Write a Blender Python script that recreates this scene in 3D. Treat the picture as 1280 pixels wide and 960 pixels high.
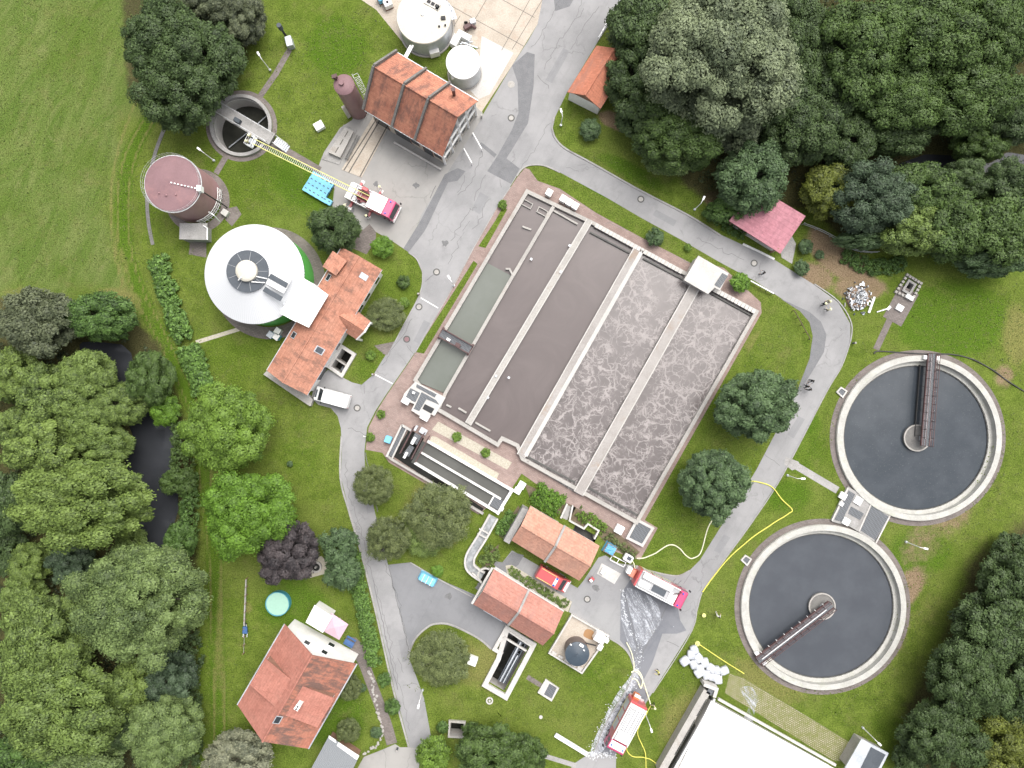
import bpy, bmesh, math, random
import numpy as np
from mathutils import Vector

for o in list(bpy.data.objects): bpy.data.objects.remove(o, do_unlink=True)
S = bpy.context.scene
COL = S.collection
R_ = math.radians
CAM_H = 100.0
SC = CAM_H / 887.0                      # metres of ground under one photograph pixel
# ---------------------------------------------------------------- camera, sky, sun, exposure
cd = bpy.data.cameras.new('drone_camera'); cam = bpy.data.objects.new('drone_camera', cd); COL.objects.link(cam)
cam.location = (0, 0, CAM_H); cam.rotation_euler = (0, 0, 0)
cd.sensor_fit = 'HORIZONTAL'; cd.angle = 2 * math.atan(640 / 887); cd.clip_start = 1; cd.clip_end = 5000
S.camera = cam
W = bpy.data.worlds.new("World"); S.world = W; W.use_nodes = True
nt = W.node_tree; nt.nodes.clear()
sky = nt.nodes.new('ShaderNodeTexSky'); sky.sky_type = 'NISHITA'; sky.sun_disc = False
SUN_EL, SUN_AZ = R_(62), R_(30)        # azimuth from +Y (image up) towards +X
sky.sun_elevation = SUN_EL; sky.sun_rotation = SUN_AZ; sky.dust_density = 8; sky.air_density = 1.0; sky.ozone_density = 1
hs = nt.nodes.new('ShaderNodeHueSaturation'); hs.inputs['Saturation'].default_value = 0.28
bg = nt.nodes.new('ShaderNodeBackground'); bg.inputs['Strength'].default_value = 0.15
wo = nt.nodes.new('ShaderNodeOutputWorld')
nt.links.new(sky.outputs[0], hs.inputs['Color']); nt.links.new(hs.outputs[0], bg.inputs[0]); nt.links.new(bg.outputs[0], wo.inputs[0])
sl = bpy.data.lights.new('sun', 'SUN'); sl.energy = 0.6; sl.angle = R_(60); sl.color = (1, .97, .92)
so = bpy.data.objects.new('sun', sl); COL.objects.link(so)
sd = Vector((math.sin(SUN_AZ) * math.cos(SUN_EL), math.cos(SUN_AZ) * math.cos(SUN_EL), math.sin(SUN_EL)))
so.rotation_euler = sd.to_track_quat('Z', 'Y').to_euler(); so.location = (0, 0, 60)
vs = S.view_settings; vs.view_transform = 'Standard'; vs.look = 'None'; vs.exposure = 0.86; vs.gamma = 1
vs.use_curve_mapping = False
S.cycles.max_bounces = 6; S.cycles.diffuse_bounces = 3; S.cycles.transparent_max_bounces = 8

# ---------------------------------------------------------------- helpers
def P(px, py, z=0.0):
    k = SC * (1 - z / CAM_H)
    return Vector(((px - 640) * k, (480 - py) * k, z))
def PP(pts, z=0.0): return [P(a, b, z) for a, b in pts]
def zoomer(ox, oy, sc):
    return lambda x, y: (ox + x / sc, oy + y / sc)

class MB:
    def __init__(s): s.v = []; s.f = []
    def add(s, vs, fs):
        n = len(s.v); s.v += [tuple(v) for v in vs]; s.f += [tuple(i + n for i in f) for f in fs]; return s
    def prism(s, poly, z0, z1, cap=True):
        poly = [(p[0], p[1]) for p in poly]
        a = sum(poly[i][0] * poly[(i + 1) % len(poly)][1] - poly[(i + 1) % len(poly)][0] * poly[i][1] for i in range(len(poly)))
        if a < 0: poly = poly[::-1]
        n = len(poly)
        vs = [(x, y, z0) for x, y in poly] + [(x, y, z1) for x, y in poly]
        fs = [(i, (i + 1) % n, n + (i + 1) % n, n + i) for i in range(n)]
        if cap: fs += [tuple(range(n, 2 * n)), tuple(range(n - 1, -1, -1))]
        return s.add(vs, fs)
    def sheet(s, poly, z):
        poly = [(p[0], p[1], z) for p in poly]
        a = sum(poly[i][0] * poly[(i + 1) % len(poly)][1] - poly[(i + 1) % len(poly)][0] * poly[i][1] for i in range(len(poly)))
        if a < 0: poly = poly[::-1]
        return s.add(poly, [tuple(range(len(poly)))])
    def box(s, cx, cy, z0, z1, lx, ly, rot=0):
        c, n = math.cos(rot), math.sin(rot)
        return s.prism([(cx + c * x - n * y, cy + n * x + c * y) for x, y in ((-lx/2, -ly/2), (lx/2, -ly/2), (lx/2, ly/2), (-lx/2, ly/2))], z0, z1)
    def cyl(s, cx, cy, r0, z0, r1, z1, n=32, cap=True):
        vs = [(cx + r0 * math.cos(6.28318 * i / n), cy + r0 * math.sin(6.28318 * i / n), z0) for i in range(n)]
        vs += [(cx + r1 * math.cos(6.28318 * i / n), cy + r1 * math.sin(6.28318 * i / n), z1) for i in range(n)]
        fs = [(i, (i + 1) % n, n + (i + 1) % n, n + i) for i in range(n)]
        if cap: fs += [tuple(range(n, 2 * n)), tuple(range(n - 1, -1, -1))]
        return s.add(vs, fs)
    def ring(s, cx, cy, ri, ro, z0, z1, n=96, a0=0, a1=6.2831853):
        full = abs(a1 - a0) > 6.28
        m = n if full else n + 1
        vs = []
        for i in range(m):
            a = a0 + (a1 - a0) * i / n; c, q = math.cos(a), math.sin(a)
            vs += [(cx + ri * c, cy + ri * q, z0), (cx + ro * c, cy + ro * q, z0), (cx + ro * c, cy + ro * q, z1), (cx + ri * c, cy + ri * q, z1)]
        fs = []
        for i in range(n):
            a, b = 4 * i, 4 * ((i + 1) % m)
            for k in range(4): fs.append((a + k, b + k, b + (k + 1) % 4, a + (k + 1) % 4))
        if not full: fs += [(0, 1, 2, 3), (4*n+3, 4*n+2, 4*n+1, 4*n)]
        return s.add(vs, fs)
    def ribbon(s, pts, w, z0, z1=None, closed=False, side=0):
        """band of width w along pts; side 0 centred, 1 to the left, -1 to the right"""
        pts = [Vector((p[0], p[1])) for p in pts]; n = len(pts); L = []; Rr = []
        for i in range(n):
            if closed: a, b = pts[i - 1], pts[(i + 1) % n]
            else: a, b = pts[max(i - 1, 0)], pts[min(i + 1, n - 1)]
            d1 = (pts[i] - a); d2 = (b - pts[i])
            if d1.length < 1e-6: d1 = d2
            if d2.length < 1e-6: d2 = d1
            d1 = d1.normalized(); d2 = d2.normalized(); t = d1 + d2
            if t.length < 1e-6: t = d1
            t.normalize(); nn = Vector((-t.y, t.x)); k = 1 / max(.45, nn.dot(Vector((-d1.y, d1.x))))
            lo, ro = (w/2, w/2) if side == 0 else ((w, 0) if side == 1 else (0, w))
            L.append(pts[i] + nn * lo * k); Rr.append(pts[i] - nn * ro * k)
        m = n if closed else n - 1
        if z1 is None:
            vs = [(p.x, p.y, z0) for p in L] + [(p.x, p.y, z0) for p in Rr]
            fs = [(i, n + i, n + (i + 1) % n, (i + 1) % n) for i in range(m)]
            return s.add(vs, fs)
        vs = []
        for l, r in zip(L, Rr): vs += [(l.x, l.y, z0), (r.x, r.y, z0), (r.x, r.y, z1), (l.x, l.y, z1)]
        fs = []
        for i in range(m):
            a, b = 4 * i, 4 * ((i + 1) % n)
            fs += [(a, a + 3, b + 3, b), (a + 1, b + 1, b + 2, a + 2), (a + 3, a + 2, b + 2, b + 3), (a, b, b + 1, a + 1)]
        if not closed: fs += [(0, 1, 2, 3), (4*n-1, 4*n-2, 4*n-3, 4*n-4)]
        return s.add(vs, fs)
    def tube(s, pts, r, n=6, r1=None):
        pts = [Vector(p) for p in pts]; m = len(pts); vs = []
        for i, p in enumerate(pts):
            t = (pts[min(i + 1, m - 1)] - pts[max(i - 1, 0)]).normalized()
            u = t.cross(Vector((0, 0, 1)) if abs(t.z) < .9 else Vector((1, 0, 0))).normalized(); v = t.cross(u)
            rr = r if r1 is None else r + (r1 - r) * i / (m - 1)
            vs += [tuple(p + u * rr * math.cos(6.28318 * k / n) + v * rr * math.sin(6.28318 * k / n)) for k in range(n)]
        fs = []
        for i in range(m - 1):
            for k in range(n): fs.append((i*n + k, i*n + (k+1) % n, (i+1)*n + (k+1) % n, (i+1)*n + k))
        fs += [tuple(range(n - 1, -1, -1)), tuple(range((m-1)*n, m*n))]
        return s.add(vs, fs)
    def bar(s, a, b, w, h):
        a, b = Vector(a), Vector(b); t = (b - a).normalized()
        u = t.cross(Vector((0, 0, 1))); u = Vector((1, 0, 0)) if u.length < 1e-4 else u.normalized(); v = u.cross(t)
        vs = [tuple(q + u * x * w/2 + v * y * h/2) for q in (a, b) for x, y in ((-1,-1),(1,-1),(1,1),(-1,1))]
        return s.add(vs, [(0,1,5,4),(1,2,6,5),(2,3,7,6),(3,0,4,7),(3,2,1,0),(4,5,6,7)])
    def slab(s, quad, th):
        q = [Vector(p) for p in quad]; n = len(q)
        vs = [tuple(p) for p in q] + [tuple(p - Vector((0, 0, th))) for p in q]
        nz = (q[1] - q[0]).cross(q[2] - q[0]).z
        f = tuple(range(n)); g = tuple(range(2*n - 1, n - 1, -1))
        if nz < 0: f, g = f[::-1], g[::-1]
        fs = [f, g] + [(i, (i+1) % n, n + (i+1) % n, n + i) for i in range(n)]
        return s.add(vs, fs)
    def dome(s, cx, cy, r, z0, h, n=24, m=6):
        vs = []; fs = []
        for j in range(m):
            a = math.pi/2 * j / m
            for i in range(n): vs.append((cx + r*math.cos(a)*math.cos(6.28318*i/n), cy + r*math.cos(a)*math.sin(6.28318*i/n), z0 + h*math.sin(a)))
        vs.append((cx, cy, z0 + h))
        for j in range(m - 1):
            for i in range(n): fs.append((j*n+i, j*n+(i+1) % n, (j+1)*n+(i+1) % n, (j+1)*n+i))
        for i in range(n): fs.append(((m-1)*n+i, (m-1)*n+(i+1) % n, m*n))
        return s.add(vs, fs)
    def build(s, name, mat, parent=None, loc=None, smooth=False, bevel=0):
        off = Vector((0, 0, 0)); q = parent
        while q is not None: off += q.location; q = q.parent
        if parent is None:
            if loc is None:
                a = np.array(s.v); loc = Vector((float(a[:, 0].mean()), float(a[:, 1].mean()), float(a[:, 2].min())))
            off = Vector(loc)
        me = bpy.data.meshes.new(name)
        me.from_pydata([(x - off.x, y - off.y, z - off.z) for x, y, z in s.v], [], s.f)
        me.materials.append(mat)
        bm = bmesh.new(); bm.from_mesh(me); bmesh.ops.recalc_face_normals(bm, faces=bm.faces)
        if bevel: bmesh.ops.bevel(bm, geom=list(bm.edges), offset=bevel, segments=1, affect='EDGES', profile=.5)
        bm.to_mesh(me); bm.free()
        if smooth:
            me.polygons.foreach_set('use_smooth', [True] * len(me.polygons))
            try: me.set_sharp_from_angle(angle=R_(40))
            except Exception: pass
        o = bpy.data.objects.new(name, me); COL.objects.link(o)
        if parent is None: o.location = off
        else: o.parent = parent
        return o

def tag(o, label=None, cat=None, group=None, kind=None):
    if label: o['label'] = label
    if cat: o['category'] = cat
    if group: o['group'] = group
    if kind: o['kind'] = kind
    return o
def thing(name, label, cat, loc=(0, 0, 0), rot=0, group=None):
    o = bpy.data.objects.new(name, None); COL.objects.link(o); o.location = loc; o.rotation_euler = (0, 0, rot)
    o.empty_display_size = .3
    return tag(o, label, cat, group)
def struct(name, mb, mat, **k): return tag(mb.build(name, mat, **k), kind='structure')
def copy_tree(o, parent=None):
    c = o.copy(); COL.objects.link(c)
    if parent is not None: c.parent = parent
    for ch in [x for x in KIDS.get(o.name, [])] or [x for x in o.children]: copy_tree(ch, c)
    return c
KIDS = {}
def smooth_line(pts, k=6, closed=False):
    pts = [Vector(p) for p in pts]; n = len(pts); out = []
    rng = range(n if closed else n - 1)
    for i in rng:
        if closed: a, b, c, d = pts[i-1], pts[i], pts[(i+1) % n], pts[(i+2) % n]
        else: a, b, c, d = pts[max(i-1, 0)], pts[i], pts[i+1], pts[min(i+2, n-1)]
        for j in range(k):
            t = j / k
            out.append(.5 * (2*b + (c - a)*t + (2*a - 5*b + 4*c - d)*t*t + (-a + 3*b - 3*c + d)*t**3))
    if not closed: out.append(pts[-1])
    return out

# ---------------------------------------------------------------- materials (all procedural, world-space patterns)
class NT:
    def __init__(s, name):
        s.m = bpy.data.materials.new(name); s.m.use_nodes = True; s.t = s.m.node_tree; s.t.nodes.clear()
        s.out = s.n('ShaderNodeOutputMaterial'); s.b = s.n('ShaderNodeBsdfPrincipled'); s.l(s.b.outputs[0], s.out.inputs[0])
        s.geo = s.n('ShaderNodeNewGeometry')
    def n(s, t, **k):
        x = s.t.nodes.new(t)
        for a, b in k.items(): setattr(x, a, b)
        return x
    def l(s, a, b): s.t.links.new(a, b)
    def val(s, sock, v):
        if hasattr(v, 'links') or hasattr(v, 'is_linked'): s.l(v, sock)
        else: sock.default_value = v
    def pos(s, rot=0, scale=(1, 1, 1)):
        mp = s.n('ShaderNodeMapping', vector_type='TEXTURE'); mp.inputs['Rotation'].default_value = (0, 0, -rot); mp.inputs['Scale'].default_value = tuple(1/x for x in scale)
        s.l(s.geo.outputs['Position'], mp.inputs[0]); return mp.outputs[0]
    def noise(s, scale, vec=None, detail=4, rough=.6, dist=0):
        x = s.n('ShaderNodeTexNoise'); x.inputs['Scale'].default_value = scale; x.inputs['Detail'].default_value = detail
        x.inputs['Roughness'].default_value = rough; x.inputs['Distortion'].default_value = dist
        s.l(vec if vec is not None else s.geo.outputs['Position'], x.inputs['Vector']); return x.outputs['Fac']
    def ramp(s, v, a, b):
        x = s.n('ShaderNodeMapRange'); x.interpolation_type = 'SMOOTHSTEP'
        s.val(x.inputs[0], v); x.inputs[1].default_value = a; x.inputs[2].default_value = b; return x.outputs[0]
    def mix(s, f, a, b, mode='MIX'):
        x = s.n('ShaderNodeMix', data_type='RGBA', blend_type=mode)
        s.val(x.inputs[0], f)
        for sock, c in ((x.inputs[6], a), (x.inputs[7], b)):
            if isinstance(c, (tuple, list)): sock.default_value = (*c, 1) if len(c) == 3 else c
            else: s.l(c, sock)
        return x.outputs[2]
    def math(s, op, a, b=0.0):
        x = s.n('ShaderNodeMath', operation=op); s.val(x.inputs[0], a); s.val(x.inputs[1], b); return x.outputs[0]
    def attr(s, name):
        x = s.n('ShaderNodeAttribute', attribute_name=name); return x.outputs['Fac']
    def bump(s, h, strength=.3, dist=.05):
        x = s.n('ShaderNodeBump'); x.inputs['Strength'].default_value = strength; x.inputs['Distance'].default_value = dist
        s.l(h, x.inputs['Height']); s.l(x.outputs[0], s.b.inputs['Normal'])
    def col(s, c):
        if isinstance(c, (tuple, list)): s.b.inputs['Base Color'].default_value = (*c, 1)
        else: s.l(c, s.b.inputs['Base Color'])
        return s
    def rough(s, r): s.val(s.b.inputs['Roughness'], r); return s

def rough_mat(name, c1, c2, scale=.6, fine=6, rough=.85, fine_amt=.35, stain=None, stain_scale=.25, metal=0, bump=0.15):
    """weathered surface: two tones in large patches, fine grain, optional stains"""
    t = NT(name)
    c = t.mix(t.ramp(t.noise(scale, detail=6), .35, .65), c1, c2)
    g = t.noise(fine, detail=5, rough=.7)
    c = t.mix(fine_amt, c, t.mix(t.ramp(g, .3, .7), tuple(x*.55 for x in c1), tuple(min(1, x*1.35) for x in c2)))
    if stain:
        c = t.mix(t.math('MULTIPLY', t.ramp(t.noise(stain_scale, detail=8, rough=.7), .52, .7), .75), c, stain)
    t.col(c).rough(rough); t.b.inputs['Metallic'].default_value = metal
    if bump: t.bump(g, bump, .03)
    return t.m
def plain(name, c, rough=.5, metal=0, var=.12, coat=0):
    t = NT(name); n = t.noise(3, detail=4)
    t.col(t.mix(n, tuple(x*(1-var) for x in c), tuple(min(1, x*(1+var)) for x in c))).rough(rough); t.b.inputs['Metallic'].default_value = metal
    if coat: t.b.inputs['Coat Weight'].default_value = coat
    return t.m

M = {}
def asphalt(name, c1, c2, crack=.0):
    t = NT(name)
    c = t.mix(t.ramp(t.noise(.16, detail=6), .35, .65), c1, c2)
    streak = t.noise(1, vec=t.pos(R_(-60), (.12, 1.2, 1)), detail=5)
    c = t.mix(t.math('MULTIPLY', t.ramp(streak, .5, .75), .35), c, tuple(x*.78 for x in c1))
    g = t.noise(9, detail=4, rough=.8)
    c = t.mix(t.math('MULTIPLY', t.ramp(g, .35, .75), .3), c, tuple(x*1.3 for x in c2))
    sp = t.ramp(t.noise(1.3, detail=8, rough=.75), .62, .72)
    c = t.mix(t.math('MULTIPLY', sp, .4), c, tuple(x*.6 for x in c1))
    c = t.mix(t.math('MULTIPLY', t.ramp(t.noise(.45, detail=9, rough=.72), .5, .72), .4), c, tuple(x*.72 for x in c1))
    if crack:
        v = t.n('ShaderNodeTexVoronoi', feature='DISTANCE_TO_EDGE'); v.inputs['Scale'].default_value = .22
        dn = t.n('ShaderNodeVectorMath', operation='ADD'); nz = t.n('ShaderNodeTexNoise'); nz.inputs['Scale'].default_value = .9; nz.inputs['Detail'].default_value = 6
        t.l(t.geo.outputs['Position'], nz.inputs['Vector']); sc = t.n('ShaderNodeVectorMath', operation='SCALE'); sc.inputs['Scale'].default_value = 1.6
        t.l(nz.outputs['Color'], sc.inputs[0]); t.l(t.geo.outputs['Position'], dn.inputs[0]); t.l(sc.outputs[0], dn.inputs[1]); t.l(dn.outputs[0], v.inputs['Vector'])
        line = t.math('SUBTRACT', 1, t.ramp(v.outputs['Distance'], .004, .02))
        line = t.math('MULTIPLY', line, t.ramp(t.noise(.12, detail=3), .5, .62))
        c = t.mix(t.math('MULTIPLY', line, crack), c, (.06, .06, .06))
    t.col(c).rough(.9); t.bump(g, .2, .02)
    return t.m
M['road'] = asphalt('light_worn_asphalt', (.205, .204, .206), (.266, .263, .264), .3)
M['road_dark'] = asphalt('newer_grey_asphalt', (.155, .158, .165), (.185, .187, .195), .3)
M['road_wet'] = asphalt('wet_asphalt', (.12, .125, .14), (.16, .165, .18), .2)
M['yard'] = asphalt('yard_asphalt', (.21, .21, .215), (.25, .25, .25), .5)
M['yard2'] = asphalt('stained_yard_concrete', (.29, .28, .265), (.24, .235, .225), .3)
M['patch'] = rough_mat('dark_asphalt_patch', (.135, .137, .142), (.165, .166, .172), 1, 9, .9)
M['crack'] = rough_mat('crack_filler', (.1, .1, .1), (.14, .14, .14), 2, 9, .8)
M['paint'] = rough_mat('white_road_paint', (.6, .6, .58), (.7, .7, .68), 2, 8, .7)
M['conc'] = rough_mat('weathered_concrete', (.29, .275, .255), (.38, .365, .34), .5, 7, .9, .3, (.25, .22, .19), .5)
M['conc_white'] = rough_mat('pale_concrete', (.40, .385, .365), (.5, .485, .46), .6, 7, .85, .25, (.36, .33, .29), .6)
M['conc_grey'] = rough_mat('grey_concrete', (.24, .235, .225), (.32, .31, .3), .6, 7, .9, .3, (.16, .15, .14), .4)
M['conc_rust'] = rough_mat('rust_stained_concrete', (.26, .24, .225), (.33, .31, .295), .5, 7, .9, .3, (.27, .2, .15), .3)
M['conc_mid'] = rough_mat('soot_grey_concrete', (.12, .115, .11), (.17, .165, .155), .8, 6, .9, .3)
M['conc_dark'] = rough_mat('dark_concrete', (.06, .06, .058), (.1, .098, .09), .7, 7, .8, .3)  # darkest concrete tone, varied in random patches
M['rim'] = rough_mat('clarifier_rim_concrete', (.34, .335, .31), (.43, .425, .395), .9, 6, .85, .25, (.33, .34, .27), .8)
M['slab'] = rough_mat('beige_concrete_slab', (.35, .305, .25), (.43, .38, .32), .4, 6, .9, .3, (.34, .26, .2), .5)
M['slab_white'] = rough_mat('new_white_concrete', (.42, .41, .39), (.5, .49, .47), .5, 6, .9, .2, (.4, .37, .33), .5)
M['joint'] = plain('joint_filler', (.1, .09, .08), .9)
def turfgrid():
    t = NT('gravel_turf_grid'); b = t.n('ShaderNodeTexBrick'); b.inputs['Scale'].default_value = 1; b.inputs['Brick Width'].default_value = .36; b.inputs['Row Height'].default_value = .24; b.inputs['Mortar Size'].default_value = .05
    b.inputs['Color1'].default_value = (.27, .24, .17, 1); b.inputs['Color2'].default_value = (.36, .32, .25, 1); b.inputs['Mortar'].default_value = (.12, .13, .04, 1); t.l(t.pos(R_(30)), b.inputs['Vector'])
    c = t.mix(t.ramp(t.noise(1.1, detail=9, rough=.82), .40, .66), b.outputs['Color'], (.13, .145, .035)); t.col(c).rough(.95); return t.m
M['turfgrid'] = turfgrid()
M['gravel'] = rough_mat('pale_gravel', (.33, .3, .24), (.42, .39, .32), 3, 14, .95, .6)
M['soil'] = rough_mat('brown_soil', (.17, .11, .075), (.23, .16, .11), .8, 9, .95, .5)
M['mulch'] = rough_mat('bed_soil', (.09, .07, .045), (.14, .11, .07), 1.5, 12, .95, .5)
def paving(name, c1, c2, mort, rot, sx=.22, sy=.11):
    t = NT(name)
    b = t.n('ShaderNodeTexBrick'); b.inputs['Scale'].default_value = 1; b.inputs['Brick Width'].default_value = sx * 2; b.inputs['Row Height'].default_value = sy * 2
    b.inputs['Mortar Size'].default_value = .018; b.inputs['Color1'].default_value = (*c1, 1); b.inputs['Color2'].default_value = (*c2, 1); b.inputs['Mortar'].default_value = (*mort, 1)
    t.l(t.pos(rot), b.inputs['Vector'])
    c = t.mix(t.ramp(t.noise(.5, detail=7, rough=.7), .4, .7), b.outputs['Color'], t.mix(.5, b.outputs['Color'], tuple(x*1.25 for x in c2)))
    c = t.mix(t.math('MULTIPLY', t.ramp(t.noise(1.1, detail=8, rough=.75), .55, .72), .5), c, tuple(x*.6 for x in c1))
    t.col(c).rough(.9); t.bump(t.noise(8), .15, .02); return t.m
M['brick'] = paving('red_block_paving', (.215, .15, .132), (.27, .2, .178), (.16, .135, .12), R_(30))
M['brick_grey'] = paving('brown_grey_block_paving', (.125, .105, .098), (.17, .147, .136), (.09, .08, .07), R_(15))

def tiles(name, c1, c2, rot, stain, amt, pitch=.36, lo=.47, ss=(.22, .75)):
    """pan-tile roof: courses and ribs across the building's own axes, lichen and soot in patches"""
    t = NT(name)
    v = t.pos(-rot)
    w = t.n('ShaderNodeTexWave', wave_type='BANDS', bands_direction='X', wave_profile='SAW'); w.inputs['Scale'].default_value = .314 / pitch; w.inputs['Distortion'].default_value = .15; w.inputs['Detail'].default_value = 1
    t.l(v, w.inputs['Vector'])
    w2 = t.n('ShaderNodeTexWave', wave_type='BANDS', bands_direction='Y'); w2.inputs['Scale'].default_value = .314 / .28; w2.inputs['Distortion'].default_value = .2; t.l(v, w2.inputs['Vector'])
    vor = t.n('ShaderNodeTexVoronoi'); vor.inputs['Scale'].default_value = 3.2; t.l(v, vor.inputs['Vector'])
    c = t.mix(t.ramp(t.noise(.5, detail=5), .3, .7), c1, c2)
    c = t.mix(.3, c, t.mix(t.math('MULTIPLY', vor.outputs['Color'], 1), tuple(x*.5 for x in c1), tuple(min(1, x*1.55) for x in c2)))
    c = t.mix(t.math('MULTIPLY', t.ramp(t.noise(4, detail=6, rough=.8), .55, .7), .35), c, tuple(x*.55 for x in c1))
    course = t.ramp(w.outputs['Fac'], .0, .25)
    c = t.mix(t.math('MULTIPLY', t.math('SUBTRACT', 1, course), .35), c, tuple(x*.5 for x in c1))
    st = t.math('MULTIPLY', t.ramp(t.noise(1, vec=t.pos(-rot, (ss[0], ss[1], .35)), detail=9, rough=.74), lo, lo+.16), amt)
    c = t.mix(st, c, stain)
    t.col(c).rough(.85)
    t.bump(t.math('ADD', w.outputs['Fac'], t.math('MULTIPLY', w2.outputs['Fac'], .6)), .5, .05)
    return t.m
A30 = R_(-30)
def water(name, body, body2, rough=.06, scale=.2, speck=None, wave=.02, wscale=5, warp=.0):
    t = NT(name)
    c = t.mix(t.ramp(t.noise(scale, detail=5, dist=warp), .35, .7), body, body2)
    if speck:
        s = t.ramp(t.noise(6, detail=3, rough=.7), .6, .72)
        c = t.mix(t.math('MULTIPLY', s, .5), c, speck)
    t.col(c).rough(rough); t.b.inputs['IOR'].default_value = 1.33
    t.bump(t.noise(wscale, detail=3), wave, .05)
    return t.m
M['sludge'] = water('brown_grey_basin_water', (.104, .087, .085), (.122, .103, .1), .12, .12, None, .03, 4, 1.5)
M['primary'] = water('grey_green_settling_water', (.115, .125, .108), (.13, .14, .125), .12, .2, None, .03)
M['grit'] = water('grey_channel_water', (.085, .085, .078), (.1, .1, .092), .12, .3, None, .03)
M['flow'] = water('silvery_flowing_water', (.2, .21, .215), (.33, .34, .345), .2, 1.2, None, .12, 3, 1.0)
M['clar'] = water('dark_clarifier_water', (.04, .048, .057), (.053, .061, .071), .08, .3, (.13, .135, .13), .05, 7)
M['clar2'] = water('slate_clarifier_water', (.058, .064, .074), (.07, .077, .088), .1, .25, (.06, .062, .064), .06, 4)
M['pond'] = water('dark_pond_water', (.028, .03, .034), (.044, .047, .053), .05, .12, (.05, .052, .055), .06, 2)  # body lightened: part of the sky sheen is put into the colour
M['pit_grey'] = water('grey_green_pit_water', (.035, .036, .03), (.055, .055, .046), .1, .4, None, .03)
M['pit'] = water('black_pit_water', (.012, .012, .01), (.02, .02, .017), .1, .5, None, .03)
def aeration():
    t = NT('foaming_aeration_water')
    nz = t.n('ShaderNodeTexNoise'); nz.inputs['Scale'].default_value = .55; nz.inputs['Detail'].default_value = 4; t.l(t.geo.outputs['Position'], nz.inputs['Vector'])
    sc = t.n('ShaderNodeVectorMath', operation='SCALE'); sc.inputs['Scale'].default_value = 2.4; t.l(nz.outputs['Color'], sc.inputs[0])
    ad = t.n('ShaderNodeVectorMath', operation='ADD'); t.l(t.geo.outputs['Position'], ad.inputs[0]); t.l(sc.outputs[0], ad.inputs[1])
    lines = None
    for s_, w0 in ((.31, .06), (.62, .07), (1.25, .06)):
        v = t.n('ShaderNodeTexVoronoi', feature='DISTANCE_TO_EDGE'); v.inputs['Scale'].default_value = s_; t.l(ad.outputs[0], v.inputs['Vector'])
        ln = t.math('SUBTRACT', 1, t.ramp(v.outputs['Distance'], .0, w0))
        ln = t.math('MULTIPLY', ln, t.ramp(t.noise(.5 / s_ ** .3 * 1.1, detail=3), .36, .6))
        lines = ln if lines is None else t.math('MAXIMUM', lines, ln)
    big = t.ramp(t.noise(.13, detail=3), .3, .55)
    fine = t.ramp(t.noise(5, detail=5, rough=.8), .3, .7)
    f = t.math('MULTIPLY', t.math('MULTIPLY', lines, big), t.math('ADD', t.math('MULTIPLY', fine, .35), .65))
    c = t.mix(t.ramp(t.noise(.5, detail=6), .3, .7), (.09, .077, .075), (.118, .102, .099))
    c = t.mix(t.math('MULTIPLY', f, .95), c, (.34, .31, .3))
    t.col(c).rough(t.math('ADD', .2, t.math('MULTIPLY', f, .5))); t.bump(t.math('ADD', f, t.noise(4)), .12, .06)
    return t.m
M['aer'] = aeration()

def leaf_mat(name, c, var=.55, trans=.2):
    t = NT(name)
    tone = t.attr('tone')
    oi = t.n('ShaderNodeObjectInfo')
    dark = tuple(x*(1-var) for x in c); light = (min(1, c[0]*(1+var*1.3)), min(1, c[1]*(1+var)), min(1, c[2]*(1+var*.7)))
    col = t.mix(tone, dark, light)
    col = t.mix(t.math('MULTIPLY', oi.outputs['Random'], .25), col, (c[0]*1.12, c[1]*1.08, c[2]*.8))
    t.col(col).rough(.55)
    t.b.inputs['Specular IOR Level'].default_value = .3
    tr = t.n('ShaderNodeBsdfTranslucent'); t.l(col, tr.inputs[0]); mx = t.n('ShaderNodeMixShader'); mx.inputs[0].default_value = trans
    t.l(t.b.outputs[0], mx.inputs[1]); t.l(tr.outputs[0], mx.inputs[2]); t.l(mx.outputs[0], t.out.inputs[0])
    return t.m
LEAF = {k: leaf_mat('leaves_' + k, tuple(x*1.12 for x in c)) for k, c in dict(
    dark=(.044, .076, .028), mid=(.05, .09, .025), green=(.058, .115, .03), bright=(.08, .165, .022), lime=(.092, .165, .028),
    olive=(.096, .15, .042), yellow=(.102, .158, .042), sage=(.098, .15, .056), grey=(.072, .092, .056), teal=(.045, .075, .045),
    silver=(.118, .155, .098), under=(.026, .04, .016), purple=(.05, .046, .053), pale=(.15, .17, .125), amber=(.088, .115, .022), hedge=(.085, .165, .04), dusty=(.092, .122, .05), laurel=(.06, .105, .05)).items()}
M['bark'] = rough_mat('tree_bark', (.06, .05, .04), (.1, .085, .065), 2, 9, .95, .5)
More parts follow.
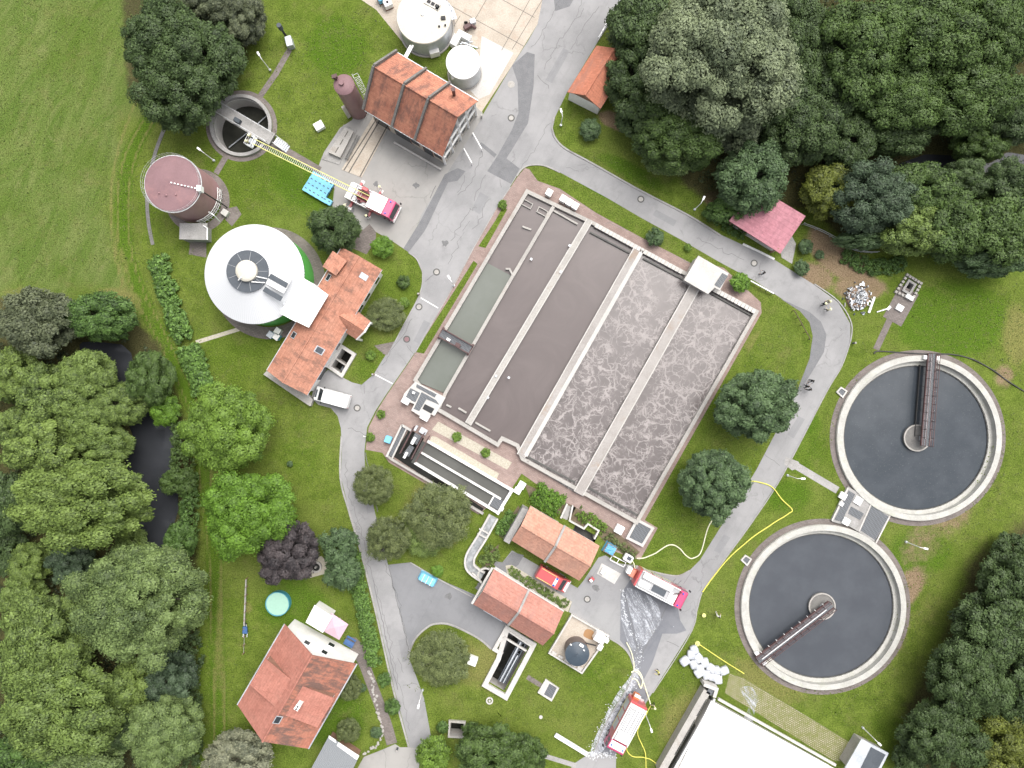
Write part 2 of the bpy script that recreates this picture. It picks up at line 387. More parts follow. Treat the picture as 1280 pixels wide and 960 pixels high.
def ground_mat():
    t = NT('grass_and_soil')
    n1 = t.noise(.09, detail=5, rough=.6); n2 = t.noise(.55, detail=7, rough=.68); n3 = t.noise(5.5, detail=5, rough=.8)
    c = t.mix(t.ramp(n2, .33, .68), (.066, .1, .013), (.112, .152, .025))
    c = t.mix(t.math('MULTIPLY', t.ramp(n1, .42, .64), .6), c, (.11, .135, .03))
    c = t.mix(t.math('MULTIPLY', t.ramp(t.noise(.06, detail=4), .5, .66), .55), c, (.058, .1, .008))
    c = t.mix(t.math('MULTIPLY', t.ramp(t.noise(1.7, detail=8, rough=.78), .56, .74), .45), c, (.17, .165, .06))
    md = t.attr('meadow')
    arc = t.noise(1, vec=t.pos(R_(-62), (.10, .34, 1)), detail=8, rough=.72, dist=1.6)
    mc = t.mix(t.ramp(arc, .35, .65), (.066, .106, .019), (.113, .142, .042))
    mc = t.mix(t.math('MULTIPLY', t.ramp(t.noise(.22, detail=9, rough=.78), .54, .74), .6), mc, (.19, .185, .085))
    mc = t.mix(t.math('MULTIPLY', t.ramp(t.noise(.07, detail=4), .5, .68), .55), mc, (.06, .098, .012))
    dist = t.n('ShaderNodeVectorMath', operation='DISTANCE'); t.l(t.geo.outputs['Position'], dist.inputs[0]); dist.inputs[1].default_value = (-128, 34, 0)
    band = t.math('SINE', t.math('MULTIPLY', t.math('ADD', dist.outputs['Value'], t.math('MULTIPLY', t.noise(.15, detail=3), 5)), 1.5))
    mc = t.mix(t.math('MULTIPLY', t.ramp(band, -.6, .8), .35), mc, (.082, .125, .024))
    c = t.mix(md, c, mc)
    def m(name, lo=.35, hi=.65, a=.55):
        return t.ramp(t.math('ADD', t.attr(name), t.math('MULTIPLY', t.math('SUBTRACT', t.noise(.9, detail=7, rough=.72), .5), a)), lo, hi)
    c = t.mix(t.math('MULTIPLY', m('lush'), .75), c, (.052, .105, .007))
    c = t.mix(t.math('MULTIPLY', m('dry'), .65), c, (.165, .15, .055))
    c = t.mix(t.math('MULTIPLY', m('soil'), .9), c, t.mix(n2, (.15, .098, .064), (.24, .175, .12)))
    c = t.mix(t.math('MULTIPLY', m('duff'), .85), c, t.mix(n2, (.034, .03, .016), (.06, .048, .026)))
    c = t.mix(t.math('MULTIPLY', t.ramp(t.noise(.33, detail=9, rough=.75), .5, .68), .4), c, (.125, .118, .045))
    c = t.mix(.75, c, t.mix(t.ramp(n3, .25, .75), (0.0, 0.0, 0.0), (1.0, 1.0, 1.0)), 'SOFT_LIGHT')
    t.col(c).rough(.95); t.b.inputs['Specular IOR Level'].default_value = .1
    t.bump(n3, .6, .08)
    return t.m
M['ground'] = ground_mat()
M['white'] = plain('white_painted_metal', (.78, .78, .77), .4, 0, .03)
M['offwhite'] = rough_mat('off_white_render', (.68, .67, .64), (.76, .75, .73), .8, 5, .8, .12)
M['cream'] = rough_mat('cream_tank_cover', (.48, .455, .385), (.55, .525, .46), .5, 4, .7, .12)
M['galv'] = rough_mat('galvanised_steel', (.42, .45, .48), (.55, .57, .6), .5, 5, .45, .2, None, .25, .4)
M['grate'] = None
def grating(name, c, hole, rot, sc=.11):
    t = NT(name); b = t.n('ShaderNodeTexBrick'); b.offset = 0; b.inputs['Scale'].default_value = 1
    b.inputs['Brick Width'].default_value = .42; b.inputs['Row Height'].default_value = sc * 2; b.inputs['Mortar Size'].default_value = .03
    b.inputs['Color1'].default_value = (*hole, 1); b.inputs['Color2'].default_value = (*(x*1.25 for x in hole), 1); b.inputs['Mortar'].default_value = (*c, 1)
    t.l(t.pos(rot), b.inputs['Vector']); t.col(t.mix(t.math('MULTIPLY', t.noise(1.2, detail=5), .5), b.outputs['Color'], c)).rough(.6); return t.m
M['grate'] = grating('steel_grating', (.13, .14, .15), (.045, .048, .055), A30)
M['dark'] = plain('black_rubber_and_fittings', (.02, .02, .022), .7)  # flat black of rubber, hatches, flues and pipes
M['glass'] = plain('dark_window_glass', (.025, .03, .035), .08)
M['railing'] = plain('galvanised_rail', (.5, .51, .52), .4, .5)
M['white_rail'] = plain('white_handrail', (.72, .72, .72), .45)
M['red_steel'] = rough_mat('faded_red_brown_steel', (.066, .033, .033), (.10, .052, .05), 1, 6, .6, .3)
M['brown_clad'] = rough_mat('red_brown_cladding', (.31, .175, .185), (.35, .205, .215), .5, 6, .5, .12)
M['pink_roof'] = rough_mat('pinkish_brown_tank_roof', (.172, .098, .105), (.2, .116, .124), .4, 5, .7, .15, (.26, .14, .14), .3)
M['brown_clad2'] = rough_mat('brown_silo_cladding', (.2, .115, .115), (.235, .14, .135), .5, 6, .5, .15)
M['blue_plastic'] = plain('light_blue_plastic', (.16, .44, .62), .5, 0, .18)
M['blue_tarp'] = plain('blue_tarpaulin', (.09, .29, .44), .5, 0, .15)
M['fire_red'] = plain('fluorescent_pink_red_paint', (.5, .06, .15), .3, 0, .06, .4)
M['car_red'] = plain('signal_red_paint', (.42, .07, .075), .3, 0, .06, .5)
M['tyre'] = plain('tyre_rubber', (.02, .02, .02), .85)
M['steel'] = plain('bare_steel', (.5, .5, .5), .35, .7)
M['lamp_glass'] = plain('headlamp_glass', (.7, .7, .66), .15)
M['blue_glass'] = plain('blue_beacon_glass', (.02, .1, .5), .15)
M['chrome_yellow'] = plain('reflective_yellow', (.6, .58, .2), .5)
M['hose_yellow'] = plain('yellow_hose', (.58, .55, .10), .7, 0, .1)
M['hose_pale'] = plain('pale_hose', (.62, .61, .44), .7, 0, .1)
M['hose_black'] = plain('black_hose', (.03, .03, .03), .6)
M['brickwall'] = rough_mat('sandy_brick_wall', (.4, .36, .3), (.48, .44, .38), 1, 7, .9, .3)
M['timber'] = rough_mat('brown_timber', (.2, .11, .08), (.27, .16, .11), 1, 7, .85, .3)
# ================================================================ THE SETTING
def circ(px, py, rpx, n=48, z=0):
    c = P(px, py, z); r = rpx * SC * (1 - z / CAM_H)
    return [(c.x + r*math.cos(6.28318*i/n), c.y + r*math.sin(6.28318*i/n)) for i in range(n)]
C1 = (1147, 547.5); C2 = (1028, 758.3); RCL = 103.0
PIT = (302, 157.5)
HOLES = [circ(*C1, 98), circ(*C2, 98), circ(*PIT, 35),
         [p[:2] for p in PP([(428, 435.5), (440.5, 443.5), (426, 467), (413, 459)])],
         [p[:2] for p in PP([(636, 790), (662, 806), (630, 863), (608, 850)])],
         [p[:2] for p in PP([(1135, 351), (1143, 356), (1136, 367.5), (1128, 363)])],
         [p[:2] for p in PP([(720, 655), (747, 671), (740, 683), (713, 668)])],
         [p[:2] for p in PP([(563, 903), (580, 905), (578, 921), (562, 919)])]]
POND = [P(*p) for p in [(92,425),(115,424),(150,428),(163,440),(166,462),(178,490),(205,500),(216,530),(216,580),(222,600),(222,640),(212,672),(205,692),(185,700),(165,665),(158,620),(150,575),(160,545),(150,520),(120,480),(95,450)]]
STREAM = [P(*p) for p in [(1110,225),(1125,200),(1160,188),(1200,190),(1240,200),(1262,185),(1290,190),(1290,205),(1260,215),(1225,222),(1195,218),(1160,208),(1130,222)]]
def poly_sd(X, Y, poly):
    """signed distance (negative inside) of grid points to a polygon"""
    d = np.full(X.shape, 1e9); ins = np.zeros(X.shape, bool); n = len(poly)
    for i in range(n):
        ax, ay = poly[i][0], poly[i][1]; bx, by = poly[(i+1) % n][0], poly[(i+1) % n][1]
        ex, ey = bx-ax, by-ay; t = np.clip(((X-ax)*ex + (Y-ay)*ey) / (ex*ex+ey*ey), 0, 1)
        d = np.minimum(d, np.hypot(X-ax-t*ex, Y-ay-t*ey))
        cr = ((ay > Y) != (by > Y)); xi = ax + (Y-ay) * ex / (ey if abs(ey) > 1e-9 else 1e-9)
        ins ^= cr & (X < xi)
    return np.where(ins, -d, d)
def line_d(X, Y, pts):
    d = np.full(X.shape, 1e9)
    for a, b in zip(pts[:-1], pts[1:]):
        ex, ey = b[0]-a[0], b[1]-a[1]; t = np.clip(((X-a[0])*ex + (Y-a[1])*ey) / (ex*ex+ey*ey), 0, 1)
        d = np.minimum(d, np.hypot(X-a[0]-t*ex, Y-a[1]-t*ey))
    return d
def build_ground():
    ext = [92, 97, 110, 140, 200, 320, 600, 1500]
    xs = np.array([-e for e in ext[::-1]] + list(np.arange(-88, 88.1, .5)) + ext)
    ys = np.array([-e for e in ext[::-1]] + list(np.arange(-68, 68.1, .5)) + ext)
    X, Y = np.meshgrid(xs, ys); nx, ny = len(xs), len(ys)
    Z = np.zeros(X.shape)
    for pl, dep in ((POND, 1.6), (STREAM, 1.2)):
        sd_ = poly_sd(X, Y, pl); Z -= dep * np.clip((.9 - sd_) / 2.2, 0, 1) ** 1.2
    co = np.stack([X, Y, Z], -1).reshape(-1, 3)
    i = np.arange(nx*ny).reshape(ny, nx)
    F = np.stack([i[:-1, :-1], i[:-1, 1:], i[1:, 1:], i[1:, :-1]], -1).reshape(-1, 4)
    me = bpy.data.meshes.new('ground'); me.vertices.add(len(co)); me.vertices.foreach_set('co', co.ravel())
    me.loops.add(F.size); me.polygons.add(len(F)); me.loops.foreach_set('vertex_index', F.ravel().astype(np.int32))
    me.polygons.foreach_set('loop_start', (np.arange(len(F))*4).astype(np.int32)); me.update(calc_edges=True)
    def blob(lst):
        a = np.zeros(X.shape)
        for px, py, rx, ry, rot, w in lst:
            c = P(px, py); c_, s_ = math.cos(R_(rot)), math.sin(R_(rot)); dx, dy = (X-c.x)/SC, -(Y-c.y)/SC
            u, v = dx*c_ + dy*s_, -dx*s_ + dy*c_
            a = np.maximum(a, w*np.clip(1.35 - np.hypot(u/rx, v/ry), 0, 1))
        return a
    meadow_poly = [P(*p) for p in [(-2000,-2000),(220,-2000),(215,0),(180,110),(150,190),(140,240),(142,300),(152,345),(166,385),(100,372),(40,370),(-2000,380)]]
    A = {}
    A['meadow'] = np.clip(.5 - (poly_sd(X, Y, meadow_poly) + .9*np.sin(X*.7+Y*.4) + .6*np.sin(Y*1.1))/4.5, 0, 1)
    A['lush'] = blob([(1190,400,90,60,0,.9),(1000,560,60,60,30,.5),(985,620,45,30,0,.7),(1150,690,50,40,0,.8),(380,230,70,50,30,.7),(420,60,60,60,0,.7),(380,560,60,80,0,.45),(730,840,50,40,0,.5),(300,280,40,40,0,.3),(590,90,20,20,0,.7),(960,440,40,50,0,.35),(745,245,50,20,25,.6),(350,880,70,60,0,.35),(1100,890,50,30,0,.35),(1015,530,20,30,0,.6),(300,900,20,60,0,.3),(370,760,60,40,0,.8),(420,900,50,50,0,.8),(360,730,50,30,0,.6),(585,90,25,20,20,.9),(790,215,60,14,28,.8)])
    A['dry'] = blob([(480,400,45,35,60,.5),(545,640,50,60,0,.8),(278,560,14,60,10,.6),(275,800,10,120,0,.55),(150,370,35,12,15,.8),(960,850,80,30,30,.65),(860,670,35,40,0,.5),(945,430,25,30,20,.55),(1270,420,25,60,0,.7),(850,900,40,70,25,.6),(600,830,70,50,0,.6),(640,880,60,30,0,.35),(1160,760,30,60,30,.45),(790,930,30,40,0,.4),(30,365,60,12,0,.5),(155,330,10,50,-15,.5),(350,640,40,40,0,.35),(720,190,30,20,0,.35),(1180,600,30,40,0,.3),(310,760,10,12,0,.6),(445,165,20,20,0,.2),(700,905,40,20,0,.4)])
    trk = smooth_line([P(*p) for p in [(186,150),(163,195),(153,255),(158,315),(176,370),(206,430),(246,520),(256,600),(268,700),(275,940)]], 5)
    A['lush'] = np.maximum(A['lush'], .8*np.clip(1.5 - line_d(X, Y, trk)/1.3, 0, 1))
    for off in (-.75, .75): A['dry'] = np.maximum(A['dry'], .62*np.clip(1.3 - line_d(X, Y, [Vector((p.x+off, p.y, 0)) for p in trk])/.4, 0, 1))
    A['dry'] = np.maximum(A['dry'], .6*np.clip(1.2 - line_d(X, Y, smooth_line([P(*p) for p in [(180,100),(150,180),(139,240),(142,310),(156,362),(176,392)]], 5))/.6, 0, 1))
    A['soil'] = blob([(1050,325,55,22,35,1.05),(1075,360,40,18,0,.95),(1020,345,30,18,30,.9),(770,152,28,12,25,1.0),(163,392,12,8,60,.8),(1135,735,22,40,35,.8),(1030,300,30,10,40,.9),(1190,640,40,60,40,.55),(1095,800,45,75,35,.7),(1150,680,40,60,35,.5),(1255,470,20,25,0,.6),(1075,920,20,45,30,.35),(900,255,30,16,30,.8),(590,300,6,6,0,0)])
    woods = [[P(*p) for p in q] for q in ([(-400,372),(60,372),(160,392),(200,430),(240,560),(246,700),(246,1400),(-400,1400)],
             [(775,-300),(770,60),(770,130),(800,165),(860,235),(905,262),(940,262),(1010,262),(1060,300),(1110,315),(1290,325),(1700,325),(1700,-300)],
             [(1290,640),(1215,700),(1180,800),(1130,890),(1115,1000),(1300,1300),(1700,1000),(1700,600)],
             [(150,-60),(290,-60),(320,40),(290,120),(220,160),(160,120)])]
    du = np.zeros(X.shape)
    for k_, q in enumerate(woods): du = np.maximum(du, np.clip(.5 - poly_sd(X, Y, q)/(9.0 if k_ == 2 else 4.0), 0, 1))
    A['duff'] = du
    for k, a in A.items():
        at = me.attributes.new(k, 'FLOAT', 'POINT'); at.data.foreach_set('value', a.ravel().astype(np.float32))
    bm = bmesh.new(); bm.from_mesh(me)
    for pl in HOLES:
        q = np.array([(p[0], p[1]) for p in pl]); lo, hi = q.min(0)-.8, q.max(0)+.8; n = len(q)
        ar = sum(q[k][0]*q[(k+1) % n][1] - q[(k+1) % n][0]*q[k][1] for k in range(n))
        if ar < 0: q = q[::-1]
        fs = [f for f in bm.faces if lo[0] < f.calc_center_median().x < hi[0] and lo[1] < f.calc_center_median().y < hi[1]]
        kill = set(fs)
        for k in range(n):          # keep cutting what is still inside
            a, b = q[k], q[(k+1) % n]; nn = Vector((b[1]-a[1], -(b[0]-a[0]), 0))
            g = list(kill); ed = list({e for f in g for e in f.edges}); vt = list({v for f in g for v in f.verts})
            bmesh.ops.bisect_plane(bm, geom=g+ed+vt, plane_co=Vector((a[0], a[1], 0)), plane_no=nn, dist=1e-5)
            near = [f for f in bm.faces if f.is_valid and lo[0]-1 < f.calc_center_median().x < hi[0]+1 and lo[1]-1 < f.calc_center_median().y < hi[1]+1] if k == 0 else None
            pool = set(g)
            for v in vt:
                if v.is_valid:
                    for f in v.link_faces: pool.add(f)
            for e in ed:
                if e.is_valid:
                    for f in e.link_faces: pool.add(f)
            kill = {f for f in pool if f.is_valid and (f.calc_center_median() - Vector((a[0], a[1], f.calc_center_median().z))).dot(nn) < 0
                    and lo[0] < f.calc_center_median().x < hi[0] and lo[1] < f.calc_center_median().y < hi[1]}
        ins = []
        for f in kill:
            c = f.calc_center_median()
            if all((q[(k+1) % n][0]-q[k][0])*(c.y-q[k][1]) - (q[(k+1) % n][1]-q[k][1])*(c.x-q[k][0]) > -1e-6 for k in range(n)): ins.append(f)
        bmesh.ops.delete(bm, geom=ins, context='FACES')
    bm.to_mesh(me); bm.free()
    me.materials.append(M['ground']); me.polygons.foreach_set('use_smooth', [True]*len(me.polygons))
    o = bpy.data.objects.new('ground', me); COL.objects.link(o); tag(o, kind='structure')
build_ground()
w = MB(); w.sheet(POND, -.75); tag(w.build('pond_water', M['pond']), kind='structure')
w = MB(); w.sheet(STREAM, -.6); tag(w.build('stream_water', M['pond']), kind='structure')

def sheet(name, pts, mat, z, smooth=False, closed_smooth=0):
    q = PP(pts)
    if closed_smooth: q = smooth_line(q, closed_smooth, True)
    m = MB(); m.sheet(q, z); return struct(name, m, mat)
# --- main road, the side road round the basins and the lower road
ROAD = [(690,-60),(672,30),(660,51),(640,82),(602,146),(556,217),(527,268),(509.6,314.5),(520.5,324),(527.5,340),(527.5,356),(522,374),(508,400),(493,427),(478,450),(467,468),(452,481),
        (440,478),(425,470),(410,462),(395,478),(389,497),(398,506),(413.5,510),(422,520),(426,535),(427.5,560),(426,596),(436.5,637),(450,680.5),(461,724),(474.4,778.6),(493.4,862.6),(512.4,934),
        (526,936),(540,927),(530,873),(520.5,846),(511,822),(512.5,814),(520,797),(534,784),(545,780),(563.8,781),(597,797),(615,812),(634,790),(640,762),(612,752),(555.7,727),(512,703),
        (485,706),(471,650),(456.5,590),(455.5,564),(459,534),(470,512.5),(480,497),(515,446),(519,440),(570,352),(591.6,309.4),(622.8,256),(637.7,233.5),(646,220),(653,211),(663,206.5),(680,207),(700,215.5),
        (760,248),(800,271.5),(850,299),(900,328),(945,352),(975,372),(1000,389),(1012,403),(1016,420),(1012,448),(995,492),(969,542),(945,588),(905,652),(875,700),(862,713),(850,719),(838,719),(815,714),(790,706),
        (772,704),(757,694),(748,697),(737,716),(717,745),(711,765),(735,779),(760.5,797.5),(775,806),(786,818),(792,836),(784,860),(759,900),(743,938),(715,956),(700,1020),(770,1020),(770,941),(793,902),(816,865),(865,787),(878,740),(940,653),(980,591),(1032,492),
        (1052,458),(1063,427),(1063,405),(1048,378),(1018.6,356.5),(967,324),(900,293),(860,268),(800,237),(740,203),(708,186),(695,174),(691,160),(694,146),(708,117),(745,56),(782,-2),(820,-60)]
sheet('road', ROAD, M['road'], .008)
# --- the asphalt yard between the two tiled plant rooms, and the concrete yard by the hall
sheet('yard_pavement', [(628,703),(640,688),(682,712),(722,735),(730,725),(748,697),(757,694),(772,704),(790,706),(815,714),(838,719),(850,719),(862,713),(874,702),(878,740),(866,786),(830,800),(792,835),(786,818),(775,806),(760.5,797.5),(735,779),(722,760),(690,741),(650,716)], M['yard'], .012)
sheet('lower_yard_pavement', [(485,706),(512,703),(555.7,727),(597,745),(612,752),(632,778),(634,790),(622,808),(612,811),(597,797),(563.8,781),(545,780),(534,784),(520,797),(512.5,812)], M['road_dark'], .012)
sheet('concrete_yard', [(440,150),(450,130),(470,110),(600,128),(604,145),(560,215),(527,268),(509,314),(490,301),(470,290),(455,288),(430,280),(415,262),(418,235),(396,213),(405,190),(425,160)], M['yard2'], .0095)
sheet('slab_yard', [(440,-80),(690,-60),(672,30),(640,82),(602,140),(560,100),(560,75),(600,60),(570,55),(505,55),(470,12),(452,0)], M['slab'], .012)
sheet('slab_yard', [(602,45),(642,66),(612,118),(598,124),(580,105),(566,100),(600,72)], M['slab_white'], .016)
m = MB()
for a, b in (((581,46),(602,10)),((602,10),(630,-40)),((627,63),(662,0)),((595,25),(655,58)),((560,5),(590,22)),((575,-30),(668,22)),((612,-5),(616,-2)),((560,45),(575,20)),((640,62),(690,-20))):
    m.ribbon(PP([a, b]), .07, .02)
struct('slab_joints', m, M['joint'])
# paving: red blocks round the basins, brown-grey elsewhere
sheet('basin_pavement', [(656,210),(646,222),(637,236),(622,258),(592,311),(519,441),(516,446),(482,496),(472,512),(461,534),(457,562),(478,566),(486,578),(598,643),(640,610),(652,592),(720,640),(770,690),(800,700),(822,660),(806,650),(952,391),(951,378),(905,335),(860,322),(740,258),(700,235),(672,224),(664,212)], M['brick'], .016)
def lawn(pts, sm=0):
    q = PP(pts)
    m = MB(); m.sheet(q, .024); o = struct('lawn', m, M['ground'])
    for k, v in (('dry', .35), ('lush', .45)):
        at = o.data.attributes.new(k, 'FLOAT', 'POINT'); at.data.foreach_set('value', np.full(len(o.data.vertices), v, np.float32))
    return o
lawn([(619,276),(629,258),(634,262),(607,310),(598,308)])
lawn([(592,326),(597,330),(530,442),(519,440)])
lawn([(670,206),(700,217),(760,250),(800,274),(850,301),(872,318),(866,330),(800,296),(745,266),(700,236),(672,226),(662,212)])
lawn([(930,352),(975,376),(1000,392),(1010,406),(1013,424),(1008,448),(992,490),(966,541),(940,586),(900,650),(872,697),(858,712),(838,714),(812,706),(800,700),(828,664),(818,650),(964,392),(958,376),(915,352)])
lawn([(478.5,441),(467.7,467.6),(452.8,480),(440,472),(442,458),(455,438),(465,432)])
sheet('garden_path', [(468,432),(493,427),(484,444),(478,442)], M['brick_grey'], .02)
sheet('garden_path', [(445,295),(462,280),(470,290),(470,300),(458,318),(440,310)], M['brick_grey'], .02)
m = MB(); m.ribbon(smooth_line(PP([(454,826),(462,848),(474,880),(483,905),(490,930)])), 1.5, .02); struct('garden_path', m, M['brick_grey'])
sheet('forecourt', [(447,960),(455,946),(478,937),(494,930),(500,934),(512,934),(526,936),(520,1000),(440,1000)], M['yard2'], .016)
sheet('terrace', [(432,795),(445,797),(460,812),(466,830),(452,838),(440,815)], M['brick_grey'], .026)
# narrow paths
def path(pts, w, mat, z=.02, name='path'):
    m = MB(); m.ribbon(PP(pts), w*SC, z); return struct(name, m, M[mat])
path([(362,62),(345,92),(322,125)], 7, 'brick_grey'); path([(283,195),(270,217)], 7, 'brick_grey')
path([(340,178),(400,213)], 9, 'brick_grey'); path([(1112,400),(1095,437)], 8, 'brick_grey')
path([(245,428),(300,411)], 5, 'gravel'); path([(659,846),(678,858)], 6, 'brick_grey'); path([(988,578),(1047,613)], 9, 'conc_grey')
path([(681,945),(720,957)], 6, 'conc_grey'); path([(1115,402),(1137,362)], 26, 'brick_grey')
sheet('path', [(982,571),(998,577),(1001,584),(990,588),(980,580)], M['conc_grey'], .022)
sheet('driveway_patch', [(983,282),(995,305),(990,330),(977,322),(976,318)], M['conc_grey'], .02)
for c, r0, r1 in ((C1, 102, 110), (C2, 102, 110), (PIT, 39, 44.5), ((247,251), 30, 40), ((337,354), 55, 70)):
    q = P(*c); m = MB(); m.ring(q.x, q.y, r0*SC, r1*SC, -.05, .022); struct('ring_pavement', m, M['brick_grey'])
sheet('path', [(278,262),(296,258),(302,268),(290,283),(282,275)], M['brick_grey'], .026)
sheet('path', [(238,298),(258,302),(258,322),(236,318)], M['brick_grey'], .026)
# turf grid with pale gravel beside the covered tank
sheet('gravel_track', [(912,842),(930,848),(1066,930),(1054,952),(1040,950),(906,866)], M['turfgrid'], .012)
# darker relaid asphalt strips and patches
for q in ([(640,82),(659,65),(668.5,68),(667,108),(660,154),(640,187),(633,198),(650,211),(639,230),(609,214),(621,196),(640,162),(648,141),(647,103)],
          [(556,218),(572,210),(582,214),(572,226),(560,228),(534,283),(530,290),(511,315),(504,311),(525,277)], [(598,180),(602,178),(621,193),(618,197)],
          [(975,373),(1000,389),(1012,403),(1016,420),(1012,448),(995,492),(985,508),(1012,470),(1030,440),(1033,418),(1026,402),(1012,390)],
          [(694,14),(712,8),(720,-6),(714,-20),(700,-20),(692,-4)],
          [(611,700),(628,703),(640,690),(655,694),(648,706),(640,712),(632,720)]):
    sheet('road_patch', q, M['patch'], .014)
sheet('road_patch', [(597,797),(612,752),(620,756),(634,776),(632,790),(615,812)], M['road_dark'], .016)
# the wet foamy stretch of road
sheet('wet_road', [(776,742),(790,722),(815,735),(846,752),(850,775),(858,788),(846,792),(828,792),(815,830),(800,858),(812,866),(795,898),(768,945),(748,940),(762,900),(786,860),(793,836),(787,815),(775,800)], M['road_wet'], .018)
def foam_mat(lo=.40, hi=.64):
    t = NT('streaked_white_foam')
    v = t.pos(R_(-28), (1.4, .28, 1)); a = t.noise(1, vec=v, detail=9, rough=.78, dist=.8); b = t.noise(2.5, detail=8, rough=.8)
    f = t.math('MULTIPLY', t.ramp(a, lo, hi), t.ramp(b, .25, .62))
    t.col((.5, .52, .56)).rough(.7)
    tr = t.n('ShaderNodeBsdfTransparent'); mx = t.n('ShaderNodeMixShader'); t.val(mx.inputs[0], f)
    t.l(tr.outputs[0], mx.inputs[1]); t.l(t.b.outputs[0], mx.inputs[2]); t.l(mx.outputs[0], t.out.inputs[0]); return t.m
M['foam_thin'] = foam_mat(); M['foam'] = rough_mat('white_extinguishing_foam', (.46, .48, .5), (.58, .59, .6), 1, 6, .8, .15)
m = MB(); m.sheet(smooth_line(PP([(783,736),(800,740),(820,752),(826,775),(818,790),(806,806),(796,806),(793,785),(786,760)]), 5, True), .024)
m.sheet(smooth_line(PP([(778,740),(782,765),(790,795),(797,815),(790,812),(782,795),(776,770)]), 5, True), .0242)
m.sheet(smooth_line(PP([(925,862),(938,858),(948,872),(944,885),(940,905),(930,898),(936,882)]), 5, True), .024)
m2 = MB(); m2.sheet(smooth_line(PP([(796,834),(798,848),(786,868),(772,892),(764,915),(754,938),(738,945),(744,922),(758,892),(772,866),(786,848)]), 4, True), .0245)
M['foam_thick'] = foam_mat(.36, .58); tag(m2.build('foam_film', M['foam_thick']), 'mottled white foam strip on dark wet asphalt left of the lowest engine', 'foam', kind='stuff')
tag(m.build('foam_film', M['foam_thin']), 'thin streaky white foam film on wet asphalt by the middle fire engine', 'foam', kind='stuff')
rng = random.Random(5); m = MB()
def foamline(pts, w, n, r0=.05, r1=.16):
    q = smooth_line(PP(pts), 8); 
    for _ in range(n):
        i = rng.random() * (len(q) - 1.001); a, b = q[int(i)], q[int(i)+1]; p = a + (b - a)*(i - int(i)); r = rng.uniform(r0, r1)
        m.dome(p.x + rng.gauss(0, w), p.y + rng.gauss(0, w), r*rng.uniform(.8,1.5), .012, r*.45, 6, 2)
foamline([(793,838),(790,855),(778,868),(768,885),(755,905),(745,925),(738,942)], .36, 170, .03, .07)
foamline([(763,880),(757,898),(752,915),(756,932)], .3, 60, .03, .07)
foamline([(797,798),(800,820),(797,832)], .35, 70, .03, .07); foamline([(779,738),(781,765),(790,795)], .18, 110, .03, .07); foamline([(800,750),(815,765),(812,790)], .8, 30, .02, .05)
foamline([(768,942),(752,944),(738,946)], .25, 80, .04, .1)
tag(m.build('foam_flecks', M['foam'], smooth=True), 'lumpy white foam lying along the lawn edge beside the lowest fire engine', 'foam', kind='stuff')
# cracks, joints, painted lines
rng = random.Random(3); m = MB()
def crack(pts, w=.05, jit=.14):
    q = PP(pts); out = []
    for a, b in zip(q[:-1], q[1:]):
        n = max(2, int((b-a).length / .55))
        for i in range(n): out.append(a + (b-a)*i/n + Vector((rng.gauss(0, jit), rng.gauss(0, jit), 0)))
    out.append(q[-1]); m.ribbon(out, w*rng.uniform(.8, 1.3), .021)
z7 = zoomer(490, 220, 7.38); z3 = zoomer(640, 0, 3.69); z6 = zoomer(320, 240, 3.69); zb = zoomer(320, 480, 3.69); zc = zoomer(320, 700, 3.69); zd = zoomer(640, 700, 3.69); z8 = zoomer(940, 240, 3.69); z2 = zoomer(320, 0, 3.69)
for q in ([z7(865,0),z7(800,110),z7(755,190),z7(757,230)],[z7(720,310),z7(670,370),z7(640,430),z7(570,550),z7(540,600)],[z7(690,0),z7(640,90),z7(600,155)],[z7(1000,40),z7(1010,105)],[z7(860,270),z7(800,400),z7(740,490)],[z7(715,430),z7(650,510)],[z7(895,190),z7(850,290)],[z7(745,275),z7(770,300),z7(735,318),z7(715,300)],
          [z7(330,960),z7(370,920)],[z3(330,40),z3(260,140),z3(200,220),z3(150,320)],[z3(400,30),z3(330,130),z3(270,230)],[z3(175,570),z3(100,700),z3(40,780)],[z3(120,350),z3(170,410)],[z2(1040,700),z2(1000,830),z2(930,900)],[z2(1190,740),z2(1120,800)],
          [z6(720,580),z6(650,700),z6(580,800)],[z6(690,710),z6(740,760)],[z6(500,880),z6(500,930)],[z6(780,410),z6(820,380)],
          [zb(430,200),zb(520,240)],[zb(420,360),zb(415,460),zb(470,640),zb(500,740),zb(540,900)],[zb(600,830),zb(640,950)],
          [zc(545,110),zc(600,280),zc(640,480),zc(690,700),zc(710,790)],[zc(640,120),zc(690,330),zc(705,440)],[zc(680,575),zc(745,573)],[zc(660,450),zc(680,520)],
          [(757.5,278),(800,292),(850,320),(905,350)],[(868,297),(930,325)],[zd(790,110),zd(830,50)],[zd(715,370),zd(770,400)],[z3(250,770),z3(310,790)],[z3(300,770),z3(340,760)],[(955,568),(967,577),(975,582)],[z8(410,630),z8(408,640)],[(868,722),(873,729)],[(950,330),(948,345)],[(720,20),(735,-20)],[(580,290),(560,330)],[(665,60),(690,20),(705,-10)]):
    crack(q)
m.ribbon(PP([(782,744),(800,828)]), .05, .0215)
for a, b in (((851,725),(800,822)),((845,722),(790,822)),((466,724),(497,862)),((537,248),(545,232)),((457,566),(472,640)),((486,708),(511,812))): crack([a, b], .09, .05)
struct('road_cracks', m, M['crack'])
M['patch_soft'] = asphalt('slightly_darker_asphalt', (.185, .185, .19), (.22, .22, .224), .1); M['oil'] = rough_mat('oil_stained_asphalt', (.11,.11,.112), (.15,.15,.15), 2, 9, .7)
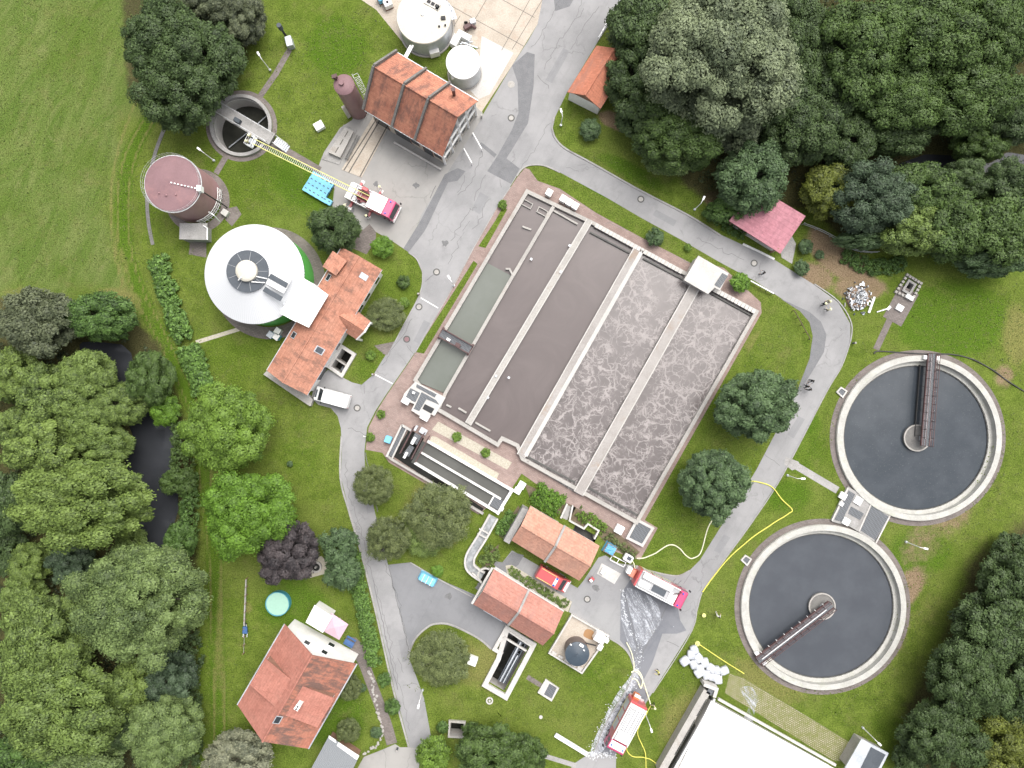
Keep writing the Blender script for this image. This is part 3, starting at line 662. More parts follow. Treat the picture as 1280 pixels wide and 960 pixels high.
for q in ([(600,240),(611,246),(600,268),(590,262)],[(530,400),(538,404),(524,430),(517,426)],[(704,60),(712,64),(690,104),(682,100)],[(820,262),(846,276),(842,283),(816,269)],[(998,520),(1006,524),(992,548),(984,543)],[(905,668),(913,672),(900,692),(892,688)],[(455,610),(464,612),(468,640),(459,642)],[(498,800),(507,798),(512,824),(503,828)]):
    sheet('road_patch', q, M['patch_soft'], .0165)
for c, r_ in (((556,304),5),((480,255),6),((520,232),4),((440,262),5),((700,722),6),((745,735),5),((600,735),7),((560,745),5),((470,230),4),((815,790),4)):
    q = P(*c); rr = random.Random(c[0]); m = MB(); m.sheet([(q.x + r_*SC*rr.uniform(.5,1.2)*math.cos(k*.52), q.y + r_*SC*rr.uniform(.5,1.2)*math.sin(k*.52)) for k in range(12)], .0205); struct('oil_stain', m, M['oil'])
m = MB()
for a, b in ((z6(760,488), z6(840,535)), (z6(550,842), z6(630,884))): m.ribbon(PP([a, b]), .15, .022)
m.ribbon(PP([(928.5,305),(948,314),(968,324)]), .3, .022); m.ribbon(PP([(454,545),(462,547)]), .12, .022)
struct('painted_lines', m, M['paint'])
# kerbs
m = MB()
def kerb(pts, w=.14, h=.1, k=5): m.ribbon(smooth_line(PP(pts), k), w, -.02, h)
kerb([(693,145),(690,160),(695,174),(708,186.5),(740,204),(800,238),(860,269),(900,294)], .22, .12)
kerb([(511,316),(521,324),(528,340),(527.5,357),(522,374),(508,400),(494,427)]); kerb([(427,545),(425.5,597),(436,638),(449,682),(460,725),(473,779),(492,863),(511,934)], .25, .06)
kerb([(513,703),(556,728),(590,746)]); kerb([(511,822),(512.5,813),(520,797),(534,784),(545,779.5),(564,781),(597,797),(614,811)], .25)
kerb([(1063,427),(1064,404),(1048,377),(1018,355)], .15); kerb([(1063,427),(1052,458),(1032,492),(980,591),(940,653),(878,740),(865,788),(816,866)], .12, .06)
kerb([(646,220),(653,211),(663,206.5),(680,207),(700,215.5)], .2); kerb([(790,706),(815,714),(838,719),(850,719),(862,713)], .18); kerb([(760,797),(775,806),(786,818),(792,836),(784,860),(759,900),(743,938)], .14)
kerb([(519,441),(570,352),(592,310),(623,256),(638,234)], .12, .06, 1)
struct('kerb', m, M['conc_grey'])
# grey gutter along the western meadow
m = MB(); m.ribbon(smooth_line(PP([(210,150),(201,172),(194,192),(187,220),(184,250),(186,280),(191,306)])), .5, .0, .05); struct('gutter', m, M['conc_mid'])

# ================================================================ BASINS
def wall(name, segs, mat, parent, bevel=0):
    """segs: list of (px points, width px, z0, z1, closed)"""
    mb = MB()
    for pts, w, z0, z1, cl in segs: mb.ribbon(PP(pts, z1), w*SC, z0, z1, cl)
    return mb.build(name, M[mat], parent, bevel=bevel)
ZW, ZL = .75, .18
bas = thing('aeration_basin', 'large rectangular concrete basin block with five parallel water lanes', 'treatment basin', P(735, 445))
wall('outer_wall', [([(659,239),(743,279.5),(795,308.5),(946,389.5),(796,653),(653,573.5),(647,557),(627.6,548),(622,556),(580,531),(546,511),(519,475)], 4.6, 0, ZW, True)], 'conc', bas)
wall('lane_wall', [([(692,258),(664,306),(641,345)], 4.2, 0, ZW-.02, False), ([(641,345),(557,491),(549,509)], 4.0, 0, ZW-.05, False)], 'conc', bas)
wall('lane_wall', [([(641,344),(637,336),(632,336)], 2.2, 0, ZW-.03, False)], 'conc', bas)
def walkway(a, b, wpx, mat, z, edge=True):
    s = wall('walkway', [([a, b], wpx, 0, z, False)], mat, bas)
    A, B = P(*a, z), P(*b, z); d = (B - A).normalized(); n = Vector((-d.y, d.x, 0)) * (wpx*SC/2 - .07)
    mb = MB()
    for sg in (1, -1): mb.ribbon([A + n*sg, B + n*sg], .14, z-.01, z+.07)
    mb.build('walkway_kerb', M['conc_white'], s)
walkway((737,275.5), (585,530), 8.6, 'conc', ZW + .05)
walkway((798,310.5), (651,570), 11.5, 'conc_rust', ZW + .03)
walkway((869,358), (723,617), 13.5, 'conc_rust', ZW + .03)
mb = MB()
mb.ribbon(PP([(803,313),(657,570)], ZW+.06), .55, ZW+.02, ZW+.09); mb.build('pale_coping', M['conc_white'], bas)
for nm, q, mt, zz in (('primary_water', [(606,327),(642,346),(557,492),(519,476)], 'primary', ZL+.03), ('inlet_water', [(660,240),(694,258),(642,346),(606,327)], 'sludge', ZL+.03),
                  ('lane_water', [(690,254),(739,279),(585,534),(546,512)], 'sludge', ZL), ('lane_water', [(735,276),(797,309),(650,562),(627,548),(621,555),(583,530)], 'sludge', ZL),
                  ('foaming_water', [(796,309),(871,349),(722,618),(652,574)], 'aer', ZL), ('foaming_water', [(867,347),(946,390),(796,653),(720,612)], 'aer', ZL)):
    mb = MB(); mb.sheet(PP(q, zz), zz); mb.build(nm, M[mt], bas)
# weir troughs across the lane ends
for a, b in (((737.5,290),(787,316)), ((804,323),(858,351)), ((888,366),(939,394)), ((658,570),(719,603)), ((735,609),(797,644))):
    wall('trough_wall', [([a, b], 2.0, 0, ZL+.28, False)], 'conc_dark', bas)
for a, b in (((653,283),(664,287)), ((583,516),(573,510)), ((594,528),(613,539)), ((558,506),(564,509)), ((690,262),(722,280))):
    wall('baffle', [([a, b], 2.2, 0, ZL+.35, False)], 'conc', bas)
for c in ((661,252), (680,261.5)):
    mb = MB(); q = [P(c[0]+dx, c[1]+dy, .5) for dx, dy in ((-6,-3),(5,3),(2,9),(-9,3))]; mb.ribbon(q, .12, .1, .5, True); mb.build('baffle', M['conc'], bas)
# stone coping along the top wall
mb = MB()
A, B = P(744,281,ZW), P(944,390,ZW); n = 46
for i0, i1 in ((0, 25), (31, 46)):
    mb = MB()
    for i in range(i0, i1): p = A + (B-A)*((i+.5)/n); d = (B-A); mb.box(p.x, p.y, ZW-.01, ZW+.09, d.length/n*.86, .62, math.atan2(d.y, d.x))
    mb.build('coping', M['conc_white'], bas)
# little details on the walkways
for c in ((701,340),(636,472),(620,470),(664,324),(712,307),(610,497)):
    mb = MB(); q = P(*c, .9); mb.box(q.x, q.y, .8, 1.0, .3, .3, A30); mb.build('walkway_box', M['galv'], bas)
# railing along right wall + walkways: thin posts with a top rail
def railing(name, pts, parent, z0, h, mat, step=1.6, r=.03):
    q = [P(a, b, z0) for a, b in pts]; mb = MB()
    for zz in (h, h*.5): mb.tube([p + Vector((0, 0, zz)) for p in q], r, 5)
    for a, b in zip(q[:-1], q[1:]):
        n = max(1, int((b-a).length/step))
        for i in range(n+1): p = a + (b-a)*i/n; mb.tube([p, p + Vector((0, 0, h))], r, 4)
    return mb.build(name, M[mat], parent)
# bottom-left pump platform and scum outlet, all one structure with the basin
pl = thing('pump_platform', 'stepped concrete platform with dark gratings at the lower left corner of the basins', 'platform', P(530, 497))
mb = MB(); mb.prism(PP([(519,477),(557,497),(548,512),(543,520),(539,518),(536,520),(531,524),(514,513),(518,505),(503,500),(505,492)], .85), 0, .85); mb.build('slab', M['conc_white'], pl)
for q in ([(513,485),(525,491),(519,503),(507,497)], [(521,480),(546,493),(543,497),(520,484)], [(527,490),(545,500),(549,506),(533,499),(524,514),(517,511)]):
    mb = MB(); mb.prism(PP(q, .9), .86, .89); mb.build('grating', M['grate'], pl)
mb = MB(); mb.prism(PP([(531,505),(543,511),(539,517),(528,511)], .95), .86, .92); mb.build('dark_hatch', M['dark'], pl)
for c, s_ in (((507,501), 1.1), ((531,521), 1.2), ((517,491), .4)):
    mb = MB(); q = P(*c, 1.2); mb.box(q.x, q.y, .1, 1.3, s_, s_*.8, A30); mb.build('white_cabinet', M['white'], pl, bevel=.03)
# white lid building at the top
lid = thing('blower_chamber', 'flat white roofed concrete chamber at the top right end of the basin walkway', 'chamber', P(884, 344))
mb = MB(); mb.prism(PP([(871,322),(899,338),(884,364),(857,349)], 2.3), 0, 2.0); mb.build('wall', M['conc_white'], lid)
mb = MB(); mb.slab(PP([(873,319.5),(911,341.5),(900,363),(893.5,359.5),(885,367.5),(855,350)], 2.3), .25); mb.build('roof', M['conc_white'], lid)
mb = MB(); mb.slab(PP([(903,341),(910,345),(900,360),(893,356)], 2.36), .04); mb.build('roof_grating', M['grate'], lid)
for i, c in enumerate(((704,248.5),(711.5,253),(719,257.5),(686.5,241))):
    mb = MB(); q = P(*c, 1.0); mb.box(q.x, q.y, .05, 1.25, .78, .85, A30)
    o = thing('control_cabinet', ['white control cabinet on the basin edge, upper of the joined three', 'white control cabinet on the basin edge, middle of the joined three', 'white control cabinet on the basin edge, lower of the joined three', 'small white cabinet by itself at the top corner of the basins'][i], 'cabinet', P(*c), 0, 'white control cabinets on the basin edge')
    mb.build('housing', M['white'], o, bevel=.03); mb = MB(); mb.box(q.x, q.y, 1.24, 1.29, .88, .93, A30); mb.build('lid', M['offwhite'], o)
# travelling scum bridge over the settling lane
br = thing('scraper_bridge', 'red brown scraper bridge with railings across the grey green settling lane', 'scraper bridge', P(568, 426, .7))
cA, cB = P(551, 416, 1.2), P(588, 437, 1.2); d = (cB-cA).normalized(); nn = Vector((-d.y, d.x, 0))
mb = MB(); mb.slab([cA + nn*.55, cB + nn*.55, cB - nn*.55, cA - nn*.55], .12); mb.build('deck', M['grate'], br)
for sg in (.62, -.62):
    mb = MB()
    for zz in (.0, .5, 1.0): mb.bar(cA + nn*sg + Vector((0,0,zz)), cB + nn*sg + Vector((0,0,zz)), .07 if zz else .16, .07 if zz else .24)
    for i in range(9): p = cA + (cB-cA)*i/8 + nn*sg; mb.bar(p, p + Vector((0,0,1)), .06, .06)
    mb.build('railing', M['red_steel'], br)
for p in (cA, cB):
    mb = MB(); mb.bar(p + nn*.9 - Vector((0,0,.25)), p - nn*.9 - Vector((0,0,.25)), .3, .25); mb.build('carriage', M['red_steel'], br)
for t_, mt, s_ in ((.3, 'white', .35), (.62, 'red_steel', .5)):
    p = cA + (cB-cA)*t_ - nn*.3; mb = MB(); mb.box(p.x, p.y, p.z, p.z+.5, s_*1.5, s_, A30); mb.build('motor_box', M[mt], br)
# grated box at the lower right corner
gb = thing('outlet_chamber', 'square concrete chamber covered with dark grating at the lower right basin corner', 'chamber', P(801, 666))
wall('wall', [([(796.5,650),(816,660.5),(803,682),(784.5,672.5)], 3.2, 0, .6, True)], 'conc_white', gb)
mb = MB(); mb.prism(PP([(797,652),(814,661),(802,680),(787,672)], .5), .3, .5); mb.build('grating', M['grate'], gb)

# grit channel with its white walls, bridge and curved flume
gc = thing('grit_channel', 'long grit channel with white walls and two water lanes below the basins', 'channel', P(565, 595))
wall('wall', [([(534,551.5),(640,613)], 3.0, 0, .7, False), ([(518,578.5),(622,641)], 3.0, 0, .7, False), ([(641,611.5),(621.5,643)], 3.6, 0, .72, False)], 'offwhite', gc)
wall('wall', [([(525,565),(626,624)], 2.2, 0, .62, False), ([(617,621),(610,633)], 1.6, 0, .62, False)], 'offwhite', gc)
wall('wall', [([(502,531.5),(483,571)], 2.4, 0, .7, False), ([(502,531.5),(514,538.5)], 2.4, 0, .7, False), ([(508,536),(490,573)], 1.8, 0, .6, False)], 'conc_white', gc)
wall('outer_wall', [([(484,570),(489,574),(547,608),(604,642.5)], 2.8, 0, .55, False)], 'conc', gc)
mb = MB(); mb.prism(PP([(503,534),(508,537),(490,571),(485,569)], .5), .3, .5); mb.build('grating', M['grate'], gc)
mb = MB(); mb.sheet(PP([(528,551),(638,614),(622,640),(514,578)], .16), .16); mb.build('water', M['grit'], gc)
mb = MB(); mb.sheet(PP([(491,570),(512,536),(530,548),(516,577),(605,636),(600,642)], .1), .1); mb.build('dark_water', M['pit'], gc)
mb = MB(); mb.prism(PP([(618,620),(630,627),(623,638),(611,631)], .5), .3, .5); mb.build('grating', M['grate'], gc)
mb = MB(); q = P(627,636,.9); mb.box(q.x, q.y, .6, 1.1, .5, .5, A30); mb.build('white_cabinet', M['white'], gc)
gbr = thing('grit_bridge', 'red brown travelling bridge with steel frames at the upper end of the grit channel', 'scraper bridge', P(522, 560, .7))
for i, (a, b) in enumerate((((518,533),(501,566)), ((531,541),(515,573)), ((537,545),(520,577)))):
    mb = MB(); pa, pb = P(*a, 1.3), P(*b, 1.3)
    for zz in (0, .55, 1.05): mb.bar(pa + Vector((0,0,zz)), pb + Vector((0,0,zz)), .09, .09)
    for k in range(6): p = pa + (pb-pa)*k/5; mb.bar(p - Vector((0,0,.5)), p + Vector((0,0,1.05)), .08, .08)
    mb.build('frame', M['red_steel'], gbr)
for q in ([(519,541),(527,545),(521,556),(513,552)], [(512,556),(518,559),(511,571),(504,567)]):
    mb = MB(); mb.slab(PP(q, 1.35), .1); mb.build('deck', M['grate'], gbr)
for c, s_ in (((517,551), .7), ((507,569), .6), ((520,535), .5)):
    mb = MB(); q = P(*c, 1.6); mb.box(q.x, q.y, 1.2, 1.9, s_*1.5, s_*.6, R_(60)); mb.build('motor_box', M['white'] if s_ > .55 else M['galv'], gbr, bevel=.03)
mb = MB(); q = P(529,539,.5); mb.box(q.x, q.y, 0.02, .5, 1.0, .8, A30); mb.build('pipe_stand', M['galv'], gbr)
fl = thing('inlet_flume', 'curved open concrete flume carrying grey water from plant room to the grit channel', 'flume', P(598, 685))
LFL = [(617,646),(603,671),(591,690),(587,700),(588,709),(595,716),(603,721)]
L = smooth_line(PP(LFL, .5), 6)
mb = MB(); mb.ribbon(L, 1.0, 0, .25); mb.build('flowing_water', M['flow'], fl)
for sg in (1, -1):
    mb = MB(); dd = []
    for i, p in enumerate(L):
        t_ = (L[min(i+1, len(L)-1)] - L[max(i-1, 0)]).normalized(); dd.append(p + Vector((-t_.y, t_.x, 0)) * .62 * sg)
    mb.ribbon(dd, .26, 0, .6); mb.build('wall', M['conc_white'], fl)
for a, b in (((599,661),(612,668)), ((597,667),(608,673)), ((590,716),(599,724))):
    wall('cross_beam', [([a, b], 1.6, .3, .66, False)], 'conc_white', fl)
q = P(607,720,.4); mb = MB(); mb.ring(q.x, q.y, .95, 1.2, 0, .5, 32, R_(60), R_(240)); mb.build('drop_shaft_wall', M['conc_white'], fl)
mb = MB(); mb.cyl(q.x, q.y, .97, .0, .97, .1, 32); mb.build('drop_shaft_water', M['pit'], fl)

# ---------------------------------------------------------------- round clarifiers
def clarifier(c, ang, label, wmat, off, sec):
    root = thing('clarifier', label, 'settling tank', P(*c), 0, 'round clarifiers'); q = root.location
    zt, zw = .5, -.55; R = RCL*SC*(1 - zt/CAM_H)
    mb = MB(); mb.ring(q.x, q.y, R-.75, R, -2.2, zt, 128); mb.ring(q.x, q.y, R-.05, R+.06, -.1, zt-.12, 128); mb.build('rim_wall', M['rim'], root)
    mb = MB(); mb.ring(q.x, q.y, R-1.3, R-.73, -2.2, -.35, 128); mb.build('launder', M['rim'], root)
    mb = MB(); mb.ring(q.x, q.y, R-1.42, R-1.32, -2.2, -.42, 128)
    for i in range(150):
        a = 6.28318*i/150
        if i % 2: mb.box(q.x + (R-1.37)*math.cos(a), q.y + (R-1.37)*math.sin(a), -.42, -.36, .13, .3, a)
    mb.build('toothed_weir', M['conc_dark'], root)
    mb = MB(); mb.cyl(q.x, q.y, R-1.33, -2.0, R-1.33, zw, 96); mb.build('water', M[wmat], root)
    mb = MB(); mb.cyl(q.x, q.y, 1.85, -1, 1.85, -.2, 40); mb.cyl(q.x, q.y, 1.7, -.2, 1.7, -.14, 40); o = mb.build('centre_drum', M['conc_mid'], root)
    mb = MB(); mb.ring(q.x, q.y, 1.72, 1.9, -.2, -.04, 40); mb.build('drum_rim', M['conc'], o)
    # rotating bridge: a thing of its own
    b = thing('clarifier_bridge', sec, 'scraper bridge', (q.x, q.y, 0), 0, 'clarifier bridges')
    d = Vector((math.cos(ang), math.sin(ang), 0)); n = Vector((-d.y, d.x, 0)); o_ = n*off
    a0, a1 = Vector((q.x, q.y, .95)) + o_ - d*1.0, Vector((q.x, q.y, .95)) + o_ + d*(R+.35)
    for sg in (.55, -.55):
        mb = MB()
        mb.bar(a0 + n*sg, a1 + n*sg, .16, .3)
        for zz in (.55, 1.05): mb.bar(a0 + n*sg + Vector((0,0,zz)), a1 + n*sg + Vector((0,0,zz)), .06, .06)
        k = 11
        for i in range(k+1): p = a0 + (a1-a0)*i/k + n*sg; mb.bar(p, p + Vector((0,0,1.05)), .06, .06)
        mb.build('girder', M['red_steel'], b)
    mb = MB(); mb.slab([a0 + n*.45 + Vector((0,0,.1)), a1 + n*.45 + Vector((0,0,.1)), a1 - n*.45 + Vector((0,0,.1)), a0 - n*.45 + Vector((0,0,.1))], .06)
    mb.build('walkway_deck', M['grate'], b)
    mb = MB(); mb.bar(a0 + d*1.0 + n*.1 + Vector((0,0,.2)), a1 - d*.6 + n*.1 + Vector((0,0,.2)), .1, .1); mb.build('cable_duct', M['white_rail'], b)
    mb = MB()
    for i in range(9): p = a0 + (a1-a0)*(i+.7)/9.5 - n*.75; mb.bar(p, p + Vector((0,0,.25)), .09, .09); mb.bar(p + n*.2, p - n*.12, .05, .05)
    mb.build('bracket', M['white_rail'], b)
    mb = MB(); mb.bar(a0 + d*1.2 + n*.95 - Vector((0,0,1.1)), a1 - d*1.6 + n*.95 - Vector((0,0,1.1)), .12, .3)
    for i in range(7): p = a0 + d*1.4 + (a1-a0)*(i/7.5); mb.bar(p + n*.95 - Vector((0,0,1.1)), p + n*.5, .06, .06)
    mb.build('scum_skimmer', M['hose_black'], b)
    p = a1 - d*.55; mb = MB(); mb.bar(p + n*1.1 - Vector((0,0,.2)), p - n*1.1 - Vector((0,0,.2)), .55, .4); mb.build('drive_carriage', M['white_rail'] if off < 0.05 else M['red_steel'], b)
    p = a0 + d*1.0; mb = MB(); mb.box(p.x, p.y, -.1, .95, .6, .6, ang); mb.build('pivot', M['galv'], b)
clarifier(C1, R_(85.5), 'upper round clarifier with almost black water and a bridge to its top edge', 'clar', -.55, 'red brown walkway bridge running from the upper clarifier centre to its top rim')
clarifier(C2, R_(180+37.5), 'lower round clarifier with slate grey water and a bridge to its lower left edge', 'clar2', .0, 'red brown walkway bridge running from the lower clarifier centre to its lower left rim')
# grated distribution platform between them
dp = thing('distribution_chamber', 'concrete platform with dark gratings and white lids between the two clarifiers', 'platform', P(1076, 645))
mb = MB(); mb.prism(PP([(1060,608),(1082,622),(1112,645),(1093,677),(1062,658),(1040,652)], .35), 0, .35); mb.build('slab', M['conc_grey'], dp)
for q in ([(1061,613),(1069,618),(1052,652),(1043,650)], [(1064,633),(1080,642),(1075,650),(1060,642)], [(1090,632),(1111,646),(1094,675),(1076,663)]):
    mb = MB(); mb.prism(PP(q, .4), .352, .39); mb.build('grating', M['grate'], dp)
for c, s_ in (((1073,626), 1.1), ((1058,652), 1.0), ((1054,620), 1.0), ((1052,630), .6)):
    mb = MB(); q = P(*c, .6); mb.box(q.x, q.y, .3, .62, s_, s_*.95, A30); mb.build('white_lid', M['white'], dp, bevel=.02)
wall('edge_beam', [([(1113,644),(1095,679)], 1.8, 0, .42, False), ([(1060,610),(1040,651)], 1.6, 0, .42, False), ([(1089,630),(1074,664)], 1.4, 0, .42, False)], 'conc_white', dp)
for i, c in enumerate(((1052.5,491), (933,701))):
    o = thing('valve_pit', ['small square valve pit with pale frame left of the upper clarifier', 'small square valve pit with pale frame left of the lower clarifier'][i], 'valve pit', P(*c))
    sq = [(c[0]-6, c[1]-1), (c[0]-1, c[1]-6.5), (c[0]+6, c[1]-2), (c[0]+1, c[1]+5.5)]
    mb = MB(); mb.ribbon(PP(sq, .2), .2, 0, .22, True); mb.build('frame', M['conc_white'], o)
    mb = MB(); mb.prism(PP(sq, .1), .03, .12); mb.build('grating', M['grate'], o)
# ================================================================ BUILDINGS
def inset(poly, d):
    c = sum((Vector(p) for p in poly), Vector((0,0,0))) / len(poly); n = len(poly); out = []
    for i in range(n):
        p, a, b = Vector(poly[i]), Vector(poly[i-1]), Vector(poly[(i+1) % n])
        e1 = (a-p).normalized(); e2 = (b-p).normalized(); out.append(p + (e1+e2) * d)
    return out
def gable(root, px, ze, zr, roofmat, wallmat, over=.35, name='roof', ridge=True, rmat=None, wall=True, gaps=None, th=.16, gable_mat=None):
    """px: eave corners a0,a1 (one eave), b1,b0 (other eave) in photograph pixels at eave height"""
    a0, a1, b1, b0 = [P(*p, ze) for p in px]
    r0, r1 = (a0+b0)/2, (a1+b1)/2; r0.z = r1.z = zr
    rf = MB(); rf.slab([a0, a1, r1, r0], th); rf.slab([r0, r1, b1, b0], th); ro = rf.build(name, roofmat, root)
    if ridge:
        mb = MB(); mb.tube([r0 + Vector((0,0,.02)), r1 + Vector((0,0,.02))], .13, 6); mb.build('ridge_tiles', rmat or roofmat, ro)
    if wall:
        c0, c1, d1, d0 = inset([a0, a1, b1, b0], over)
        hh = ze - .12
        mb = MB(); mb.prism([c0, c1, d1, d0], 0, hh, cap=False)
        w = mb.build('wall', wallmat, root)
        k = (zr - ze) * (1 - over / max(.1, (a0-b0).length/2)) * .97
        for u, v in ((c0, d0), (c1, d1)):
            m_ = (u+v)/2
            mb = MB(); mb.add([(u.x,u.y,hh),(v.x,v.y,hh),(m_.x,m_.y,hh+k)], [(0,1,2)]); mb.build('gable_wall', gable_mat or wallmat, root)
        return ro, (c0, c1, d1, d0)
    return ro, None
def windows(root, p0, p1, specs, framemat=None, proud=.04, name='window'):
    """specs: (t along wall 0..1, z0, z1, width)"""
    a, b = Vector((p0[0], p0[1], 0)), Vector((p1[0], p1[1], 0)); d = (b-a); L = d.length; d.normalize()
    n = Vector((d.y, -d.x, 0)); c = Vector((root.location.x, root.location.y, 0))
    if n.dot((a+b)/2 - c) < 0: n = -n
    for t_, z0, z1, w in specs:
        m = a + d*(t_*L)
        def panel(ww, za, zb, off, th):
            q = [m - d*ww/2 + n*(off-th), m + d*ww/2 + n*(off-th), m + d*ww/2 + n*off, m - d*ww/2 + n*off]; return MB().prism(q, za, zb)
        f = panel(w, z0, z1, proud, .09).build(name, framemat or M['white'], root)
        panel(w-.16, z0+.08, z1-.08, proud+.02, .03).build('pane', M['glass'], f)
def patch(root, px, z, mat, name, th=.06, parent=None):
    """slab through photograph points each with its own height: px = [(x,y,z)]"""
    mb = MB(); mb.slab([P(a, b, c) for a, b, c in px], th); return mb.build(name, mat, parent or root)

AH = math.atan2(-39, 78)       # roof axis of the hall, world
T_hall = tiles('old_orange_red_tiles', (.32, .125, .083), (.41, .18, .115), R_(59), (.13, .07, .058), .75)
T_ops = tiles('lichened_orange_tiles', (.36, .155, .1), (.425, .205, .14), R_(-31), (.15, .085, .065), .7, .36, .47, (.55, 1.1))
T_plant = tiles('light_orange_tiles', (.385, .195, .135), (.44, .245, .18), R_(59), (.28, .17, .13), .45)
T_plant2 = tiles('rose_orange_tiles', (.34, .15, .115), (.385, .185, .145), R_(59), (.27, .16, .14), .4)
T_house = tiles('salmon_red_tiles', (.32, .125, .092), (.365, .155, .117), R_(-31), (.24, .12, .09), .35)
T_sooty = tiles('soot_stained_red_tiles', (.33, .125, .082), (.37, .155, .105), R_(-31), (.1, .07, .06), .85, .36, .43)
T_shed = tiles('orange_red_tiles', (.38, .135, .08), (.43, .165, .1), R_(60), (.25, .14, .11), .5)
T_pink = tiles('faded_pink_tiles', (.36, .15, .18), (.42, .19, .22), R_(58), (.2, .1, .12), .35, .7)

# ---- machine hall: three tiled roof bays between grey fire walls
zh = zoomer(400, 50, 6)
hall = thing('machine_hall', 'long brick hall with three orange tiled roof bays between grey fire walls', 'building', P(530, 140))
NEa, NEb, SWa, SWb = (497,66), (597.5,126), (456,138), (553,196)
def lerp(a, b, t): return (a[0]+(b[0]-a[0])*t, a[1]+(b[1]-a[1])*t)
ZE, ZR = 5.0, 9.2
for t0, t1 in ((0, .345), (.365, .635), (.66, 1.0)):
    gable(hall, [lerp(NEa, NEb, t0), lerp(NEa, NEb, t1), lerp(SWa, SWb, t1), lerp(SWa, SWb, t0)], ZE, ZR, T_hall, M['brickwall'], wall=False, name='roof_bay')
_, hw = gable(hall, [NEa, NEb, SWb, SWa], ZE-.25, ZR-.25, M['conc_grey'], M['brickwall'], over=.4, name='roof_deck', ridge=False)
for t in (-.012, .355, .648):
    a, b = P(*lerp(NEa, NEb, t), ZE), P(*lerp(SWa, SWb, t), ZE); r = (a+b)/2; r.z = ZR; up = Vector((0,0,.32))
    mb = MB(); mb.bar(a+up, r+up, .28, .5); mb.bar(r+up, b+up, .28, .5); mb.build('fire_wall', M['conc_mid'], hall)
mb = MB(); 
for a, b in ((NEa, NEb), (SWa, SWb)): mb.tube([P(*a, ZE-.1), P(*b, ZE-.1)], .1, 6)
mb.build('gutter', M['galv'], hall)
# south-east gable: white frame with dark glazing between
g0, g1 = hw[1], hw[2]; gm = (g0+g1)/2; out = Vector(((g1-g0).y, -(g1-g0).x, 0)).normalized()
if out.dot(gm - hall.location) < 0: out = -out
def gpt(t, z, off=.0): p = g0 + (g1-g0)*t + out*off; p.z = z; return p
mb = MB()
for t, zt in ((.0, 5.0), (.25, 6.9), (.5, 8.7), (.75, 6.9), (1.0, 5.0)): mb.bar(gpt(t, 0, .1), gpt(t, zt, .1), .28, .2)
for a, b in (((0, 4.9), (.5, 8.8)), ((.5, 8.8), (1, 4.9)), ((0, 2.6), (1, 2.6)), ((0, 4.9), (1, 4.9))): mb.bar(gpt(a[0], a[1], .14), gpt(b[0], b[1], .14), .2, .26)
mb.build('timber_frame', M['white'], hall)
for k in range(4):
    for z0, z1 in ((.7, 2.3), (2.9, 4.6)):
        a, b = gpt(k/4 + .06, 0), gpt(k/4 + .19, 0)
        f = MB().prism([a + out*.03, b + out*.03, b + out*.08, a + out*.08], z0, z1).build('window', M['offwhite'], hall)
        MB().prism([a + out*.085 + (b-a)*.07, b + out*.085 - (b-a)*.07, b + out*.1 - (b-a)*.07, a + out*.1 + (b-a)*.07], z0+.1, z1-.1).build('pane', M['glass'], f)
for t, zt in ((.375, 7.0), (.625, 7.0)):
    mb = MB(); mb.add([gpt(t-.1, 5.2, .07), gpt(t+.1, 5.2, .07), gpt(t+.1, zt if t < .5 else 5.7, .07), gpt(t-.1, 5.7 if t < .5 else zt, .07)], [(0,1,2,3)]); mb.build('gable_window', M['glass'], hall)
windows(hall, hw[3], hw[2], [(.12, .3, 3.4, 2.4), (.42, .3, 3.4, 2.6), (.60, 1.2, 3.2, 1.4), (.78, .2, 2.6, 1.6), (.92, 1.2, 3.2, 1.2)], M['timber'])
p = P(567, 115, 7.4); mb = MB(); mb.tube([p - Vector((0,0,1)), p + Vector((0,0,.8))], .22, 8); mb.cyl(p.x, p.y, .3, 8.2, .3, 8.35, 8); mb.build('chimney', M['red_steel'], hall)
# white pipes from the tank to the hall
mb = MB()
for dx in (0, 3): mb.tube([P(513+dx, 57, 3.2), P(505+dx, 72, 4.5)], .13, 6)
tag(mb.build('pipe_pair', M['white'], smooth=True), 'two parallel white pipes joining the cream topped tank to the machine hall roof', 'pipes')
for i, (a, b) in enumerate((((591,166), (602,185.6)), ((580,185.5), (589.6,203)))):
    mb = MB(); pa, pb = P(*a, 1.0), P(*b, 1.0); mb.bar(pa, pb, .12, .12)
    for p in (pa, pb): mb.bar(Vector((p.x, p.y, 0)), p, .1, .1)
    tag(mb.build('barrier_rail', M['white']), ['white barrier rail by the hall gable, the one nearer the round manholes', 'white barrier rail by the hall gable, the one nearer the concrete yard'][i], 'rail', 'white rails by the hall gable')
mb = MB(); mb.ribbon(PP([(493,179), (552,213)]), .25, 0, .5); tag(mb.build('low_wall', M['conc_white']), 'long low white wall along the yard side of the machine hall', 'wall')
ramp = thing('ramp', 'pale concrete ramp with two dark drain lines leading to the hall', 'ramp', P(450, 190))
mb = MB(); mb.prism(PP([(466,147),(486,158),(452,222),(427,212)]), 0, .06); mb.build('slab', M['slab'], ramp)
for a, b in (((470,150),(430,213)), ((474,152),(436,216)), ((484,158),(450,221))):
    mb = MB(); mb.ribbon(PP([a, b]), .16, .06, .075); mb.build('drain_line', M['joint'], ramp)
bk = thing('concrete_duct', 'long low grey concrete duct with pipes beside the ramp', 'duct', P(427, 183))
mb = MB(); mb.prism(PP([(430,156),(446,163),(424,206),(402,199)]), 0, .1); mb.build('base', M['conc_grey'], bk)
mb = MB(); mb.prism(PP([(431,159),(442,164),(425,197),(410,190)], .7), 0, .7); mb.build('cover_slab', M['conc'], bk)
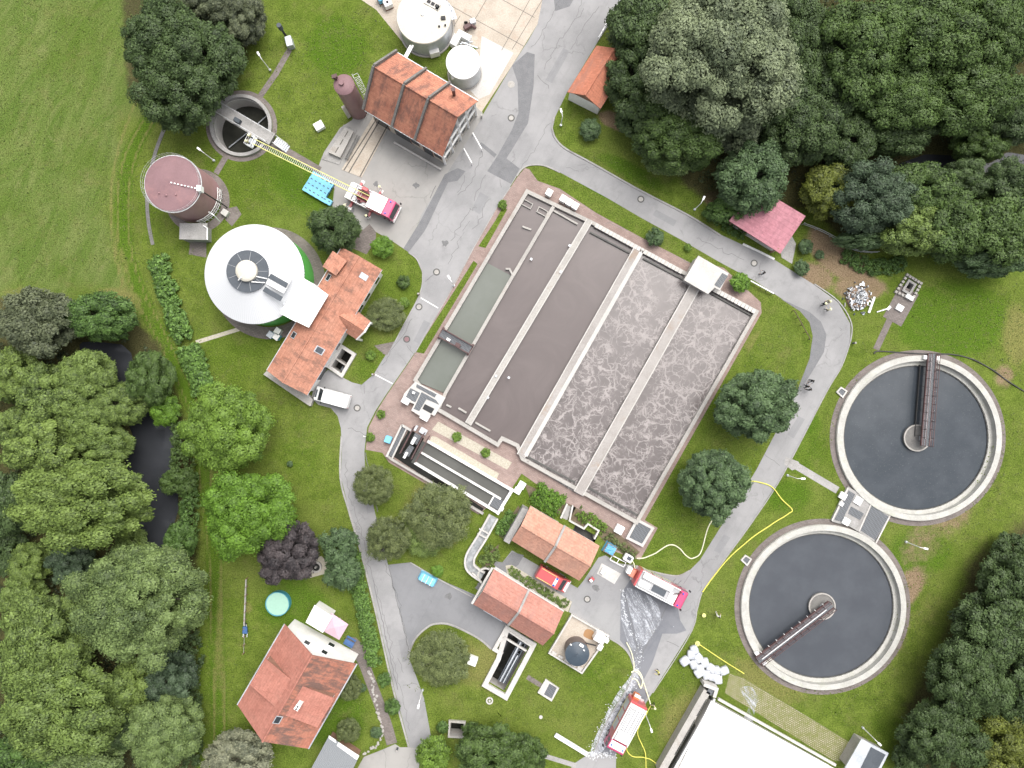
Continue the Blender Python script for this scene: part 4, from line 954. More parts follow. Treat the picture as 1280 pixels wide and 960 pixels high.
for k in range(3): a, b = lerp((436.5,161.5),(417.5,193.5),.08+k*.31), lerp((436.5,161.5),(417.5,193.5),.3+k*.31); mb = MB(); mb.ribbon(PP([a, b], .7), .12, .701, .715); mb.build('slot', M['joint'], bk)
mb = MB()
for o_ in (.5, .85): mb.tube([P(443,167,.5)+Vector((o_*.8,-o_*.45,0)), P(428,196,.5)+Vector((o_*.8,-o_*.45,0)), P(428,196,.1)+Vector((o_*.8,-o_*.45,0))], .09, 6)
mb.build('pipework', M['conc_mid'], bk)
mb = MB(); p = P(400,159,.0); mb.box(p.x, p.y, 0, .75, 1.3, 1.1, R_(30)); tag(mb.build('shaft_cover', M['white'], bevel=.05), 'small square white shaft cover on the lawn left of the grey tank', 'shaft cover', 'white shaft covers')
mb = MB(); p = P(591,824,.0); mb.box(p.x, p.y, 0, .8, 1.25, 1.25, R_(-20)); tag(mb.build('shaft_cover', M['white'], bevel=.05), 'small white shaft cover on the lawn beside the rounded bush', 'shaft cover', 'white shaft covers')
mb = MB(); p = P(773.5,661,.0); mb.box(p.x, p.y, 0, .6, 1.2, 1.2, R_(-30)); tag(mb.build('shaft_cover', M['white'], bevel=.05), 'small white shaft cover in the bed below the aeration lanes', 'shaft cover', 'white shaft covers')
mb = MB(); p = P(652,606,.0); mb.box(p.x, p.y, 0, .6, 1.0, 1.0, R_(-30)); mb.box(*P(647,613)[:2], 0, .35, 1.0, .9, R_(-30)); tag(mb.build('shaft_cover', M['white'], bevel=.05), 'white shaft cover at the lower end of the grit channel', 'shaft cover', 'white shaft covers')
mb = MB(); p = P(1050,261.5); 
# ---- the tall brown silo
sl_ = thing('brown_silo', 'tall slim red brown silo with ladder standing beside the machine hall', 'silo', P(448, 138)); q = sl_.location
mb = MB(); mb.cyl(q.x, q.y, 1.32, 0, 1.32, 8.6, 32); mb.build('shell', M['brown_clad2'], sl_, smooth=True)
mb = MB(); mb.cyl(q.x, q.y, 1.36, 8.6, .9, 8.95, 32); mb.cyl(q.x-.2, q.y, .32, 8.9, .32, 9.3, 12); mb.build('cap', M['pink_roof'], sl_, smooth=True)
mb = MB(); mb.tube([(q.x-.9, q.y+.6, 7.5), (q.x-.9, q.y+.6, 9.7)], .2, 8); mb.tube([(q.x-1.15, q.y+.75, 8), (q.x-1.15, q.y+.75, 9.5)], .16, 8); mb.box(q.x-1, q.y+.7, 9.3, 9.6, .7, .45, .3); mb.build('exhaust_pipe', M['red_steel'], sl_)
lx = q + Vector((1.35, .75, 0)); dl = Vector((.5, -.87, 0))
mb = MB()
for s_ in (-.25, .25): mb.tube([lx + dl*s_ + Vector((0,0,.3)), lx + dl*s_ + Vector((0,0,9.5))], .04, 5)
for i in range(26): mb.tube([lx - dl*.25 + Vector((0,0,.5+i*.35)), lx + dl*.25 + Vector((0,0,.5+i*.35))], .025, 4)
for i in range(8): z = 2.6 + i*.9; mb.tube([lx - dl*.35 + Vector((0,0,z)), lx - dl*.3 + Vector((.6,.35,z)), lx + dl*.3 + Vector((.6,.35,z)), lx + dl*.35 + Vector((0,0,z))], .03, 4)
mb.build('caged_ladder', M['white_rail'], sl_)
mb = MB(); mb.box(q.x-1.3, q.y-.9, 0, 3.6, .5, .3, .6); mb.build('cable_riser', M['cream'], sl_)
# ---- cream and white tanks at the top
def lid_tank(name, label, c, rpx, h, mats, seg=48):
    root = thing(name, label, 'tank', P(*c), 0); q = root.location; r = rpx*SC*(1 - h/CAM_H)
    mb = MB(); mb.cyl(q.x, q.y, r*.985, 0, r*.985, h-.1, seg); mb.build('shell', M[mats[0]], root, smooth=True)
    mb = MB(); mb.cyl(q.x, q.y, r*1.02, h-.12, r*1.0, h, seg); mb.cyl(q.x, q.y, r, h, .3, h+r*.09, seg); mb.build('cover', M[mats[1]], root, smooth=True)
    mb = MB(); mb.ring(q.x, q.y, r, r*1.06, 0, .2, seg); mb.build('footing', M['conc'], root)
    return root, q, r
rt, q, r = lid_tank('sludge_tank', 'large round tank with cream cover and grey steel shell at the top edge', (533.7, 38), 33.6, 3.8, ('galv', 'cream'))
mb = MB(); mb.cyl(q.x-.1, q.y+.1, .3, 4.1, .2, 4.3, 12); mb.build('vent_cap', M['galv'], rt)
for c, w_, l_ in (((540,4), .9, 2.2), ((547,9), .6, .5)):
    pp = P(*c, 4.2); mb = MB(); mb.box(pp.x, pp.y, 3.95, 4.12, l_, w_, R_(-28)); mb.build('access_hatch', M['conc_white'], rt)
for c in ((536,1.5), (541,4.5), (546,7)):
    pp = P(*c, 4.2); mb = MB(); mb.box(pp.x, pp.y, 4.12, 4.2, .45, .4, R_(-28)); mb.build('hatch_window', M['dark'], rt)
for c, s_ in (((554,22.5), .62), ((549,33), .25), ((556.5,31.5), .25)):
    pp = P(*c, 4.0); mb = MB(); mb.box(pp.x, pp.y, 3.9, 4.15, s_, s_*.7, .1); mb.build('hatch_window', M['dark'], rt)
pp = P(543,65,1.2); mb = MB(); mb.box(pp.x, pp.y, .2, 1.5, 1.35, .6, R_(15)); mb.build('wall_cabinet', M['offwhite'], rt, bevel=.04)
mb = MB(); a0 = R_(10)
for i in range(9):
    a = a0 + i*.14; mb.tube([(q.x + (r+.35)*math.cos(a), q.y + (r+.35)*math.sin(a), 0), (q.x + (r+.35)*math.cos(a), q.y + (r+.35)*math.sin(a), 2.2+.25*i)], .04, 4)
mb.tube([(q.x + (r+.35)*math.cos(a0+i*.14), q.y + (r+.35)*math.sin(a0+i*.14), 2.2+.25*i) for i in range(9)], .05, 5); mb.ribbon([(q.x + (r+.4)*math.cos(a0+i*.14), q.y + (r+.4)*math.sin(a0+i*.14)) for i in range(9)], .7, 1.6, 1.7)
mb.build('stair', M['galv'], rt)
rt2, q2, r2 = lid_tank('white_tank', 'smaller round tank with bright white conical cover beside the machine hall', (581, 92), 21.2, 3.6, ('galv', 'white'))
mb = MB(); mb.tube([P(566.5,97,2.6), P(566.5,97,0.1)], .22, 8); mb.box(*P(567,96,2.7)[:2], 2.5, 2.9, .6, .45, .3); mb.build('inlet_pipe', M['white'], rt2, smooth=False)
for i in range(5):
    a = 6.28*i/5+.3; mb = MB(); mb.box(q2.x + 1.0*math.cos(a), q2.y + 1.0*math.sin(a), 3.6, 3.74, .16, .16, a); mb.build('lifting_lug', M['offwhite'], rt2)
o = thing('pump_skid', 'white pump cabinets with small pipes between the two round tanks', 'pump unit', P(578,50))
for c, l_, w_ in (((580,44), 2.0, .8), ((569,50), 1.0, 1.5)):
    mb = MB(); p = P(*c, 1.2); mb.box(p.x, p.y, .05, 1.3, l_, w_, R_(-28)); mb.build('cabinet', M['white'], o, bevel=.04)
mb = MB(); mb.tube([P(577,53,.8), P(586,56,.8), P(597,60,.8)], .12, 6); mb.tube([P(575,55,.7), P(591,52,.7)], .1, 6); mb.build('pipework', M['galv'], o, smooth=True)
o = thing('mixer_machine', 'dark red and grey machine parked behind the white pump cabinets', 'machine', P(588,32))
mb = MB(); p = P(585,33,.6); mb.box(p.x, p.y, .3, .9, 1.3, .6, .5); mb.tube([p + Vector((.5,0,.4)), p + Vector((1.1,-.5,.5))], .2, 8); mb.build('engine_block', M['red_steel'], o, bevel=.05)
mb = MB(); p = P(591,27,.8); mb.box(p.x, p.y, .4, 1.1, .8, .7, .3); mb.build('hopper', M['galv'], o, bevel=.06)
for dx, dy in ((-.5,.3), (.6,.3), (-.4,-.4), (.7,-.4)):
    mb = MB(); p = P(587,32); mb.tube([(p.x+dx, p.y+dy-.06, .28), (p.x+dx, p.y+dy+.06, .28)], .28, 12); mb.build('wheel', M['tyre'], o)
for i, (c, mt, lb) in enumerate((((478,1), 'blue_plastic', 'blue container box at the very top edge beside the cream tank'), ((486,8), 'white', 'white chemical tote at the top edge left of the cream tank'))):
    o = thing('tote', lb, 'container', P(*c)); p = o.location
    mb = MB(); mb.box(p.x, p.y, .15, 1.15, 1.15, 1.0, R_(25)); mb.build('tank_body', M[mt], o, bevel=.1); mb = MB(); mb.box(p.x, p.y, 0, .14, 1.2, 1.05, R_(25)); mb.build('pallet', M['timber'], o)
    mb = MB(); mb.cyl(p.x, p.y, .18, 1.15, .18, 1.24, 12); mb.build('lid', M['dark'], o)
# ---- brown gas holder
gh = thing('gas_holder', 'squat cylindrical tank with pinkish brown roof and white railing beside the meadow', 'tank', P(243.5, 246)); q = gh.location; H_ = 6.5; r = 34.8*SC*.935
mb = MB(); mb.cyl(q.x, q.y, r, 0, r, H_, 72); mb.build('shell', M['brown_clad'], gh, smooth=True)
mb = MB(); mb.cyl(q.x, q.y, r*1.0, H_+.0, r*1.0, H_+.08, 72); mb.cyl(q.x, q.y, r, H_+.08, .2, H_+.5, 72); mb.build('roof', M['pink_roof'], gh, smooth=True)
mb = MB()
for zz in (.45, .9): mb.tube([(q.x + (r+.12)*math.cos(a), q.y + (r+.12)*math.sin(a), H_+zz) for a in np.linspace(0, 6.2832, 73)], .014, 4)
for i in range(34): a = 6.2832*i/34; mb.tube([(q.x + (r+.12)*math.cos(a), q.y + (r+.12)*math.sin(a), H_-.1), (q.x + (r+.12)*math.cos(a), q.y + (r+.12)*math.sin(a), H_+.95)], .022, 4)
mb.ring(q.x, q.y, r+.02, r+.15, H_-.12, H_-.06, 72); mb.build('roof_railing', M['railing'], gh)
a = Vector((q.x, q.y, H_+.6)); b = a + Vector((r*1.0, -.8, -.3))
mb = MB()
for i in range(9): p = a + (b-a)*(i/8.5); mb.bar(p, p + (b-a)/18, .16, .14)
mb.build('roof_ladder', M['white_rail'], gh)
mb = MB(); mb.box(b.x+.1, b.y, H_-.2, H_+.9, .5, .75, 0); mb.build('white_cabinet', M['white'], gh)
mb = MB(); mb.tube([b + Vector((.35,-.3,-.5)), b + Vector((.9,-.7,-6.8))], .09, 5); mb.build('downpipe', M['dark'], gh)
mb = MB()
for zz in (.6, 1.15, 1.7): mb.tube([(q.x + (r+.28)*math.cos(a_), q.y + (r+.28)*math.sin(a_), zz) for a_ in np.linspace(R_(-75), R_(12), 24)], .05, 5)
for a_ in np.linspace(R_(-75), R_(12), 12): mb.tube([(q.x + (r+.28)*math.cos(a_), q.y + (r+.28)*math.sin(a_), 0), (q.x + (r+.28)*math.cos(a_), q.y + (r+.28)*math.sin(a_), 1.7)], .05, 4)
mb.build('lower_railing', M['white_rail'], gh)
for c in ((212,231), (207,245), (198,242), (219,244), (229,233)):
    p = P(*c, H_+.3); mb = MB(); mb.tube([p, p + Vector((.18,.08,.22))], .09, 6); mb.build('roof_vent', M['brown_clad'], gh)
mb = MB(); p = P(263,266,3); mb.tube([p + Vector((0,0,.4)), p, p + Vector((.4,-.3,-.2)), P(275,277,1)], .08, 6); mb.build('vent_pipe', M['white_rail'], gh)
o = thing('valve_house', 'grey flat roofed valve house against the foot of the brown tank', 'hut', P(243, 291))
mb = MB(); mb.prism(PP([(227,282),(256,282),(256,299),(227,299)], 2.2), 0, 2.2); mb.build('wall', M['conc_grey'], o)
mb = MB(); mb.slab(PP([(224.5,279),(259,279),(259,300),(224,299)], 2.4), .2); mb.build('roof', M['conc_grey'], o)
mb = MB(); mb.tube([P(254,282,2.6), P(259,285,2.6), P(259,299,2.6), P(259,299,.2)], .09, 6); mb.build('pipe', M['white_rail'], o)
mb = MB(); p = P(283,267); mb.box(p.x, p.y, 0, .7, .95, .85, R_(-35)); tag(mb.build('meter_box', M['conc_white'], bevel=.04), 'pale grey meter box on the paved corner right of the brown tank', 'meter box')
# ---- green digester with white standing-seam roof
dg = thing('digester', 'round green walled digester with white cone roof and dark glazed ring', 'digester', P(336, 350.5)); q = dg.location
def white_roof(): 
    t = NT('white_standing_seam_roof'); ge = t.n('ShaderNodeTexCoord')
    g = t.n('ShaderNodeSeparateXYZ'); t.l(ge.outputs['Object'], g.inputs[0])
    an = t.math('ARCTAN2', g.outputs[1], g.outputs[0]); s_ = t.math('FRACT', t.math('MULTIPLY', an, 22.0)); e = t.ramp(s_, .0, .14)
    t.col(t.mix(e, (.36, .38, .4), (.56, .57, .585))).rough(.4); t.bump(e, .3, .03); return t.m
M['seam'] = white_roof(); M['green'] = rough_mat('bright_green_cladding', (.09, .42, .07), (.11, .48, .085), 1, 5, .45, .12)
M['slate'] = rough_mat('slate_grey_sheet', (.05, .06, .072), (.065, .075, .088), .8, 5, .7, .15)
H_ = 5.6; r = 6.45
mb = MB(); mb.cyl(q.x, q.y, r*.99, 0, r*.99, H_, 96); mb.build('wall', M['green'], dg, smooth=True)
mb = MB()
for i in range(96): a = 6.2832*i/96; mb.box(q.x + (r+.12)*math.cos(a), q.y + (r+.12)*math.sin(a), H_-.35, H_-.1, .16, .12, a)
mb.build('eave_bracket', M['slate'], dg)
mb = MB(); mb.cyl(q.x, q.y, r+.18, H_-.12, r+.18, H_, 96); mb.cyl(q.x, q.y, r+.18, H_, 2.6, H_+2.2, 96, cap=False); mb.cyl(q.x, q.y, 2.75, H_+2.2, 2.75, H_+2.35, 64); rf = mb.build('cone_roof', M['seam'], dg, smooth=True)
zt = H_ + 2.4
mb = MB(); mb.cyl(q.x, q.y, 2.75, zt-.2, 2.75, zt+.06, 48); mb.build('glazed_ring', M['slate'], dg)
mb = MB()
for i in range(9): a = 6.2832*i/9; mb.bar((q.x+1.4*math.cos(a), q.y+1.4*math.sin(a), zt+.09), (q.x+2.6*math.cos(a), q.y+2.6*math.sin(a), zt+.08), .025, .03)
mb.build('glazing_bar', M['railing'], dg)
mb = MB(); mb.cyl(q.x, q.y, 1.38, zt, 1.38, zt+.55, 40); mb.dome(q.x, q.y, 1.38, zt+.55, .3, 40, 4); mb.build('gas_dome', M['cream'], dg, smooth=True)
mb = MB(); mb.tube([(q.x-.5,q.y-.9,zt+.9), (q.x-1.0,q.y-1.2,zt+.5)], .1, 6); mb.tube([(q.x+1.2,q.y-.7,zt+.3), (q.x+2.6,q.y-1.0,zt+.2)], .07, 6); mb.tube([(q.x+.6,q.y-1.4,zt+.3), (q.x+2.3,q.y-1.5,zt+.2)], .07, 6); mb.build('gas_pipe', M['white'], dg, smooth=True)
mb = MB()
a_, b_ = P(334,341,zt-.25), P(361,356,zt-.6); mb.bar(a_, b_, 2.6, .3); mb.build('stair_roof', M['white'], dg)
for c0, c1 in (((337,344.5), (359,357)), ((330,361), (352,374))):
    mb = MB(); mb.bar(P(*c0, zt+.02), P(*c1, zt-.3), .68, .12); mb.build('stair_glazing', M['slate'], dg)
zc_ = 6.6
mb = MB(); mb.prism(PP([(377.5,347),(395,357.5),(369,401.5),(351,391)], zc_), 0, zc_-.15); mb.prism(PP([(395,359),(408,367.5),(384,407),(369,400)], zc_-.4), 0, zc_-.6); mb.build('stair_tower_wall', M['white'], dg)
mb = MB(); mb.slab(PP([(377.5,346.5),(396.5,358),(370,402.5),(349.5,391.5)], zc_), .15); mb.build('stair_tower_roof', M['white'], dg)
mb = MB(); mb.slab(PP([(396.5,358.6),(410.5,368.5),(386,409.5),(370.5,402)], zc_-.35), .15); mb.build('link_roof', M['white'], dg)
for c in ((356,379.5), (353,386)):
    p = P(*c, zc_); mb = MB(); mb.box(p.x, p.y, zc_, zc_+.12, .35, .25, A30); mb.build('roof_vent', M['galv'], dg)
# ---- operations house beside it
zq = zoomer(320, 300, 4.571)
op = thing('operations_house', 'L shaped operations house with lichened orange tiles and white gabled porch', 'building', P(405, 405))
ZE, ZR = 3.8, 5.6
E0, E1, F1, F0 = (427,309), (477.5,337), (384,494), (333.5,463)
ro, ow = gable(op, [E0, F0, F1, E1], ZE, ZR, T_ops, M['offwhite'], over=.4)
mb = MB(); mb.slab([P(416,313.5,5.3), P(434,326,5.45), P(420,344.5,5.45), P(403,333,5.25)], .18); mb.build('dormer_roof', T_ops, op)
mb = MB(); mb.prism(PP([(415,315.5),(431,325.5),(419,342.5),(405,333)], 4.9), 3.4, 5.0); mb.build('dormer_wall', M['timber'], op)
# porch gable
pa, pb_, pc, pd = (431,391), (444,388), (463,402), (443,423)
ZP = 4.6
mb = MB(); a0, a1 = P(444.5,387,3.3), P(463,401.5,3.3); b0, b1 = P(428,413,3.3), P(445,424,3.3); r0, r1 = P(424,394,ZP+.3), P(455,413.5,ZP+.3)
mb.slab([a0, a1, r1, r0], .14); mb.slab([r0, r1, b1, b0], .14); mb.build('porch_roof', T_ops, op)
mb = MB(); mb.prism([P(440,391,3.2), P(459,402.5,3.2), P(444,420,3.2), P(428,410,3.2)], 0, 3.2); mb.build('porch_wall', M['white'], op)
c0, c1 = P(462,403.5,3.2), P(446,423.5,3.2)
mb = MB(); mb.bar(c0, P(456,414,4.7), .3, .3); mb.bar(P(456,414,4.7), c1, .3, .3); mb.bar(Vector((c0.x,c0.y,0)), c0, .28, .28); mb.bar(Vector((c1.x,c1.y,0)), c1, .28, .28); mb.build('porch_frame', M['white'], op)
windows(op, P(459,402.5,2), P(444,420,2), [(.3, .3, 2.6, .9), (.72, .3, 2.6, .9)])
for c, mt, w_, l_ in (((454.5,345.5), 'white', 1.0, .8), ((399,438), 'slate', 1.1, .95), ((365.5,418.5), 'dark', .7, .9), ((409,346), 'glass', .6, 1.0)):
    p = P(*c, 4.8); n_ = Vector((.857,-.515,0)); sg = 1 if c[0] > 415 or c == (399,438) else -1
    cc = Vector((p.x, p.y, 0)); rm = ((P(*E0, ZE)+P(*E1, ZE))/2); dd = Vector(((P(*F0,ZE)-P(*E0,ZE)).x, (P(*F0,ZE)-P(*E0,ZE)).y, 0)).normalized()
    off = (cc - Vector((rm.x, rm.y, 0))); off = off - dd*off.dot(dd); half = (P(*E0,ZE)-P(*E1,ZE)).length/2
    zz = ZR - (ZR-ZE)*min(1, off.length/half); sl2 = (ZR-ZE)/half; on = off.normalized()
    mb = MB(); qd = [cc + dd*sx*l_/2 + on*sy*w_/2 + Vector((0,0, zz - sl2*sy*w_/2 + .1)) for sx, sy in ((-1,-1),(1,-1),(1,1),(-1,1))]; mb.slab(qd, .14)
    f = mb.build('roof_window', M['galv'], op); mb = MB(); qd = [cc + (v-cc)*1.0 + Vector((0,0,.02)) for v in [cc + dd*sx*l_*.4 + on*sy*w_*.38 + Vector((0,0, zz - sl2*sy*w_*.38 + .1)) for sx, sy in ((-1,-1),(1,-1),(1,1),(-1,1))]]; mb.slab(qd, .03); mb.build('pane', M[mt], f)
windows(op, ow[3], ow[2], [(.06, .8, 2.4, 1.2), (.2, .8, 2.4, 1.4), (.3, .8, 2.4, 1.4), (.62, .8, 2.4, 1.2), (.85, .1, 2.4, 2.2)])
mb = MB(); mb.prism(PP([(329,468),(333,464),(386,494),(391,500),(388,508),(380,503)], .9), 0, .9); mb.build('rear_wall_plinth', M['conc'], op)
mb = MB(); mb.tube([P(*E1, ZE-.1), P(*F1, ZE-.1)], .09, 6); mb.tube([P(*E0, ZE-.1), P(*F0, ZE-.1)], .09, 6); mb.build('gutter', M['galv'], op)
o = thing('lift_unit', 'small white and dark heat pump unit at the north corner of the operations house', 'unit', P(424,311))
mb = MB(); p = P(423,311.5); mb.box(p.x, p.y, 0, 1.0, .8, .7, A30); mb.build('housing', M['white'], o, bevel=.04); mb = MB(); p = P(428,309); mb.cyl(p.x, p.y, .5, 0, .9, .5, 12); mb = MB(); mb.cyl(p.x, p.y, .5, 0, .5, .8, 16); mb.build('fan_drum', M['slate'], o)
for i, c in enumerate(((341,419), (350,414.5), (348.5,421.5))):
    mb = MB(); p = P(*c); mb.box(p.x, p.y, 0, 1.1, .75, .8, R_(-35)); o = thing('waste_bin', ['pale blue wheeled bin behind the digester, leftmost of three', 'white wheeled bin behind the digester, topmost of three', 'pale blue wheeled bin behind the digester, the lowest of three'][i], 'bin', P(*c), 0, 'bins behind the digester')
    mb.build('bin_body', M['blue_plastic'] if i != 1 else M['white'], o, bevel=.05); mb = MB(); mb.box(p.x, p.y, 1.1, 1.17, .8, .86, R_(-35)); mb.build('lid', M['offwhite'] if i else M['galv'], o)
# sunken pit beside the house
pt = thing('screen_pit', 'rectangular sunken pit with white rim beside the operations house', 'pit', P(427, 451))
pp = [(427,433),(442.5,443),(427,469.5),(411,458.6)]
wall('rim_wall', [(pp, 4.0, -2.5, .5, True)], 'conc_white', pt); wall('divider', [([(418,447),(433,457)], 2.2, -2.5, .3, False)], 'conc', pt)
mb = MB(); mb.sheet(PP(pp), -2.2); mb.build('pit_water', M['pit'], pt)
mb = MB(); p = P(429,462); mb.box(p.x, p.y, -1.2, -.5, .9, .7, A30); mb.build('grating', M['grate'], pt)
# ---- round pit with footbridge
rp = thing('round_pit', 'deep round concrete pit with stained pale walls and dark water, upper left', 'pit', P(*PIT)); q = rp.location
mb = MB(); mb.ring(q.x, q.y, 34.6*SC, 38.6*SC, -5, .4, 96); mb.build('rim_wall', M['conc_grey'], rp)
mb = MB(); mb.ring(q.x, q.y, 33.9*SC, 34.7*SC, -5, -.2, 96); mb.build('inner_wall', M['conc_white'], rp)
mb = MB(); mb.cyl(q.x, q.y, 33.95*SC, -5, 33.95*SC, -2.7, 64); mb.build('pit_water', M['pit_grey'], rp)
mb = MB()
for i in range(4): a = R_(40 + 90*i); mb.bar((q.x, q.y, -2.5), (q.x + 31.5*SC*math.cos(a), q.y + 31.5*SC*math.sin(a), -2.3), .12, .12)
mb.build('stirrer_arm', M['galv'], rp)
fb = thing('footbridge', 'grey concrete footbridge spanning the round pit', 'footbridge', P(304, 154))
mb = MB(); mb.ribbon(PP([(268,132),(340,174)], .75), 15.5*SC, .45, .75); mb.build('deck', M['conc_grey'], fb)
for off in (-6.6, 6.6):
    d = Vector((72, 42)).normalized(); n = Vector((-d.y, d.x))*off
    mb = MB(); a, b = P(272+n.x, 134.5+n.y, .75), P(338+n.x, 173+n.y, .75)
    for zz in (.5, 1.0): mb.tube([a + Vector((0,0,zz)), b + Vector((0,0,zz))], .03, 5)
    for i in range(9): p = a + (b-a)*i/8; mb.tube([p, p + Vector((0,0,1))], .03, 4)
    mb.build('railing', M['railing'], fb)
mb = MB(); p = P(298,152,.8); mb.box(p.x, p.y, .75, 1.5, .9, .6, A30); mb.build('drive_motor', M['slate'], fb, bevel=.04)
st = thing('stair', 'short steel stair from the round pit down to the paved path', 'stair', P(352, 181))
mb = MB(); a, b = P(345,176,.8), P(359,186,.05)
for i in range(7): p = a + (b-a)*i/6; mb.box(p.x, p.y, p.z-.04, p.z, .28, 1.0, R_(-33))
mb.build('tread', M['galv'], st)
mb = MB(); n = Vector((.53,.85,0))*.52
for sg in (1,-1): mb.tube([a + n*sg + Vector((0,0,.9)), b + n*sg + Vector((0,0,.9))], .03, 5); mb.tube([a + n*sg, a + n*sg + Vector((0,0,.9))], .03, 4); mb.tube([b + n*sg, b + n*sg + Vector((0,0,.9))], .03, 4); mb.bar(a + n*sg, b + n*sg, .06, .15)
mb.build('handrail', M['railing'], st)
o = thing('flare_stack', 'small gas flare with grey cabinet at the end of a narrow path', 'flare', P(363,55))
mb = MB(); p = P(364,56); mb.box(p.x, p.y, 0, 1.2, .9, 1.4, R_(15)); mb.build('cabinet', M['galv'], o, bevel=.04)
p = P(358,46); mb = MB(); mb.tube([(p.x,p.y,0), (p.x,p.y,2.6)], .16, 8); mb.build('burner_pipe', M['dark'], o); mb = MB(); mb.cyl(p.x, p.y, .32, 2.3, .32, 3.3, 12); mb.build('burner_hood', M['slate'], o)
mb = MB(); mb.tube([P(361,58,.6), P(358,50,.6), P(358,46,.6)], .1, 6); mb.build('gas_pipe', M['white'], o)

# ---- the two plant rooms with paired roofs
pr = thing('plant_room', 'low plant room with two light orange roof halves just below the basins', 'building', P(694, 678))
gable(pr, [(663,632.5),(704.5,657),(680.5,701),(639.4,675.5)], 3.2, 4.7, T_plant, M['offwhite'], name='roof_half')
gable(pr, [(707,658),(749.5,682.5),(724,726),(682,702)], 3.0, 4.5, T_plant, M['offwhite'], name='roof_half')
a, b = P(706,657,3.2), P(681,702,3.2); r = (a+b)/2; r.z = 4.75
mb = MB(); mb.bar(a, r, .32, .3); mb.bar(r, b, .32, .3); mb.build('party_wall', M['conc_grey'], pr)
mb = MB(); mb.ribbon(PP([(657,636),(633,678)], 2.4), .9, 0, 2.4); mb.build('annex_wall', M['conc_grey'], pr)
mb = MB(); mb.ribbon(PP([(654,637),(640,662)], .5), .35, 0, .6); mb.build('low_wall', M['conc_white'], pr)
windows(pr, P(678,698,2), P(644,677,2), [(.3, .1, 2.2, 2.4), (.72, .1, 2.2, 2.4)], M['galv']); windows(pr, P(722,722,2), P(686,702,2), [(.3, .1, 2.2, 2.4), (.72, .1, 2.2, 2.4)], M['galv'])
p2 = thing('screen_house', 'low screen house with two rose orange roof halves above the open inlet pit', 'building', P(648, 757))
gable(p2, [(617.5,711),(660,737),(634.5,780),(591.5,755.5)], 3.2, 5.2, T_plant2, M['offwhite'], name='roof_half')
gable(p2, [(661,738.5),(704.5,764.5),(678.5,807),(636,781.5)], 3.2, 5.2, T_plant2, M['offwhite'], name='roof_half')
a, b = P(661,737.5,3.2), P(635.5,781,3.2); r = (a+b)/2; r.z = 5.25
mb = MB(); mb.bar(a, r, .3, .3); mb.bar(r, b, .3, .3); mb.build('party_wall', M['conc_grey'], p2)
mb = MB(); mb.bar(P(615.5,709.5,3.35), P(590,754.5,3.35), .3, .3); mb.bar(P(617,710,3.2), P(705,764,3.2), .16, .16); mb.build('roof_edge', M['conc_white'], p2)
windows(p2, P(600,759,2), P(632,778,2), [(.5, .1, 2.5, 3.0)], M['galv'])
# stair well between bed and plant room
sw = thing('stair_well', 'angular sunken stair well with white parapets behind the light orange plant room', 'stair well', P(730, 665))
wall('parapet', [([(716,632),(712,651),(730,661),(735,655),(748.5,663.5),(743,674)], 2.0, -1.5, .6, False), ([(709,630),(701,648)], 2.0, 0, .6, False)], 'conc_white', sw)
mb = MB(); mb.sheet(PP([(720,655),(747,671),(740,683),(713,668)]), -1.4); mb.build('floor', M['conc_dark'], sw)
mb = MB(); mb.prism(PP([(709,631),(715,634),(709,650),(702,647)]), 0, .08); mb.build('ramp', M['conc_grey'], sw)
# ---- open inlet pit with screw frames
ip = thing('inlet_pit', 'deep open inlet pit with pale walls, dark frames and black water', 'pit', P(634, 830))
wall('rim_wall', [([(634,786),(667,806.5),(632.5,872),(606,856.5),(623,824)], 6.0, -3.2, .45, True)], 'conc_white', ip)
wall('side_wall', [([(633,785),(618,812),(628,818)], 4.5, 0, .5, False)], 'conc_white', ip)
mb = MB(); mb.sheet(PP([(636,790),(664,806),(632,868),(606,854)]), -2.9); mb.build('pit_water', M['pit'], ip)
mb = MB()
for i in range(4): a, b = lerp((630,862),(660,806),i/3.3), None
A, B = P(627,852,-.4), P(653,803,.2); d = (B-A).normalized(); n = Vector((-d.y, d.x, 0))
for sg in (-.5, 0, .5):
    mb.bar(A + n*sg, B + n*sg, .14, .18)
for i in range(12): p = A + (B-A)*i/11; mb.bar(p - n*.6, p + n*.6, .1, .1)
mb.build('screen_frame', M['slate'], ip)
mb = MB(); mb.bar(A + n*.25 + Vector((0,0,.2)), B + n*.25 + Vector((0,0,.2)), .2, .1); mb.bar(A - n*.25 + Vector((0,0,.15)), A + (B-A)*.7 - n*.25 + Vector((0,0,.15)), .16, .1); mb.build('scraper_chain', M['galv'], ip)
for a, b in (((637,790),(664,808)), ((630,797),(658,814))):
    wall('cross_beam', [([a, b], 2.2, .2, .6, False)], 'conc_white', ip)
for q in ([(638,785),(645,789),(641,796),(634,792)], [(651,792),(657,795.5),(652,803),(646,799)], [(662,797),(667,801),(663,807),(658,804)], [(629,800),(635,803),(629,815),(623,811)]):
    mb = MB(); mb.prism(PP(q, .3), .1, .22); mb.build('dark_hatch', M['dark'], ip)
o = thing('hatch_slab', 'white concrete slab with a dark grated hatch on the lawn right of the inlet pit', 'hatch', P(685.5,862.5))
mb = MB(); mb.prism(PP([(682,849),(699,860.5),(689.5,877),(672,866)], .3), 0, .3); mb.build('slab', M['conc_white'], o)
mb = MB(); mb.prism(PP([(687,854.5),(696,860),(689.5,873.5),(680,868)], .34), .302, .33); mb.build('grating', M['grate'], o)
